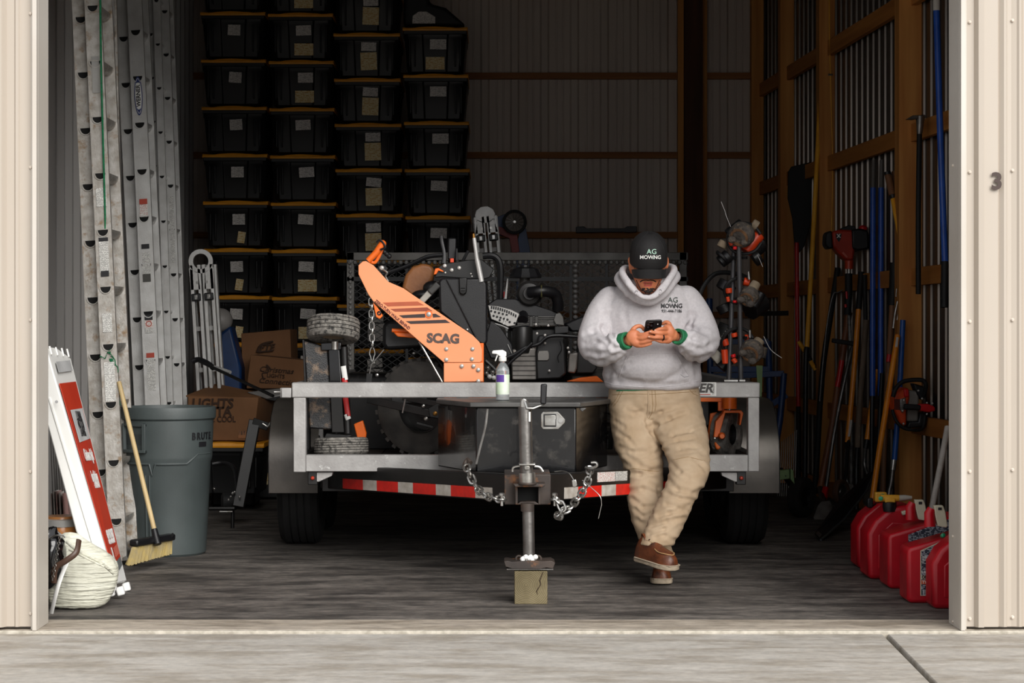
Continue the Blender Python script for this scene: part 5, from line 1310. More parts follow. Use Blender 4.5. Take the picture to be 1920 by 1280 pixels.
MB().tube([P(628, 655, YS - .01), P(628, 640, YS - .01)], .018, 12).build('axle_nut', M_zinc, SK)
wheel(P(625, 617, YS + .03), .138, .115, 'sulky_wheel', SK, axis=(.03, .24, 1), tread=4, m=M_rubberg, rimr=.42, rim_m=mat('dusty_rim', '#a8937c', .6, .3))
wheel(P(640, 836, YS + .05), .142, .09, 'sulky_wheel', SK, axis=(-.02, .06, 1), tread=5, m=M_rubberg, rimr=.42)
Q([(612, 812), (660, 816), (650, 822), (608, 820)], YS + .02, .05, 'axle_fork', M_blkmetal, SK)
MB().box(P(572, 850, 10.5), P(583, 745, 10.6)).build('rear_leg', M_blkmetal, SK)
# ================================================================ FRONT CASTER OF THE SECOND MACHINE
CM = thing('caster_mower', 'orange caster fork and frame of a mower at the right end of the trailer', 'mower', P(1365, 850, 10.5))
YC = 10.4
MB().cyl(P(1368, 745, YC), P(1368, 766, YC), .038, n=20).build('spindle', M_orange, CM)
MB().cyl(P(1368, 766, YC), P(1368, 770, YC), .014, n=12).build('spindle_shaft', M_zinc, CM)
MB().beam(P(1300, 749, YC + .05), P(1352, 749, YC + .05), .04, .022).build('frame_bar', M_orange, CM, bevel=.003)
MB().beam(P(1352, 745, YC + .05), P(1352, 770, YC + .05), .035, .03, up=(0, 1, 0)).build('frame_post', M_orange, CM, bevel=.003)
mb = MB()
mb.prism([P(1356, 774, YC - .02), P(1358, 769, YC - .02), P(1390, 769, YC - .02), P(1394, 774, YC - .02), P(1389, 797, YC - .02), P(1386, 797, YC - .02), P(1388, 776, YC - .02), P(1386, 774, YC - .02), P(1360, 774, YC - .02), P(1348, 818, YC - .02), P(1338, 822, YC-.02), P(1342, 790, YC-.02)], (0, .09, 0))
mb.build('fork', M_orange, CM, bevel=.003)
Q([(1326, 824), (1332, 775), (1345, 772), (1340, 790), (1330, 826)], YC + .12, .03, 'fork_arm', M_orange, CM)
MB().lathe([(.018, 0), (.02, .01), (.012, .03)], P(1353, 817, YC - .02), (0, -1, 0), 14).build('axle_cap', M_orange, CM)
Q([(1339, 830), (1345, 826), (1358, 832), (1348, 843), (1343, 842)], YC + .02, .04, 'scraper', M_orange, CM, bevel=.006)
wheel(P(1362, 814, YC + .12), .125, .095, 'caster_wheel', CM, axis=(.86, -.5, 0), m=mat('scuffed_grey_rubber', '#8b8781', .8, 0, '#3a3835', 18, .8, bump=1.0, bscale=60, bdist=.01), rimr=.45)
bolt(P(1340, 822, YC - .03), .010, CM)
# ================================================================ PERSON
from mathutils.bvhtree import BVHTree
CAMP = Vector((0, 0, EYE))
def remeshed(mb, voxel, smooth_it=4, fac=.6):
    """fuse overlapping solids into one continuous surface"""
    bmesh.ops.recalc_face_normals(mb.bm, faces=mb.bm.faces)
    me = bpy.data.meshes.new('tmp'); mb.bm.to_mesh(me); mb.bm.free()
    o = bpy.data.objects.new('tmp', me); COL.objects.link(o)
    r = o.modifiers.new('r', 'REMESH'); r.mode = 'VOXEL'; r.voxel_size = voxel; r.adaptivity = 0
    s_ = o.modifiers.new('s', 'SMOOTH'); s_.iterations = smooth_it; s_.factor = fac
    dg = bpy.context.evaluated_depsgraph_get()
    m2 = bpy.data.meshes.new_from_object(o.evaluated_get(dg))
    bpy.data.objects.remove(o); bpy.data.meshes.remove(me)
    return m2
def creased(me, strokes, wrinkle=.0, wscale=(9, 9, 30), seed=0.0, facing=True, fine=.0):
    """press fold lines (given as polylines over the front) and broad wrinkles into a cloth mesh"""
    segs_ = []
    for st_ in strokes:
        w_, d_ = st_[0], st_[1]
        pp = st_[2:]
        for i in range(len(pp) - 1): segs_.append((pp[i][0], pp[i][1], pp[i+1][0], pp[i+1][1], w_ * 1.25, d_ * .62, i == 0, i == len(pp) - 2))
    me.update()
    nrm = [v.normal.copy() for v in me.vertices]
    for v, n_ in zip(me.vertices, nrm):
        co = v.co; off = 0.0
        if wrinkle:
            q = Vector((co.x * wscale[0] + seed, co.y * wscale[1], co.z * wscale[2]))
            a_ = noise.noise(q); off += wrinkle * (1 - 2 * abs(a_)) * .8 + wrinkle * .5 * noise.noise(q * 2.3)
        if n_.y < .25:
            px_ = 929 + F * co.x / co.y; py_ = 622 + F * (EYE - co.z) / co.y
            for x0, y0, x1, y1, w_, d_, f0, f1 in segs_:
                if min(x0, x1) - 3*w_ > px_ or max(x0, x1) + 3*w_ < px_ or min(y0, y1) - 3*w_ > py_ or max(y0, y1) + 3*w_ < py_: continue
                dx, dy = x1 - x0, y1 - y0; L2 = dx*dx + dy*dy
                t_ = ((px_ - x0)*dx + (py_ - y0)*dy) / L2
                tc_ = min(1, max(0, t_)); ex, ey = px_ - x0 - dx*tc_, py_ - y0 - dy*tc_
                q_ = (ex*ex + ey*ey) / (w_*w_)
                if q_ < 9: 
                    taper = 1.0
                    off -= d_ * (math.exp(-q_) - .45 * math.exp(-(math.sqrt(q_) - 1.7)**2 * 1.5)) * min(1, .6 + .4*taper)
        if fine: off += fine * noise.noise(co * 60)
        v.co = co + n_ * off
    b3 = bmesh.new(); b3.from_mesh(me)
    for _ in range(2): bmesh.ops.smooth_vert(b3, verts=b3.verts, factor=.5, use_axis_x=True, use_axis_y=True, use_axis_z=True)
    b3.to_mesh(me); b3.free(); me.update()
def mesh_obj(me, name, m, parent, **props):
    me.materials.clear(); me.materials.append(m); me.transform(wm(parent).inverted()); me.name = name
    me.polygons.foreach_set('use_smooth', [True] * len(me.polygons))
    o = bpy.data.objects.new(name, me); COL.objects.link(o); o.parent = parent
    for k, v in props.items(): o[k] = v
    return o
def bvh_of(me): return BVHTree.FromPolygons([v.co.copy() for v in me.vertices], [tuple(p.vertices) for p in me.polygons])
def cast(b, px_, py_, lift=0.0):
    d_ = (P(px_, py_, 9.0) - CAMP).normalized()
    loc, n_, i, dist = b.ray_cast(CAMP + d_ * 8.2, d_)
    if loc is None: return None
    return loc - d_ * lift
def drape_text(b, s_, size, cx_, cy_, m, parent, bold=0, squash=1, shear=0, Yp=9.6, rot=0.0, name='lettering', lift=.005, wpx=None):
    cu = bpy.data.curves.new(name, 'FONT'); cu.body = s_; cu.size = size; cu.align_x = 'CENTER'; cu.align_y = 'CENTER'; cu.offset = bold*size; cu.resolution_u = 3; cu.shear = shear
    fo = bpy.data.objects.new('tmp', cu); COL.objects.link(fo)
    me = bpy.data.meshes.new_from_object(fo.evaluated_get(bpy.context.evaluated_depsgraph_get())); bpy.data.objects.remove(fo); bpy.data.curves.remove(cu)
    k = F / Yp
    for v in me.vertices:
        x_, y_ = v.co.x * squash, v.co.y
        px_ = cx_ + (x_*math.cos(rot) + y_*math.sin(rot)) * k; py_ = cy_ - (y_*math.cos(rot) - x_*math.sin(rot)) * k
        c = cast(b, px_, py_, lift)
        v.co = c if c is not None else P(px_, py_, Yp)
    me.materials.clear(); me.materials.append(m); me.transform(wm(parent).inverted())
    o = bpy.data.objects.new(name, me); COL.objects.link(o); o.parent = parent
    return o
def drape_tube(b, pts, r, m, parent, name, lift=0.0, n=6, sub=5, flat=1.0):
    pp = []
    for (x0, y0), (x1, y1) in zip(pts, pts[1:]):
        for i in range(sub): 
            t_ = i / sub; c = cast(b, x0 + (x1-x0)*t_, y0 + (y1-y0)*t_, lift)
            if c is not None: pp.append(c)
    c = cast(b, pts[-1][0], pts[-1][1], lift)
    if c is not None: pp.append(c)
    return MB().tube(pp, r, n, flat=flat).build(name, m, parent)
def ell(c, rx, ry, n=28, tilt=(0, 0), pw=2.3):
    out_ = []
    for j in range(n):
        a_ = 2*PI*j/n; ca, sa = math.cos(a_), math.sin(a_)
        x_ = math.copysign(abs(ca)**(2/pw), ca) * rx; y_ = math.copysign(abs(sa)**(2/pw), sa) * ry
        out_.append(Vector((c[0] + x_, c[1] + y_, c[2] + tilt[0]*x_ + tilt[1]*y_)))
    return out_

PS = thing('person', 'man in black cap, grey hoodie and tan trousers leaning on the trailer', 'person', (.74, 9.6, 0))
M_skin = mat('skin', '#cf8058', .5, 0, '#c47550', 30, .5, bump=.1, bscale=200)
M_hood = mat('heather_grey_fleece', '#c6c2c4', .85, 0, '#bab6b9', 90, .6, bump=.35, bscale=350, bdist=.002)
M_pant = mat('tan_work_cloth', '#b39e84', .85, 0, '#a38c70', 12, .6, bump=.35, bscale=260, bdist=.002)
M_green = mat('green_cuff_cloth', '#1f7a4e', .8, 0, '#18663f', 40, .5)
M_cap = mat('black_cap_cloth', '#141213', .75, 0, '#0f0e0f', 40, .5, bump=.4, bscale=300, bdist=.002)
M_hair = mat('black_hair', '#17100d', .7, 0, '#241812', 60, .6, bump=.6, bscale=300)

def limb(mb, pts, n=18, pw=2.0):
    """pts: (px, py, Y, half width px, depth radius m)"""
    rings = []
    for px_, py_, Y, hw, ry in pts:
        rings.append(ell(P(px_, py_, Y), hw * Y / F, ry, n, pw=pw))
    mb.loft(rings)
def cap_(mb, a, b, ra, rb, n=14): 
    mb.tube([a, b], [ra, rb], n); mb.ball(a, ra, n, 8); mb.ball(b, rb, n, 8)

# ---- one continuous body: head, neck, trunk, arms, hands, legs
body = MB()
HY = 9.60
rings = []
for py_, hw, Yc, ry in ((452, 14, 9.66, .04), (460, 25, 9.66, .07), (475, 30, 9.65, .08), (490, 32, 9.64, .088), (503, 32, 9.625, .09), (514, 29.5, 9.60, .092), (523, 26.5, 9.585, .082), (531, 22.5, 9.575, .07), (538, 18, 9.57, .058), (545, 13, 9.57, .045), (550, 7, 9.575, .03)):
    rings.append(ell(P(1215, py_, Yc), hw * Yc / F, ry, 30))
body.loft(rings)
# face: cheeks, nose, lips, chin, brow
def B(px_, py_, Y, r, M=None): body.ball(P(px_, py_, Y), r, 12, 8, M)
B(1215, 516, 9.522, (.013, .020, .020)); B(1215, 521, 9.508, (.017, .015, .010)); B(1208.5, 521.5, 9.513, (.008, .010, .008)); B(1221.5, 521.5, 9.513, (.008, .010, .008))
B(1200, 519, 9.553, (.024, .03, .022)); B(1230, 519, 9.553, (.024, .03, .022))
B(1215, 543, 9.528, (.020, .018, .015)); B(1215, 528, 9.512, (.024, .014, .009)); B(1215, 537.5, 9.52, (.020, .014, .008))
B(1183, 497, 9.64, (.012, .02, .034)); B(1180.5, 488, 9.64, (.009, .016, .018)); B(1184, 509, 9.64, (.008, .012, .012)); B(1250, 492, 9.64, (.012, .02, .032))
limb(body, [(1216, 530, 9.66, 23, .062), (1216, 560, 9.74, 26, .07)])
limb(body, [(1216, 545, 9.76, 40, .06), (1218, 565, 9.78, 66, .09), (1218, 620, 9.80, 66, .11), (1222, 690, 9.81, 62, .12), (1226, 760, 9.82, 66, .12)])
cap_(body, P(1147, 566, 9.79), P(1117, 645, 9.72), .045, .034); cap_(body, P(1117, 645, 9.72), P(1180, 637, 9.49), .032, .027)
cap_(body, P(1288, 562, 9.79), P(1318, 638, 9.72), .045, .034); cap_(body, P(1318, 638, 9.72), P(1264, 630, 9.49), .032, .027)
limb(body, [(1190, 745, 9.82, 34, .09), (1197, 837, 9.72, 28, .075), (1206, 885, 9.68, 22, .06), (1215, 960, 9.62, 20, .055), (1238, 1060, 9.56, 13, .045)])
limb(body, [(1255, 745, 9.82, 34, .09), (1287, 837, 9.60, 28, .075), (1294, 880, 9.50, 22, .06), (1265, 945, 9.42, 20, .055), (1216, 1035, 9.34, 13, .045)])
# hands
HYL = 9.43
def finger(pts, r0, r1):
    pts = [P(*p) for p in pts]; k = len(pts)
    body.tube(smooth_path(pts, 4), [r0 + (r1 - r0)*i/((k - 1)*4) for i in range((k - 1)*4 + 1)], 10); body.ball(pts[-1], r1, 10, 8)
# his right hand (left in the picture): back of the hand towards us, fingers wrap to the right
body.ball(P(1189, 632, 9.455), (.040, .020, .037), 14, 10, Matrix.Rotation(.35, 3, 'Y')); body.ball(P(1181, 637, 9.47), (.026, .024, .030), 14, 10); body.ball(P(1194, 642, 9.45), (.030, .019, .022), 14, 10)
finger([(1193, 626, 9.45), (1204, 627, 9.43), (1214, 624, 9.42), (1222, 620.5, 9.425)], .0105, .0078)
finger([(1193, 634, 9.45), (1205, 634, 9.425), (1215, 631, 9.415), (1224, 629, 9.42)], .0108, .0080)
finger([(1193, 642, 9.45), (1206, 641.5, 9.43), (1217, 638.5, 9.42), (1226, 636, 9.425)], .0105, .0078)
finger([(1192, 648, 9.455), (1204, 648.5, 9.44), (1213, 646.5, 9.43), (1221, 644, 9.43)], .0095, .0070)
finger([(1182, 626, 9.47), (1188, 616, 9.47), (1197, 611, 9.475), (1204, 613, 9.48), (1207, 618, 9.485)], .0125, .0085)
# his left hand (right in the picture)
body.ball(P(1253, 622, 9.455), (.034, .022, .038), 14, 10, Matrix.Rotation(-.3, 3, 'Y')); body.ball(P(1262, 628, 9.47), (.024, .024, .030), 14, 10); body.ball(P(1251, 636, 9.455), (.028, .020, .022), 14, 10)
finger([(1250, 617, 9.44), (1242, 616, 9.41), (1235, 617, 9.402), (1229, 619.5, 9.405)], .0100, .0076)
finger([(1250, 625, 9.44), (1241, 624.5, 9.41), (1231, 624, 9.400), (1220, 622, 9.402)], .0106, .0078)
finger([(1250, 633, 9.44), (1240, 632.5, 9.41), (1229, 632.5, 9.398), (1218, 631.5, 9.402)], .0104, .0076)
finger([(1250, 640, 9.45), (1241, 640.5, 9.43), (1233, 638.5, 9.42), (1227, 636, 9.42)], .0095, .0070)
finger([(1258, 615, 9.47), (1254, 606, 9.475), (1248, 604, 9.48), (1243, 607, 9.485)], .0125, .0090)
bm_ = remeshed(body, .0036, 3, .5)
bodyo = mesh_obj(bm_, 'body', M_skin, PS)
bb = BVHTree.FromPolygons([wm(PS) @ v.co for v in bm_.vertices], [tuple(p.vertices) for p in bm_.polygons])
# eyes, brows, lips, moustache, chin beard, nails, ring
for x_ in (1204, 1226):
    MB().ball(P(x_, 503, 9.535), .0125, 12, 8).build('eye', mat('eye_white', '#d9cfc6', .3), PS)
    MB().tube([P(x_ - 6, 497, 9.52), P(x_, 495, 9.51), P(x_ + 6, 497, 9.52)], .004, 6).build('eyebrow', M_hair, PS)
drape_tube(bb, [(1200.5, 528.2), (1205, 525.4), (1211, 524.6), (1215, 525.2), (1219, 524.6), (1225, 525.4), (1229.5, 528.2)], [.0018] + [.0036]*29 + [.0018] if False else .0034, M_hair, PS, 'moustache', -.0005, flat=.9)
M_lip = mat('lips', '#b5564e', .4, 0, '#a84c46', 30, .5)
drape_tube(bb, [(1207, 530.6), (1211, 529.0), (1215, 529.6), (1219, 529.0), (1223, 530.6)], .0036, M_lip, PS, 'upper_lip', -.0005)
drape_tube(bb, [(1208, 533.6), (1212, 535.6), (1218, 535.6), (1222, 533.6)], .0046, M_lip, PS, 'lower_lip', -.001)
drape_tube(bb, [(1208.5, 532), (1215, 532.2), (1221.5, 532)], .0016, mat('mouth_line', '#5a1f1c', .6), PS, 'mouth', .001)
mb = MB()
for i in range(60):
    a_ = random.uniform(0, 2*PI); r_ = math.sqrt(random.random()); x_ = 1214.5 + 11.5 * r_ * math.cos(a_); y_ = 545.0 + 4.6 * r_ * math.sin(a_) - .025*(x_ - 1214.5)**2
    c = cast(bb, x_, y_, .0); 
    if c is not None: mb.ball(c, (.0055, .003, .004), 6, 4)
mb.build('chin_beard', M_hair, PS)
mb = MB()
for sg in (-1, 1):
    for i in range(10):
        c = cast(bb, 1215 + sg*(13 + i*.9), 543 - i*1.9, 0)
        if c is not None: mb.ball(c, (.003, .0015, .004), 6, 4)
mb.build('jaw_stubble', M_hair, PS)
MB().torus(P(1243.5, 632.6, 9.417), .0118, .0035, (1, .28, 0), 20, 8).build('ring', mat('dark_ring', '#1a1a1c', .3, .5), PS)
for p_ in ((1228.5, 619.2, 9.396), (1219.5, 621.6, 9.392), (1217, 631.2, 9.392)): MB().ball(P(*p_), (.0055, .002, .0042), 8, 6).build('nail', mat('nail', '#e3a88c', .35), PS)
# hair below the cap
MB().ball(P(1216, 492, 9.665), (.088, .085, .07), 20, 12).build('hair', M_hair, PS)

# ---- cap
cap = MB()
T = Matrix.Translation(P(1216, 486, 9.60)) @ Matrix.Rotation(math.radians(24), 4, 'X')
rings = []
for h, rx, ry, oy in ((-.014, .0920, .111, 0), (-.006, .0925, .112, 0), (.0, .0925, .112, -.002), (.04, .091, .109, -.003), (.075, .085, .100, -.002), (.102, .073, .085, .0), (.122, .052, .062, .002), (.134, .026, .03, .003), (.137, .002, .002, .003)):
    rings.append([T @ Vector((math.copysign(abs(math.cos(a_))**.92, math.cos(a_))*rx, oy + math.sin(a_)*ry, h)) for a_ in [2*PI*i/40 for i in range(40)]])
cap.loft(rings, cap=False)
co_ = cap.build('cap', M_cap, PS)
co_.modifiers.new('t', 'SOLIDIFY').thickness = .002
cb_ = BVHTree.FromPolygons([wm(PS) @ v.co for v in co_.data.vertices], [tuple(p.vertices) for p in co_.data.polygons])
br_ = MB(); rings = []
nb = 20
for i in range(nb + 1):
    u = -1 + 2*i/nb; ang = u * 1.15
    xin = math.sin(ang) * .092; yin = -math.cos(ang) * .110
    ex = .062 * math.sqrt(max(0, 1 - u*u))**.6
    for_ = Vector((xin * .98, yin - ex, -.008 - .040*abs(u)**2 - ex*.35))
    inn = Vector((xin, yin, -.006 - .030*abs(u)**2))
    rings.append([T @ inn, T @ for_, T @ (for_ + Vector((0, 0, -.003))), T @ (inn + Vector((0, 0, -.003)))])
br_.loft(rings); br_.build('cap_brim', M_cap, PS)
MB().ball(T @ Vector((0, .003, .138)), (.006, .006, .003), 8, 6).build('cap_button', M_cap, PS)
for a_ in (-.9, -.0, .9, 2.2, 3.14):
    pp = []
    for i in range(9):
        h, rx, ry, oy = ((-.02, .0930, .1115, -.001), (.0, .0930, .1125, -.002), (.04, .0915, .1095, -.003), (.075, .0855, .1005, -.002), (.102, .0735, .0855, 0), (.122, .0525, .0625, .002), (.134, .0265, .0305, .003), (.137, .01, .01, .003), (.1375, .003, .003, .003))[i]
        pp.append(T @ Vector((math.sin(a_)*rx, oy - math.cos(a_)*ry, h)))
    if abs(a_) > .1: MB().tube(pp, .0009, 5).build('cap_seam', M_cap, PS)
M_mint = mat('mint_thread', '#bfe6d2', .6)
drape_text(cb_, 'AG', .034, 1222, 472, M_mint, PS, .0, 1.02, Yp=9.5, lift=.0022)
drape_text(cb_, 'MOW', .025, 1212.3, 482.4, M_whitep, PS, .02, 1.0, Yp=9.5, lift=.0022)
drape_text(cb_, '/', .028, 1226, 482.4, M_mint, PS, .0, 1.1, Yp=9.5, lift=.0022)
drape_text(cb_, 'NG', .025, 1232.6, 482.4, M_whitep, PS, .02, .95, Yp=9.5, lift=.0022)

# ---- hoodie: trunk, sleeves, hood in one cloth surface
hd = MB()
limb(hd, [(1224, 729, 9.80, 78, .150), (1224, 724, 9.80, 88, .165), (1223, 712, 9.80, 92, .178), (1222, 690, 9.79, 90, .182), (1220, 660, 9.78, 87, .178), (1218, 625, 9.78, 85, .165), (1217, 595, 9.78, 86, .155), (1216, 570, 9.78, 85, .140), (1215, 552, 9.77, 74, .118), (1214, 538, 9.765, 56, .095), (1214, 525, 9.76, 40, .085)], 36, 2.4)
def sleeve(pts): 
    pts = [(P(a, b, c), r) for a, b, c, r in pts]
    pp = smooth_path([p for p, r in pts], 5); rr = []
    for i in range(len(pts) - 1): rr += [pts[i][1] + (pts[i+1][1] - pts[i][1])*k/5 for k in range(5)]
    rr.append(pts[-1][1]); hd.tube(pp, rr, 20); hd.ball(pp[0], rr[0], 16, 10)
sleeve([(1146, 567, 9.775, .080), (1131, 588, 9.765, .083), (1120, 615, 9.74, .082), (1113, 643, 9.69, .080), (1128, 656, 9.61, .078), (1148, 651, 9.53, .066), (1160, 645, 9.50, .054), (1167, 642, 9.487, .047)])
sleeve([(1286, 564, 9.775, .078), (1301, 588, 9.765, .081), (1313, 612, 9.74, .080), (1320, 636, 9.69, .078), (1309, 650, 9.61, .076), (1294, 646, 9.53, .064), (1284, 638, 9.50, .052), (1277, 634, 9.487, .045)])
hd.ball(P(1168, 553, 9.775), (.12, .09, .050), 20, 10, Matrix.Rotation(-.55, 3, 'Y')); hd.ball(P(1263, 550, 9.775), (.12, .09, .050), 20, 10, Matrix.Rotation(.55, 3, 'Y'))
hd.ball(P(1215, 675, 9.68), (.19, .12, .12), 20, 12)
# hood: outer roll and inner lining roll
def closed_tube(pts, rs):
    pts = [P(*p) for p in pts]; k = len(pts); pp = []; rr = []
    for i in range(k):
        a_, b2, c, d_ = pts[i-1], pts[i], pts[(i+1) % k], pts[(i+2) % k]
        for j in range(4):
            t_ = j/4; pp.append(0.5*((2*b2) + (c-a_)*t_ + (2*a_-5*b2+4*c-d_)*t_*t_ + (3*b2-a_-3*c+d_)*t_**3)); rr.append(rs[i] + (rs[(i+1) % k] - rs[i])*t_)
    hd.tube(pp, rr, 12, closed=True, caps=False)
closed_tube([(1171, 503, 9.70), (1167, 512, 9.62), (1177, 529, 9.555), (1190, 544, 9.53), (1205, 556, 9.52), (1222, 557, 9.52), (1238, 545, 9.53), (1252, 527, 9.56), (1264, 508, 9.63), (1259, 500, 9.71), (1240, 503, 9.82), (1215, 508, 9.87), (1190, 505, 9.82)], [.016, .017, .018, .018, .015, .015, .018, .018, .017, .016, .025, .035, .025])
closed_tube([(1160, 520, 9.72), (1166, 534, 9.63), (1182, 552, 9.60), (1205, 564, 9.59), (1225, 564, 9.59), (1246, 549, 9.62), (1260, 530, 9.65), (1268, 517, 9.73), (1245, 512, 9.86), (1215, 515, 9.91), (1185, 512, 9.86)], [.022]*5 + [.022]*3 + [.04]*3)
hm = remeshed(hd, .0055, 7, .6)
Sx = [
 (5, .011, (1136, 590), (1131, 615), (1133, 645)), (4, .009, (1133, 632), (1112, 622), (1098, 626)), (4, .008, (1138, 648), (1120, 640), (1098, 645)),
 (3.5, .009, (1130, 612), (1140, 640), (1150, 650)), (4, .008, (1165, 660), (1150, 668), (1128, 677), (1105, 674)), (3, .006, (1160, 640), (1148, 630), (1138, 628)),
 (3, .006, (1175, 655), (1160, 652), (1148, 655)), (4, .007, (1140, 660), (1120, 664), (1100, 658)),
 (5, .010, (1297, 590), (1293, 612), (1287, 632)), (3.5, .009, (1290, 612), (1306, 618), (1325, 626)), (3.5, .009, (1288, 625), (1300, 634), (1318, 640)), (3, .007, (1284, 618), (1298, 602), (1305, 590)),
 (4, .010, (1270, 655), (1285, 664), (1305, 674), (1330, 666)), (3, .007, (1265, 650), (1278, 653), (1295, 660)), (4, .007, (1312, 652), (1330, 648), (1343, 640)), (3, .005, (1300, 650), (1322, 659)),
 (4, .006, (1140, 700), (1165, 690), (1180, 680)), (5, .006, (1132, 712), (1160, 716), (1200, 718)), (4, .006, (1300, 712), (1285, 700), (1280, 690)), (5, .006, (1290, 718), (1260, 722), (1225, 722)),
 (4, .005, (1178, 560), (1172, 590), (1176, 610)), (4, .005, (1255, 565), (1262, 590), (1258, 605)), (5, .005, (1130, 575), (1145, 560), (1165, 550)),
 (3, .005, (1180, 530), (1195, 543), (1206, 552)), (3, .005, (1250, 530), (1240, 541), (1228, 551)), (3, .006, (1160, 676), (1172, 670), (1182, 660)), (4, .005, (1146, 680), (1143, 700), (1140, 718)), (4, .006, (1303, 680), (1306, 700), (1308, 715))]
creased(hm, Sx, .0022, (6, 6, 9), 3.1, fine=.0005)
ho = mesh_obj(hm, 'hoodie', M_hood, PS)
hb_ = BVHTree.FromPolygons([wm(PS) @ v.co for v in hm.vertices], [tuple(p.vertices) for p in hm.polygons])
M_seam = mat('hoodie_seam', '#a8a4a8', .85)
drape_tube(hb_, [(1176, 668), (1168, 685), (1160, 708)], .0025, M_hood, PS, 'pocket_seam'); drape_tube(hb_, [(1268, 664), (1278, 682), (1292, 704)], .0028, M_hood, PS, 'pocket_seam'); drape_tube(hb_, [(1176, 668), (1195, 664), (1225, 662), (1268, 664)], .0018, M_hood, PS, 'pocket_seam')
drape_tube(hb_, [(1276, 702), (1283, 707), (1291, 705)], .002, M_seam, PS, 'pocket_corner')
drape_tube(hb_, [(1135, 716), (1150, 721), (1180, 724), (1225, 726), (1270, 722), (1310, 713)], .0018, M_hood, PS, 'hem_seam')
for x_, y_ in ((1193, 547), (1238, 545)): c = cast(hb_, x_, y_, 0); MB().torus(c, .006, .0018, (0, 1, 0), 12, 6).build('eyelet', M_seam, PS)
for x_ in (1193, 1238):
    c = cast(hb_, x_, 547, .002)
    if c is not None: MB().tube([c, c + Vector((-.004, -.004, -.012))], .0035, 8).build('drawstring_tip', M_hood, PS)
M_dk = mat('dark_green_print', '#1f3a30', .6)
drape_text(hb_, 'AG', .036, 1262, 562.5, M_dk, PS, .0, 1.0, Yp=9.62)
drape_text(hb_, 'MOW', .030, 1252.5, 573.5, M_ink, PS, .022, .88, Yp=9.62); drape_text(hb_, '/', .033, 1265.5, 573, M_dk, PS, 0, 1.1, Yp=9.62); drape_text(hb_, 'NG', .030, 1272, 573.5, M_ink, PS, .022, .88, Yp=9.62)
drape_text(hb_, '931-444-7186', .0215, 1259.5, 583, M_ink, PS, .012, .82, Yp=9.62)
# green undershirt cuffs and hem
for a_, b2, r_ in (((1166, 640.5, 9.488), (1176, 638, 9.464), .042), ((1277, 632.5, 9.488), (1270, 630.5, 9.464), .039)):
    A_, B_ = P(*a_), P(*b2); d_ = (B_ - A_).normalized()
    MB().lathe([(r_*.9, -.01), (r_, 0), (r_, (B_ - A_).length), (r_*.9, (B_ - A_).length + .004), (r_*.6, (B_ - A_).length - .002)], A_, d_, 24, cap=False).build('green_cuff', M_green, PS)
pm = MB()
limb(pm, [(1226, 722, 9.815, 82, .150), (1226, 735, 9.815, 85, .158), (1227, 752, 9.815, 86, .160), (1228, 768, 9.82, 87, .158), (1229, 782, 9.82, 82, .140)], 32, 2.4)
limb(pm, [(1184, 755, 9.81, 42, .135), (1186, 780, 9.80, 42, .14), (1190, 805, 9.77, 43, .135), (1197, 837, 9.73, 43.5, .120), (1205, 868, 9.69, 38, .105), (1208, 890, 9.67, 34.5, .098), (1209, 920, 9.64, 33, .092), (1211, 950, 9.61, 32, .09), (1218, 985, 9.58, 30, .085), (1230, 1020, 9.55, 27, .08), (1241, 1046, 9.53, 25, .078)], 26, 2.2)
limb(pm, [(1262, 755, 9.81, 52, .140), (1266, 780, 9.78, 53, .145), (1275, 805, 9.72, 50, .140), (1285, 835, 9.62, 45, .125), (1292, 862, 9.52, 39, .110), (1293, 885, 9.46, 37, .102), (1284, 910, 9.43, 36, .096), (1268, 938, 9.40, 33, .09), (1256, 963, 9.38, 34, .088), (1246, 988, 9.36, 34.5, .085), (1236, 1008, 9.34, 33, .082), (1231, 1020, 9.335, 32.5, .08)], 26, 2.2)
pj = remeshed(pm, .0055, 6, .6)
Sp = [(3.5, .010, (1212, 762), (1213, 790), (1222, 812), (1238, 835)), (3.5, .010, (1214, 800), (1232, 797), (1256, 785), (1285, 773)), (3, .007, (1216, 778), (1240, 772), (1262, 768)), (3.5, .009, (1238, 818), (1262, 816), (1295, 808), (1318, 798)), (3, .007, (1245, 833), (1270, 826), (1300, 822)), (3, .006, (1244, 845), (1275, 842), (1310, 838)),
 (3.5, .008, (1162, 838), (1185, 846), (1210, 848)), (4, .008, (1175, 852), (1200, 872), (1220, 882), (1240, 874)), (3.5, .008, (1172, 885), (1200, 889), (1238, 880)), (3, .006, (1210, 858), (1232, 848), (1240, 838)), (3, .006, (1160, 812), (1178, 822), (1190, 838)),
 (3.5, .009, (1180, 920), (1205, 916), (1235, 925)), (3.5, .009, (1186, 935), (1205, 950), (1225, 948)), (3, .007, (1192, 955), (1206, 968), (1222, 962)), (4, .009, (1196, 975), (1210, 985)), (3, .007, (1220, 905), (1234, 915), (1238, 932)),
 (3.5, .010, (1236, 968), (1255, 962), (1285, 955)), (3.5, .009, (1222, 985), (1250, 978), (1282, 970)), (3, .008, (1218, 1000), (1245, 992), (1262, 980)), (3, .007, (1250, 945), (1272, 952), (1290, 948)), (4, .008, (1254, 900), (1270, 918), (1300, 925), (1314, 918)), (3, .007, (1252, 925), (1275, 935), (1300, 935)),
 (3.5, .007, (1258, 868), (1275, 885), (1290, 895)), (3, .006, (1300, 860), (1315, 872), (1325, 885)), (3.5, .008, (1230, 1008), (1245, 1004), (1264, 1012)), (3, .005, (1300, 840), (1318, 850)), (3, .006, (1165, 865), (1180, 872)),
 (3, .006, (1175, 768), (1190, 775), (1205, 770)), (3, .005, (1155, 790), (1170, 800))]
creased(pj, Sp, .0045, (8, 8, 22), 9.7, fine=.0006)
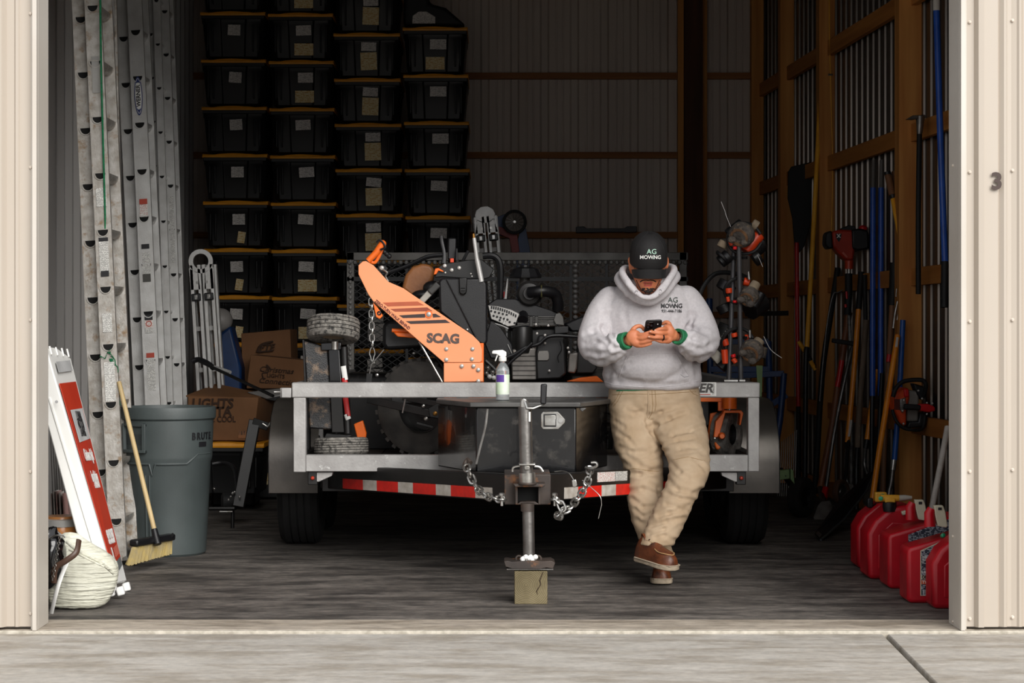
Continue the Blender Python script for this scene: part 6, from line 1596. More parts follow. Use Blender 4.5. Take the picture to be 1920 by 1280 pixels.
po = mesh_obj(pj, 'trousers', M_pant, PS)
pb_ = BVHTree.FromPolygons([wm(PS) @ v.co for v in pj.vertices], [tuple(p.vertices) for p in pj.polygons])
M_stitch = mat('tan_stitching', '#927448', .8)
for pts in ([(1150, 762), (1158, 752), (1165, 738), (1170, 730)], [(1147, 758), (1156, 747), (1162, 733)], [(1309, 742), (1300, 738), (1292, 730)], [(1222, 731), (1224, 760), (1222, 775), (1216, 785)], [(1228, 731), (1230, 758), (1228, 770)], [(1168, 881), (1190, 878), (1215, 882), (1236, 884)], [(1148, 740), (1180, 738), (1225, 739), (1270, 736), (1305, 734)], [(1262, 862), (1290, 856), (1322, 864)], [(1290, 958), (1310, 925), (1318, 915)], [(1207, 1010), (1235, 1022), (1261, 1029)]):
    drape_tube(pb_, pts, .0011, M_stitch, PS, 'stitching', .0005, 5, 5)
drape_tube(pb_, [(1215, 730), (1216, 755), (1214, 782)], .004, M_pant, PS, 'fly_seam', .0, 6, 5)
# strip of green shirt below the hem
MB().loft([ell(P(1226, y_, 9.812), hw*9.812/F, ry, 32, tilt=(.05, 0), pw=2.4) for y_, hw, ry in ((720, 82, .155), (728.5, 84, .160))], cap=False).build('shirt_hem', M_green, PS)
# ---- boots
M_boot = mat('brown_boot_leather', '#6e3a1e', .42, 0, '#452210', 14, .7, bump=.5, bscale=50, dirt='#3a241a', dscale=18, dlo=.5, dhi=.66)
M_sole = mat('pale_crepe_sole', '#b3a48e', .8, 0, '#8d7f6c', 30, .6, bump=.4, bscale=120)
def boot(heel, toe, up, shaft_top, Wd=1.0):
    heel, toe, up = Vector(heel), Vector(toe), Vector(up); ax = toe - heel; L_ = ax.length; ax.normalize(); sd = ax.cross(up).normalized(); up = sd.cross(ax).normalized()
    secs = ((-.02, .030, .05), (0.0, .036, .095), (.15, .039, .115), (.33, .040, .118), (.48, .043, .098), (.62, .049, .080), (.78, .052, .070), (.90, .047, .060), (.97, .035, .045), (1.01, .015, .025))
    rings = []
    for t_, hw, h in secs:
        c = heel + ax * (L_ * t_); ring = []
        for j in range(20):
            a_ = 2*PI*j/20; cx_, sy = math.cos(a_), math.sin(a_)
            z_ = .022 + (h * max(0, sy) ** .8 if sy > 0 else 0)
            ring.append(c + sd * (hw * Wd * math.copysign(abs(cx_)**.7, cx_) * (1 - .35*max(0, sy)**2)) + up * z_)
        rings.append(ring)
    up_o = MB(); up_o.loft(rings); o = up_o.build('boot', M_boot, PS, angle=80)
    o.modifiers.new('s', 'SUBSURF').render_levels = 1
    s_ = MB(); out_ = [(-.05, .0), (-.04, .026), (.05, .040), (.3, .040), (.5, .046), (.75, .056), (.92, .050), (1.0, .034), (1.04, .0)]
    pts = [heel + ax*(L_*t_) + sd*w_*Wd for t_, w_ in out_] + [heel + ax*(L_*t_) - sd*w_*Wd for t_, w_ in reversed(out_[1:-1])]
    s_.prism([p_ + up*.004 for p_ in pts], up * .022); s_.build('boot_sole', M_sole, o, bevel=.004)
    t_ = MB(); t_.tube([heel + ax*L_*.05 + up*.026 + sd*.042*Wd, heel + ax*L_*.5 + up*.026 + sd*.048*Wd, heel + ax*L_*.8 + up*.026 + sd*.055*Wd, heel + ax*L_*1.0 + up*.027 + sd*.036*Wd, heel + ax*L_*1.03 + up*.027, heel + ax*L_*1.0 + up*.027 - sd*.036*Wd, heel + ax*L_*.8 + up*.026 - sd*.055*Wd, heel + ax*L_*.5 + up*.026 - sd*.048*Wd], .0032, 6); t_.build('welt', M_sole, o)
    m_ = MB(); tp = [heel + ax*(L_*u_) + sd*(w_) + up*h for u_, w_, h in ((.55, .030, .088), (.68, .036, .080), (.84, .030, .078), (.93, 0, .074), (.84, -.030, .078), (.68, -.036, .080), (.55, -.030, .088))]
    m_.tube(smooth_path(tp, 4), .0024, 6); m_.build('toe_seam', mat('boot_thread', '#b08a5c', .7), o)
    for q in (.36, .43, .50):
        c = heel + ax*(L_*q); MB().tube([c + sd*.026 + up*(.128 - (q-.33)*.22), c + up*(.138 - (q-.33)*.22), c - sd*.026 + up*(.128 - (q-.33)*.22)], .003, 6).build('lace', mat('boot_lace', '#4a2c1a', .8), o)
    MB().tube([heel + ax*L_*.12 + up*.09, Vector(shaft_top)], [.05, .052], 16).build('boot_shaft', M_boot, o)
boot(P(1238, 1088, 9.62) * 1, P(1241, 1096, 9.385), (0, 0, 1), P(1240, 1040, 9.55), .95)
S.view_layers[0].update()
boot(P(1197, 1052, 9.36), P(1264, 1071, 9.18), (.22, -.28, .93), P(1222, 1016, 9.335), .95)
# ---- phone held in both hands
ph = thing('phone', 'black smartphone held up in both hands of the man', 'phone', P(1224, 615, 9.44))
ux = Vector((1, .0, .04)).normalized(); uy = Vector((.10, -.45, .88)).normalized(); un = ux.cross(uy).normalized()
if un.y > 0: un = -un
cph = P(1223.5, 620, 9.455)
def rr_(w_, h_, r_, n=5):
    o_ = []
    for cx_, cy_, a0 in ((w_/2 - r_, h_/2 - r_, 0), (-w_/2 + r_, h_/2 - r_, PI/2), (-w_/2 + r_, -h_/2 + r_, PI), (w_/2 - r_, -h_/2 + r_, 1.5*PI)):
        for i in range(n + 1): a_ = a0 + PI/2*i/n; o_.append((cx_ + math.cos(a_)*r_, cy_ + math.sin(a_)*r_))
    return o_
k3 = lambda l, off=0: [cph + ux*(a_ + b2*-.0) + uy*b2 + un*off for a_, b2 in l]
MB().prism(k3(rr_(.080, .112, .012)), un * -.010).build('case', mat('phone_case', '#0d0d0f', .3, 0, '#1a1a1c', 4, .5), ph, bevel=.002)
MB().prism(k3([(a_ - .017, b2 + .030) for a_, b2 in rr_(.034, .034, .008)], .0005), un * .0018).build('camera_bump', mat('phone_glass', '#050506', .1), ph, bevel=.001)
for dx, dy in ((-.025, .038), (-.009, .030), (-.025, .022)):
    MB().lathe([(.0055, 0), (.0055, .0015), (.003, .0016)], cph + ux*dx + uy*dy + un*.0022, un, 14).build('lens', mat('lens_glass', '#3a3a40', .1, .4), ph)
bolt(cph + ux*.02 + uy*.035 + un*.0005, .0028, ph, M_whitep, un, 'flash')
MB().prism(k3(rr_(.074, .106, .010), -.0102), un * -.0006).build('screen', mat('phone_screen', '#0a0c12', .1), ph)
# ================================================================ RIGHT SIDE: GAS CANS
M_cream = mat('cream_plastic', '#cfcab4', .5, 0, '#b8b39c', 10, .5)
M_yspout = mat('yellow_spout_plastic', '#e0a93a', .45, 0, '#c99026', 6, .5)
M_greenb = mat('green_button', '#159a6a', .35)
def can(label, px, py, hL, hT, wd, th, style):
    Y = 4462.2 / (py - 622); k = Y / F; x0 = (px - 929) * k
    r = thing('gas_can', label, 'gas can', (x0 + wd/2, Y + th/2, 0), group='red gas cans lined up along the right wall')
    if style == 'old':
        prof = [(0.01, 0), (0, .02), (0, hL), (.035, hL + .06), (.11, hT), (.20, hT + .012), (wd - .05, hT - .02), (wd, hT - .08), (wd, .02), (wd - .01, 0)]
    else:
        prof = [(.012, 0), (0, .02), (0, hL), (.012, hL + .012), (wd*.8, hT), (wd, hT), (wd, .02), (wd - .012, 0)]
    MB().prism([Vector((x0 + a, Y, b)) for a, b in prof], (0, th, 0)).build('body', M_redcan, r, bevel=.026 if style == 'old' else .020, seg=4)
    if style == 'old':
        MB().prism([Vector((x0 + a, Y - .003, b)) for a, b in ((.05, .05), (.05, hL - .01), (.12, hT - .07), (wd - .06, hT - .08), (wd - .04, .05))], (0, .012, 0)).build('embossed_panel', M_redcan, r, bevel=.008, seg=3)
    return r, x0, Y
c1_, x0, Y = can('scuffed round-shouldered red gas can at the far end of the row', 1607, 1066, .21, .33, .33, .2, 'old')
h = P(1651, 944, Y + .05)
MB().lathe([(.028, -.02), (.030, 0), (.030, .02), (.02, .03)], h + Vector((-.01, 0, -.03)), (0, 0, 1), 18).build('collar', M_blk, c1_)
MB().cbox(h + Vector((.0, 0, .035)), (.06, .035, .05)).build('spout', M_yspout, c1_, bevel=.006); MB().lathe([(.013, 0), (.013, .006), (.006, .009)], h + Vector((.006, -.018, .04)), (0, -1, 0), 16).build('button', M_greenb, c1_)
MB().cbox(h + Vector((-.055, 0, .005)), (.03, .04, .05)).build('vent_cap', M_blk, c1_, bevel=.006)
c2_, x0, Y = can('scuffed red gas can with a yellow spout lying level on top', 1627, 1086, .225, .35, .36, .22, 'old')
h = P(1668, 945, Y + .02)
MB().lathe([(.030, -.035), (.034, -.01), (.034, .01), (.02, .014)], h, (0, 0, 1), 20).build('collar', M_blk, c2_)
MB().tube([h + Vector((-.045, 0, .03)), h + Vector((.045, 0, .03))], [.018, .016], 14).build('spout', M_yspout, c2_); MB().cbox(h + Vector((0, 0, .02)), (.05, .04, .025)).build('spout_base', M_yspout, c2_, bevel=.005)
MB().tube([h + Vector((.045, 0, .03)), h + Vector((.075, 0, .032)), h + Vector((.108, 0, .032))], [.015, .014, .009], 12).build('spout_tip', mat('frosted_tip', '#b9b5ab', .3), c2_)
MB().lathe([(.011, 0), (.011, .008), (.004, .010)], h + Vector((-.045, -.012, .03)), (-.3, -1, 0), 14).build('button', M_greenb, c2_)
MB().beam(P(1690, 962, Y), P(1704, 958, Y), .04, .02).build('vent_cap', M_cream, c2_, bevel=.005)
def new_spout(r, p, s_=1.0):
    MB().tube([p + Vector((-.02, 0, -.07)), p + Vector((-.022, 0, -.01)), p + Vector((-.012, 0, .01))], [.026, .024, .018], 14).build('neck', M_redcan, r)
    MB().prism([p + Vector(v_) for v_ in ((-.005, -.02, .025), (.035, -.02, .025), (.045, -.02, .0), (.056, -.02, -.065), (.05, -.02, -.075), (.012, -.02, -.068), (.0, -.02, -.02))], (0, .035, 0)).build('lever', M_cream, r, bevel=.004)
    MB().cbox(p + Vector((.02, -.021, .010)), (.016, .004, .012)).build('lever_slot', M_ink, r, bevel=.001)
c3_, x0, Y = can('bright red gas can with a cream lever, third from the doorway end', 1665, 1104, .245, .345, .40, .22, 'new')
new_spout(c3_, P(1716, 946, Y + .08))
MB().prism([Vector((x0 + a, Y - .0015, b)) for a, b in ((.095, .03), (.095, .255), (.30, .335), (.36, .335), (.36, .03))], (0, .0012, 0)).build('label_sticker', M_printdk, c3_, smooth=False)
c4_, x0, Y = can('red gas can with a dark blue label and cream lever, second from the doorway', 1701, 1131, .235, .335, .40, .18, 'new')
new_spout(c4_, P(1752, 957, Y + .06))
lb = [(.058, .035), (.058, .235), (.20, .30), (.36, .30), (.36, .035)]
MB().prism([Vector((x0 + a, Y - .003, b)) for a, b in lb], (0, .0022, 0)).build('label_border', M_cream, c4_, smooth=False)
MB().prism([Vector((x0 + a + .004, Y - .0035, b)) for a, b in [(.058, .037), (.058, .232), (.20, .296), (.36, .296), (.36, .037)]], (0, .001, 0)).build('label_sticker', M_printdk, c4_, smooth=False)
def lt(s_, dx, z_, sz, m, b=.03, sq=1): return text(s_, sz, Vector((x0 + dx, Y - .0045, z_)), (1, 0, 0), (0, 0, 1), m, c4_, 'lettering', b, sq, .0008, align='LEFT')
MB().box((x0 + .062, Y - .0042, .108), (x0 + .2, Y - .0036, .126)).build('label_band', M_cream, c4_, smooth=False); MB().box((x0 + .062, Y - .0042, .086), (x0 + .2, Y - .0036, .104)).build('label_band', mat('orange_print', '#d0552c', .5), c4_, smooth=False)
lt('ONE-GALLON', .064, .117, .02, M_ink, .05, .8); lt('TYPE II', .066, .095, .018, M_whitep, .03, .9); lt('USA', .064, .139, .015, M_whitep, .04, 1.1)
lt('FEED YOUR', .066, .206, .012, M_whitep, .02, .9); lt('MACHINES', .066, .193, .012, M_whitep, .02, .9); lt('IT', .066, .181, .012, M_whitep, .02, .9)
MB().box((x0 + .068, Y - .0042, .042), (x0 + .10, Y - .0036, .062)).build('bar_code', mat('bar_code_print', '#cfd0d2', .5, 0, '#2a2c30', 200, .5, stretch=(1, 1, .02)), c4_, smooth=False)
MB().lathe([(.010, 0), (.010, .02), (.004, .024)], Vector((x0 + .155, Y - .004, .30)), (0, -1, .3), 12).build('button', M_greenb, c4_)
c5_, x0, Y = can('darker red gas can half hidden behind the right jamb', 1748, 1142, .20, .32, .35, .15, 'old')

# ================================================================ CHAINSAW
cs = thing('chainsaw', 'orange and black chainsaw hanging on the wooden post above the gas cans', 'chainsaw', P(1712, 760, 11.9))
YW = 11.72
def C(pl, Y, dy, nm, m, bevel=.006): return Q(pl, Y, dy, nm, m, cs, bevel=bevel)
C([(1676, 745), (1682, 735), (1694, 726), (1704, 727), (1706, 745), (1700, 770), (1700, 798), (1686, 796), (1684, 782), (1675, 768)], YW + .05, .16, 'engine_cover', mat('saw_orange', '#e8501c', .4, 0, '#c9400f', 5, .5), .012)
C([(1703, 730), (1724, 734), (1722, 790), (1700, 790)], YW + .07, .12, 'fan_housing', mat('grey_translucent', '#8d8880', .5), .012)
C([(1695, 729), (1704, 729), (1705, 744), (1696, 744)], YW + .03, .05, 'red_cap', M_red, .006)
for i in range(5): MB().beam(P(1677.5 + i*2.4, 748, YW + .045), P(1677.5 + i*2.4, 768, YW + .045), .004, .006, up=(0, 1, 0)).build('cooling_slot', M_ink, cs)
MB().tube(smooth_path([P(1674, 744, YW), P(1680, 728, YW), P(1692, 716, YW), P(1712, 712, YW), P(1730, 713, YW), P(1736, 722, YW), P(1732, 742, YW + .03)]), .013, 10).build('front_handle', M_grip, cs)
MB().tube(smooth_path([P(1673, 768, YW + .02), P(1680, 788, YW), P(1694, 802, YW), P(1716, 806, YW), P(1730, 802, YW + .03), P(1734, 780, YW + .05)]), .010, 10).build('rear_handle', M_grip, cs)
C([(1712, 718), (1732, 724), (1736, 745), (1728, 750), (1720, 740)], YW + .06, .1, 'hand_guard', M_blk, .008)
MB().beam(P(1694, 762, YW + .0), P(1726, 764, YW + .0), .035, .035, up=(0, 1, 0)).build('trigger_handle', M_grip, cs, bevel=.01)
C([(1722, 757), (1740, 757), (1753, 762), (1754, 770), (1742, 773), (1724, 770)], YW - .01, .05, 'throttle_grip', M_red, .008)
C([(1725, 773), (1740, 775), (1735, 800), (1700, 803), (1705, 790), (1722, 790)], YW + .06, .1, 'bar_mount', M_blk, .008)
C([(1688, 748), (1698, 745), (1699, 762), (1692, 774), (1688, 768)], YW + .03, .03, 'carburettor', M_zinc, .003)
for x_, y_ in ((1695, 750), (1692, 770), (1722, 732), (1729, 747), (1738, 755), (1748, 756), (1738, 776), (1694, 794)): bolt(P(x_, y_, YW - .005), .006, cs, M_bolt)
MB().prism([P(1706, 790, YW + .2), P(1706, 740, YW + .2), P(1716, 740, YW + .2), P(1716, 790, YW + .2)], (0, .35, 0)).build('guide_bar', M_steel, cs, bevel=.003)

# ================================================================ LONG-HANDLED TOOLS ALONG THE RIGHT WALL
def pole(name, label, cat, pts, r, m, extra=()):
    """pts: handle from top to bottom as (px, py, Y); extra: (part name, points, radius, material)"""
    t = thing(name, label, cat, P(*pts[-1]))
    pp = [P(*p) for p in pts]; MB().tube(smooth_path(pp, 4) if len(pp) > 2 else pp, r, 12).build('handle', m, t)
    for nm, pp, rr, mm in extra:
        pp = [P(*p) for p in pp]
        if isinstance(rr, tuple) and len(pp) == 2: rr = list(rr)
        MB().tube(smooth_path(pp, 4) if len(pp) > 2 else pp, rr, 12).build(nm, mm, t)
    return t
M_oldblade = mat('worn_steel_blade', '#77716a', .45, .6, '#4a4541', 12, .6, dirt='#3a2f28', dscale=9, dlo=.5, dhi=.7)
pole('pole', 'long amber fibreglass pole leaning by the middle wall post', 'pole', [(1541, 128, 14.45), (1527, 400, 14.3), (1513, 653, 14.1)], .0175, M_yell2, [('end_grip', [(1513, 651, 14.1), (1511, 688, 14.08), (1509, 925, 14.0)], .019, M_blk)])
t = pole('rope', 'thin yellow line hanging down the face of the middle post', 'line', [(1555, -60, 14.3), (1555, 40, 14.3), (1557, 140, 14.3)], .004, M_yell2, [('lower_line', [(1557, 140, 14.3), (1561, 300, 14.3), (1559, 440, 14.3), (1556, 520, 14.28)], .004, M_yell2)])
MB().cyl(P(1553, 140, 14.3), P(1561, 140, 14.3), .008, n=8).build('hook', M_zinc, t)
t = pole('shovel', 'red-handled shovel standing with its black blade up', 'shovel', [(1494, 455, 15.1), (1495, 600, 15.05), (1497, 765, 15.0)], .017, M_red, [('end_grip', [(1497, 762, 15.0), (1497, 925, 14.9)], .019, M_grip)])
Q([(1478, 322), (1484, 312), (1522, 303), (1523, 330), (1520, 420), (1508, 462), (1499, 474), (1490, 462), (1486, 410), (1477, 372)], 15.1, .02, 'blade', M_grip, t, bevel=.006)
t = pole('pruner', 'yellow-handled pruner slung across behind the amber pole', 'pruner', [(1497, 640, 14.5), (1512, 662, 14.5)], .016, M_yell2, [('lower_handle', [(1517, 672, 14.5), (1529, 693, 14.5)], .016, M_yell2), ('hinge', [(1510, 658, 14.5), (1519, 676, 14.5)], .019, M_blk), ('end_grip', [(1528, 690, 14.5), (1536, 706, 14.5), (1532, 925, 14.4)], .017, M_blk)])
t = pole('leaf_rake', 'black-handled rake with a thin bare wire beside it', 'rake', [(1571, 502, 14.1), (1556, 600, 14.1), (1541, 710, 14.1), (1528, 925, 14.05)], .021, M_grip, [('wire', [(1589, 538, 13.9), (1572, 548, 13.9), (1562, 553, 13.9), (1552, 600, 13.9), (1543, 680, 13.9), (1537, 752, 13.9)], .005, M_steel)])
t = pole('spade', 'worn brown wooden-handled spade with a red mark, left of the hanging trimmer shaft', 'spade', [(1592, 585, 13.6), (1576, 690, 13.6), (1560, 800, 13.55), (1538, 915, 13.5)], .024, mat('reddish_wood', '#9a5c34', .5, 0, '#6d3d20', 9, .5, stretch=(1, 1, .1)), [('red_mark', [(1579, 675, 13.57), (1574, 705, 13.57), (1570, 725, 13.57)], .018, M_red), ('top_grip', [(1592, 590, 13.6), (1590, 560, 13.6)], .020, M_grip)])
Q([(1533, 948), (1540, 940), (1556, 938), (1561, 948), (1560, 975), (1530, 978), (1525, 970)], 12.7, .01, 'blade', M_oldblade, t, bevel=.002)
MB().tube([P(1538, 915, 13.5), P(1544, 945, 12.75)], .02, 10).build('socket', M_blkmetal, t)
pole('aerator', 'grey steel tool shaft ending in a red ferrule near the floor', 'tool', [(1600, 640, 13.4), (1578, 740, 13.3), (1563, 820, 13.3), (1549, 915, 13.2)], .013, M_steel, [('ferrule', [(1548, 915, 13.2), (1545, 934, 13.15)], .022, M_red), ('tip', [(1545, 934, 13.15), (1544, 962, 13.1)], .014, M_blkmetal)])
# shovels with amber handles, black grips and curved steel necks
def shovel(label, top, mid, bot, neck, Y, r=.018, grip=None, blade=None, name='shovel', m=M_orangeh):
    ex = [('neck', neck, .013, M_steel), ('ferrule', [bot, neck[0]], .0185, M_blkmetal)]
    if grip: ex.append(('top_grip', grip, .021, M_grip))
    t = pole(name, label, 'shovel', [top, mid, bot], r, m, ex)
    if blade: Q(blade[0], blade[1], .008, 'blade', M_oldblade, t, bevel=.002)
    return t
s1 = shovel('amber-handled shovel with a long black top grip, just right of the trimmer shaft', (1610, 578, 13.3), (1601, 700, 13.25), (1589, 829, 13.2), [(1588, 842, 13.2), (1585, 872, 13.15), (1587, 898, 13.1), (1594, 914, 13.1)], 13.2, grip=[(1615, 510, 13.35), (1610, 580, 13.3)], blade=([(1586, 905), (1600, 908), (1604, 950), (1590, 962), (1580, 945)], 13.05))
Q([(1594, 787), (1598, 787), (1594, 818), (1590, 818)], 13.18, .002, 'label_sticker', M_paper, s1, bevel=0)
s2 = shovel('amber-handled shovel coming out from behind the blue poles', (1643, 692, 12.9), (1636, 750, 12.9), (1626, 824, 12.85), [(1623, 840, 12.85), (1621, 868, 12.8), (1625, 885, 12.8), (1631, 898, 12.8)], 12.9, r=.018, blade=([(1624, 893), (1640, 896), (1642, 950), (1628, 960), (1618, 940)], 12.75))
Q([(1634, 785), (1637, 783), (1633, 812), (1630, 813)], 12.83, .002, 'label_sticker', M_paper, s2, bevel=0)
t = pole('long_pole', 'long bright amber pole leaning in front of the wooden post down to the gas cans', 'pole', [(1683, 628, 12.0), (1664, 750, 11.9), (1648, 850, 11.8), (1634, 950, 11.7)], .0175, M_orangeh, [('end', [(1634, 950, 11.7), (1629, 1000, 11.65)], .016, M_orangeh)])
Q([(1680.5, 632), (1685, 632), (1681, 666), (1676.5, 666)], 11.965, .002, 'label_sticker', M_paper, t, bevel=0)
t = pole('squeegee', 'blue pole with a silver collar behind the chainsaw', 'pole', [(1693, 600, 12.05), (1686, 740, 12.0), (1677, 862, 11.95)], .017, mat('bright_blue_pole', '#1e62c0', .35, 0, '#184f9c', 8, .5), [('collar', [(1676, 862, 11.95), (1674, 881, 11.94)], .019, M_zinc), ('lower_tube', [(1674, 880, 11.94), (1671, 905, 11.92), (1666, 930, 11.9), (1662, 985, 11.85)], .014, M_steel)])
for px_, lab in ((1637, 'left of the two tall blue poles beside the amber shovel'), (1652, 'right of the two tall blue poles beside the amber shovel')):
    d_ = px_ - 1637
    pole('blue_pole', lab, 'pole', [(px_, 352, 12.95), (px_ - .5, 550, 12.9), (px_ - 1, 742, 12.85)], .0185, M_blue, [('tip', [(px_ + 1, 300, 12.97), (px_, 354, 12.95)], .013, mat('dull_tip', '#6a6560', .5)), ('end_grip', [(px_ - 1, 740, 12.85), (px_ - 2, 800, 12.83), (px_ - 3, 972, 12.8)], .016, M_blk)])
pole('sledge_handle', 'grey weathered wooden handle with black grip between amber shovel and blue poles', 'tool handle', [(1624, 600, 13.2), (1617, 700, 13.15), (1611, 770, 13.1), (1608, 838, 13.1)], .020, mat('grey_wood_handle', '#7d6a58', .7, 0, '#4f4134', 12, .6, stretch=(1, 1, .1), dirt='#b3a898', dscale=30, dlo=.62, dhi=.68), [('top_grip', [(1621, 515, 13.2), (1623, 603, 13.2)], .015, M_grip), ('lower', [(1608, 838, 13.1), (1606, 880, 13.05), (1606, 955, 13.0)], .016, M_blkmetal)])
t = pole('axe_handle', 'worn brown handle with a wide black grip beside the wooden post', 'tool handle', [(1673, 568, 12.5), (1667, 680, 12.45), (1660, 790, 12.4), (1654, 975, 12.35)], .019, M_woodhandle, [('top_grip', [(1677, 492, 12.5), (1676, 530, 12.5), (1673, 572, 12.5)], .030, M_grip), ('red_print', [(1668, 664, 12.43), (1666, 678, 12.43)], .017, M_red)])
t = pole('shears', 'chrome shears hanging beside the wooden post', 'shears', [(1681, 541, 12.2), (1680, 556, 12.2)], .004, M_zinc, [('blade', [(1683, 565, 12.2), (1678, 590, 12.2), (1675, 615, 12.2)], .008, M_zinc), ('blade', [(1687, 541, 12.2), (1686, 570, 12.2), (1682, 600, 12.2)], .005, M_zinc)])
t = pole('loppers', 'yellow-handled loppers hooked high beside the wooden post', 'loppers', [(1674, 372, 12.3), (1680, 405, 12.25), (1688, 445, 12.2)], .015, M_yell2, [('grip', [(1665, 328, 12.35), (1673, 366, 12.3)], .022, M_woodhandle), ('grip', [(1677, 322, 12.4), (1683, 360, 12.35)], .02, M_woodhandle), ('second_handle', [(1683, 335, 12.4), (1688, 360, 12.35), (1687, 450, 12.3), (1686, 560, 12.3)], .010, M_orangeh), ('band', [(1673, 364, 12.3), (1675, 371, 12.3)], .021, M_blk), ('grip_cap', [(1663, 321, 12.35), (1666, 330, 12.35)], .022, M_blk)])
t = pole('pickaxe', 'black-handled pick with its flat head hooked over the wall girt', 'pick', [(1724, 250, 11.7), (1722, 400, 11.68), (1722, 551, 11.65)], .016, M_grip, [('collar', [(1726, 218, 11.7), (1724, 252, 11.7)], [.028, .016], M_steel)])
MB().prism([P(*p, 11.68) for p in ((1700, 223), (1712, 216), (1735, 215), (1738, 220), (1722, 222), (1712, 224))], (0, .05, 0)).build('head', M_oldblade, t, bevel=.004)
t = pole('long_pole', 'tall blue pole with a black foam grip beside the right jamb', 'pole', [(1756, 18, 11.0), (1763, 250, 10.95), (1772, 492, 10.9)], .0185, M_blue, [('foam_grip', [(1772, 490, 10.9), (1771, 576, 10.88)], .022, M_grip), ('collar', [(1756, -4, 11.0), (1756, 20, 11.0)], .020, M_paper), ('upper_tube', [(1750, -80, 11.1), (1756, -2, 11.0)], .010, M_zinc)])
pole('white_pole', 'white pole leaning behind the gas cans against the wall', 'pole', [(1777, 800, 10.6), (1762, 880, 10.5), (1745, 965, 10.4), (1733, 1030, 10.3)], .0165, mat('white_pole', '#cfc8c0', .5, 0, '#b3aca2', 20, .5))
# black snow scoop lying against the tools
t = thing('snow_shovel', 'wide black snow shovel blade resting on the floor before the tools', 'snow shovel', P(1532, 1010, 11.45))
MB().prism([P(1527, 1002, 11.5), P(1539, 1014, 11.38), P(1583, 975, 11.9), P(1624, 925, 12.2), P(1640, 885, 12.4), P(1628, 889, 12.45), P(1569, 945, 12.1)], (.01, .05, .008)).build('blade', M_blk, t, bevel=.004)
MB().tube([P(1539, 1012, 11.37), P(1583, 973, 11.87), P(1624, 922, 12.17), P(1640, 885, 12.37)], .007, 8).build('edge', mat('grey_dark_plastic', '#3c4243'), t)
MB().prism([P(1530, 1001, 11.46), P(1537, 1008, 11.42), P(1541, 1003, 11.45), P(1534, 997, 11.49)], (0, .0, .006)).build('wear_strip', M_steel, t)
MB().tube([P(1638, 890, 12.4), P(1646, 850, 12.45), P(1654, 700, 12.6)], .015, 10).build('handle', M_blkmetal, t)
# wheels of a hand truck
t = thing('hand_truck', 'blue hand truck with dusty black tyre standing right of the trailer', 'hand truck', P(1503, 970, 12.8))
wheel(P(1503, 932, 12.85), .132, .085, 'tyre', t, axis=(.8, -.6, 0), m=mat('dusty_black_rubber', '#2a2624', .9, 0, '#1a1817', 20, .5), rimr=.5)
for pts in ([(1441, 640, 13.5), (1443, 760, 13.4), (1441, 900, 13.3)], [(1470, 700, 13.4), (1462, 790, 13.35), (1447, 870, 13.3), (1441, 925, 13.25)], [(1330, 560, 13.6), (1332, 720, 13.5)]): MB().tube(smooth_path([P(*p) for p in pts], 4), .022, 10).build('frame_tube', M_bluecart, t)
for a_, b2 in (((1330, 640, 13.55), (1441, 640, 13.5)), ((1332, 692, 13.5), (1441, 692, 13.45)), ((1330, 706, 13.5), (1470, 700, 13.4)), ((1443, 760, 13.4), (1475, 740, 13.4))): MB().beam(P(*a_), P(*b2), .03, .04).build('cross_bar', M_bluecart, t, bevel=.003)
MB().beam(P(1462, 880, 13.2), P(1503, 932, 12.85), .03, .03).build('axle_bracket', M_blkmetal, t)
t = thing('ratchet_strap', 'pale green strap and channel bar hanging right of the trailer fender', 'strap', P(1460, 890, 11.8))
M_pg = mat('pale_green_paint', '#6f8a58', .6, 0, '#587046', 10, .5)
MB().prism([P(1418, 685, 11.6), P(1430, 685, 11.6), P(1428, 750, 11.6), P(1422, 750, 11.6)], (0, .006, 0)).build('strap', M_pg, t); MB().prism([P(1424, 748, 11.6), P(1428, 748, 11.6), P(1438, 880, 11.7), P(1435, 884, 11.7)], (0, .006, 0)).build('strap', M_pg, t)
Q([(1436, 886), (1480, 880), (1481, 897), (1437, 903)], 11.7, .06, 'channel', M_pg, t); Q([(1482, 878), (1488, 882), (1490, 908), (1482, 898)], 11.7, .05, 'bracket', M_pg, t)
MB().lathe([(.004, 0), (.004, .004)], P(1473, 892, 11.695), (0, -1, 0), 8).build('rivet', M_blk, t)
ws = thing('wire_stakes', 'bundle of thin steel stakes standing against the far right wall corner', 'sign stakes', P(1475, 930, 14.5))
for i in range(9): MB().tube([P(1462 + i*4, 790 + (i*37) % 40, 14.6), P(1458 + i*4, 930, 14.5)], .003, 5).build('stake', M_steel, ws)
t = thing('measuring_wheel', 'small brown wheel on a steel rod in the row of tools', 'wheel', P(1580, 945, 13.3))
wheel(P(1577, 922, 13.0), .085, .04, 'tyre', t, axis=(.75, -.65, 0), m=mat('brown_rubber', '#5d3c2a', .8), rimr=.62, rim_m=M_steel)
MB().tube([P(1589, 918, 12.9), P(1569, 953, 12.8)], .007, 8).build('rod', M_steel, t); MB().tube([P(1583, 915, 13.05), P(1596, 760, 13.3)], .011, 8).build('shaft', M_blkmetal, t)
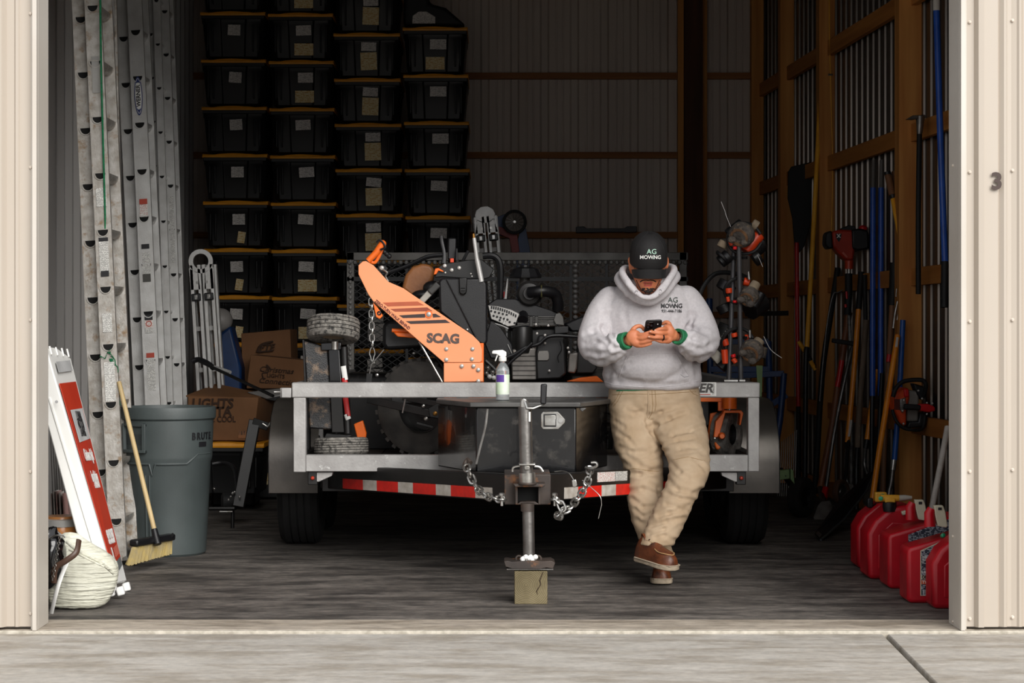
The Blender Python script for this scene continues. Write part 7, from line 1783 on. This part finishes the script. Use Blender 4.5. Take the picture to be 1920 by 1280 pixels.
# ---- hanging line trimmer with its powerhead up
t = thing('string_trimmer', 'red string trimmer hanging with its engine up beside the blue poles', 'string trimmer', P(1592, 700, 13.4))
YT = 13.35; M_dred = mat('dark_red_housing', '#b8331c', .38, 0, '#8f2512', 6, .5)
Q([(1560, 434), (1575, 430), (1600, 431), (1603, 470), (1600, 488), (1586, 488), (1572, 474), (1562, 462)], YT, .14, 'housing', M_dred, t, bevel=.015)
Q([(1549, 440), (1552, 434), (1560, 432), (1562, 466), (1553, 466), (1548, 458)], YT, .15, 'starter_cover', M_blk, t, bevel=.01)
Q([(1597, 430), (1612, 428), (1628, 432), (1630, 466), (1610, 470), (1598, 466)], YT - .01, .16, 'air_box', M_blk, t, bevel=.012)
Q([(1577, 428), (1592, 422), (1604, 424), (1606, 432), (1580, 434)], YT + .02, .1, 'muffler_cover', M_blk, t, bevel=.006)
MB().ball(P(1618, 428, YT + .04), (.030, .03, .022), 14, 8).build('fuel_cap', M_red, t)
MB().tube([P(1592, 483, YT + .05), P(1592, 504, YT + .05)], .029, 16).build('clutch_housing', mat('orange_red', '#cf4420', .4), t)
MB().tube([P(1592, 504, YT + .05), P(1592, 514, YT + .05)], .013, 10).build('shaft_top', M_zinc, t)
MB().tube(smooth_path([P(1591, 513, YT + .04), P(1591, 550, YT+.03), P(1589, 590, YT+.03)]), .026, 12).build('throttle_grip', M_grip, t)
MB().tube([P(1592, 588, YT + .04), P(1597, 700, YT + .05), P(1596, 925, YT + .05)], .013, 10).build('shaft', mat('worn_white_shaft', '#8b8884', .4, .3, '#3a3836', 20, .8), t)
MB().tube([P(1587, 546, YT), P(1588, 560, YT)], .007, 8).build('safety_lever', M_red, t); MB().tube([P(1585, 570, YT), P(1586, 576, YT)], .009, 8).build('switch', M_red, t)
MB().beam(P(1560, 638, YT), P(1605, 645, YT), .035, .03).build('loop_handle', M_grip, t, bevel=.006)
Q([(1567, 438), (1578, 438), (1577, 446), (1573, 454), (1568, 446)], YT - .003, .003, 'emblem', M_ink, t, bevel=0)
text('X', .032, P(1572.5, 442.5, YT - .005), (1, 0, .05), (0, 0, 1), M_whitep, t, 'lettering', .06, 1, .002)
MB().beam(P(1580, 473, YT - .004), P(1588, 482, YT - .004), .012, .003, up=(0, 1, 0)).build('decal', mat('pink_print', '#d8705c'), t)
# ---- trimmer rack on the trailer with three trimmers seen end-on
rk = thing('trimmer_rack', 'pair of upright steel tubes on the trailer rail holding three trimmers', 'rack', P(1378, 712, 10.12))
YK = 10.14
M_rk = mat('dark_grey_tube', '#4f4e50', .45, .3, '#3b3a3c', 9, .5)
MB().tube([P(1376.5, 462, YK + .08), P(1366.5, 712, YK + .02)], .0125, 14).build('upright', M_rk, rk); MB().tube([P(1385.5, 455, YK), P(1389, 712, YK)], .0125, 14).build('upright', M_rk, rk)
MB().cbox(P(1368, 714, YK + .02) - Vector((0, .04, -.003)), (.07, .05, .008)).build('base_plate', M_zinc, rk); MB().cbox(P(1390, 714, YK) - Vector((0, .02, -.003)), (.03, .04, .008)).build('base_plate', M_zinc, rk)
for yy in (483, 560, 633): MB().beam(P(1373, yy, YK + .06), P(1400, yy, YK), .015, .015).build('hook_arm', M_blkmetal, rk)
M_mud = mat('mud_caked_plastic', '#57504a', .8, 0, '#2a2724', 22, .8, bump=1, bscale=60, bdist=.01, dirt='#80705c', dscale=30, dlo=.52, dhi=.66)
M_trim = mat('trimmer_orange', '#e2481c', .4, 0, '#bb3510', 10, .5)
def trimmer(label, cx_, cy_, hx, hy, hr, hd_dir, parts, loopc, loopr):
    t = thing('string_trimmer', label, 'string trimmer', P(cx_, cy_, YK + .1), group='trimmers racked end-on above the trailer rail')
    hd_ = Vector(hd_dir).normalized(); c = P(hx, hy, YK - .04); k_ = YK / F
    MB().lathe([(hr*k_*.6, -.002), (hr*k_*.92, .004), (hr*k_, .02), (hr*k_*1.02, .05), (hr*k_*.85, .065), (hr*k_*.5, .075), (.02, .12)], c, -hd_, 22).build('cutting_head', M_mud, t)
    MB().ring([(hr*k_*.55, -.004), (hr*k_*.75, -.004), (hr*k_*.75, .006), (hr*k_*.55, .006)], c, -hd_, 18).build('spool_rim', mat('rusty_brown', '#7d5a3c', .8, 0, '#4a3424', 20, .7, bump=.8, bscale=80), t)
    for i in range(7): a_ = i*2.1 + cx_; MB().ball(c + Vector((math.cos(a_)*hr*k_*.6, -.004 + .01*math.sin(i*3.3), math.sin(a_)*hr*k_*.6)), (.022, .014, .018), 8, 6).build('mud_clump', M_mud, t)
    lc = P(loopc[0], loopc[1], YK + .03)
    MB().tube(smooth_path([lc + Vector((math.cos(a_)*loopr*k_*1.0, .02*math.sin(2*a_), math.sin(a_)*loopr*k_*.9)) for a_ in [2*PI*i/10 + .3 for i in range(10)]], 4), .009, 8).build('loop_handle', M_grip, t)
    for nm, a_, b2, r_, mm in parts:
        MB().tube([P(a_[0], a_[1], YK + a_[2]), P(b2[0], b2[1], YK + b2[2])], [r_, r_*.92], 12).build(nm, mm, t, bevel=.004)
    MB().tube([P(cx_, cy_, YK + .12), P(cx_ + 6, cy_ + 4, YK + 1.5)], .013, 10).build('shaft', M_blkmetal, t)
    return t
M_beige = mat('beige_filter', '#8a7c68', .85, 0, '#7d6d58', 25, .6, bump=.5, bscale=80)
t1 = trimmer('top string trimmer on the rack, with a shaggy pale head and an orange engine cover', 1392, 448, 1386, 445, 24, (-.55, -.8, -.5), [
    ('engine_cover', (1398, 472, .06), (1424, 440, .08), .034, M_trim), ('engine_body', (1410, 470, .16), (1428, 455, .18), .05, M_blk), ('air_filter', (1367, 478, .08), (1350, 492, .08), .036, M_blk), ('filter_rim', (1356, 480, .06), (1352, 484, .06), .045, M_blk),
    ('muffler', (1352, 464, .08), (1358, 452, .08), .026, M_beige), ('fuel_tank', (1420, 425, .06), (1410, 418, .06), .028, M_beige), ('orange_clip', (1370, 452, .02), (1373, 460, .02), .014, M_trim), ('red_button', (1378, 462, -.01), (1378, 468, -.01), .011, M_red), ('guard', (1365, 440, .08), (1392, 418, .08), .03, M_blk), ('engine_fins', (1412, 486, .1), (1424, 478, .1), .045, M_blkmetal)], (1396, 447), 32)
t2 = trimmer('middle string trimmer on the rack, with a round muddy head', 1396, 552, 1400, 561, 18, (-.5, -.8, -.5), [
    ('gear_case', (1408, 548, .0), (1418, 530, .02), .028, M_beige), ('engine_body', (1366, 530, .1), (1356, 545, .1), .05, M_blk), ('fuel_tank', (1355, 570, .1), (1362, 585, .1), .04, M_blk), ('orange_clip', (1366, 540, .02), (1367, 550, .02), .018, M_trim), ('orange_cover', (1394, 527, .04), (1405, 530, .04), .022, M_trim),
    ('red_button', (1378, 563, -.01), (1378, 568, -.01), .012, M_red), ('orange_clip', (1364, 556, .02), (1366, 566, .02), .010, M_trim), ('rear_body', (1405, 580, .2), (1430, 565, .25), .06, M_blk), ('guard', (1412, 575, .12), (1428, 548, .12), .03, M_blk), ('clip', (1403, 508, .0), (1405, 525, .0), .007, M_zinc)], (1385, 545), 26)
t3 = trimmer('bottom string trimmer on the rack, with a brown worn head and beige knob', 1402, 650, 1406, 664, 22, (-.45, -.8, -.55), [
    ('gear_case', (1412, 655, .02), (1425, 637, .04), .030, M_beige), ('orange_cover', (1376, 624, .03), (1378, 632, .03), .018, M_trim), ('orange_cover', (1396, 633, .03), (1404, 633, .03), .018, M_trim), ('orange_side', (1358, 655, .03), (1360, 682, .03), .018, M_trim), ('orange_side', (1358, 636, .03), (1362, 648, .03), .018, M_trim), ('red_button', (1374, 664, -.01), (1376, 670, -.01), .013, M_red), ('orange_clip', (1374, 672, .0), (1380, 680, .0), .014, M_trim),
    ('muffler', (1352, 664, .1), (1338, 676, .1), .034, mat('milky_tank', '#a39d92', .5)), ('air_filter', (1366, 672, .1), (1350, 690, .1), .036, M_blk), ('engine_body', (1366, 610, .14), (1352, 640, .14), .05, M_blkmetal), ('guard', (1425, 670, .1), (1430, 650, .1), .03, M_mud), ('clip', (1406, 618, .0), (1406, 634, .0), .007, M_zinc)], (1384, 642), 30)
for i in range(5): MB().cyl(P(1350 + i*3.0, 634 - i*4.4, YK + .08), P(1354 + i*3.0, 637 - i*4.4, YK + .08), .006, n=8).build('cooling_fin', M_zinc, t3)
MB().tube(smooth_path([P(1352, 378, YK + .05), P(1359, 395, YK + .05), P(1362, 405, YK + .05), P(1370, 425, YK + .02)]), .0016, 5).build('cutting_line', M_alum, t1)
MB().tube(smooth_path([P(1432, 630, YK + .05), P(1445, 655, YK + .05), P(1466, 671, YK + .05)]), .0016, 5).build('cutting_line', M_alum, t3)
MB().tube(smooth_path([P(1420, 478, YK + .02), P(1426, 490, YK + .02), P(1430, 500, YK+.02)]), .0016, 5).build('cutting_line', M_alum, t1)
MB().tube(smooth_path([P(1308, 590, YK + .3), P(1315, 545, YK + .3), P(1340, 514, YK + .3), P(1375, 512, YK + .3), P(1400, 520, YK+.3)]), .012, 8).build('shoulder_strap', M_grip, t2)
o = MB().beam(P(1400, 588, 12.0), P(1475, 587, 12.2), .04, .03).build('pry_bar', M_blkmetal, None, bevel=.004); tag(o, 'short flat black bar resting behind the rack at mid height', 'bar')
# ---- back wall things
t = thing('garden_cart', 'push cart with a spoked wheel, blue and red frame behind the gate', 'cart', P(966, 470, 15.0))
wc = P(965, 416, 15.0)
MB().ring([(.072, -.02), (.092, -.022), (.092, .022), (.072, .02)], wc, (.1, 1, 0), 36).build('tyre', M_rubber, t)
for i in range(14): a_ = 2*PI*i/14; MB().tube([wc + Vector((0, -.012, 0)), wc + Vector((math.cos(a_)*.073, 0, math.sin(a_)*.073))], .0016, 5).build('spoke', M_zinc, t)
MB().lathe([(.010, -.02), (.010, .02)], wc, (0, 1, 0), 12).build('hub', M_zinc, t); MB().lathe([(.072, .0), (.001, .001)], wc + Vector((0, .012, 0)), (0, 1, 0), 30).build('rim_disc', mat('dusty_disc', '#7d736a', .7), t)
Q([(928, 408), (950, 400), (958, 430), (955, 445), (930, 440)], 15.06, .05, 'blue_panel', M_bluecart, t); Q([(974, 432), (986, 428), (994, 470), (985, 919), (970, 919), (968, 470)], 15.06, .05, 'blue_leg', M_bluecart, t)
Q([(934, 424), (962, 432), (970, 440), (974, 472), (960, 476), (955, 447), (934, 438)], 15.04, .05, 'red_frame', mat('dark_red_paint', '#8f1f18', .5), t)
t = thing('level', 'black bar lying on the lowest visible girt of the back wall', 'bar', P(1137, 434, 16.7))
Q([(1080, 436), (1080, 425), (1095, 424), (1100, 428), (1170, 428), (1176, 424), (1194, 424), (1194, 435), (1176, 436), (1170, 435), (1100, 436)], 16.86, .05, 'bar', M_blk, t, bevel=.004)
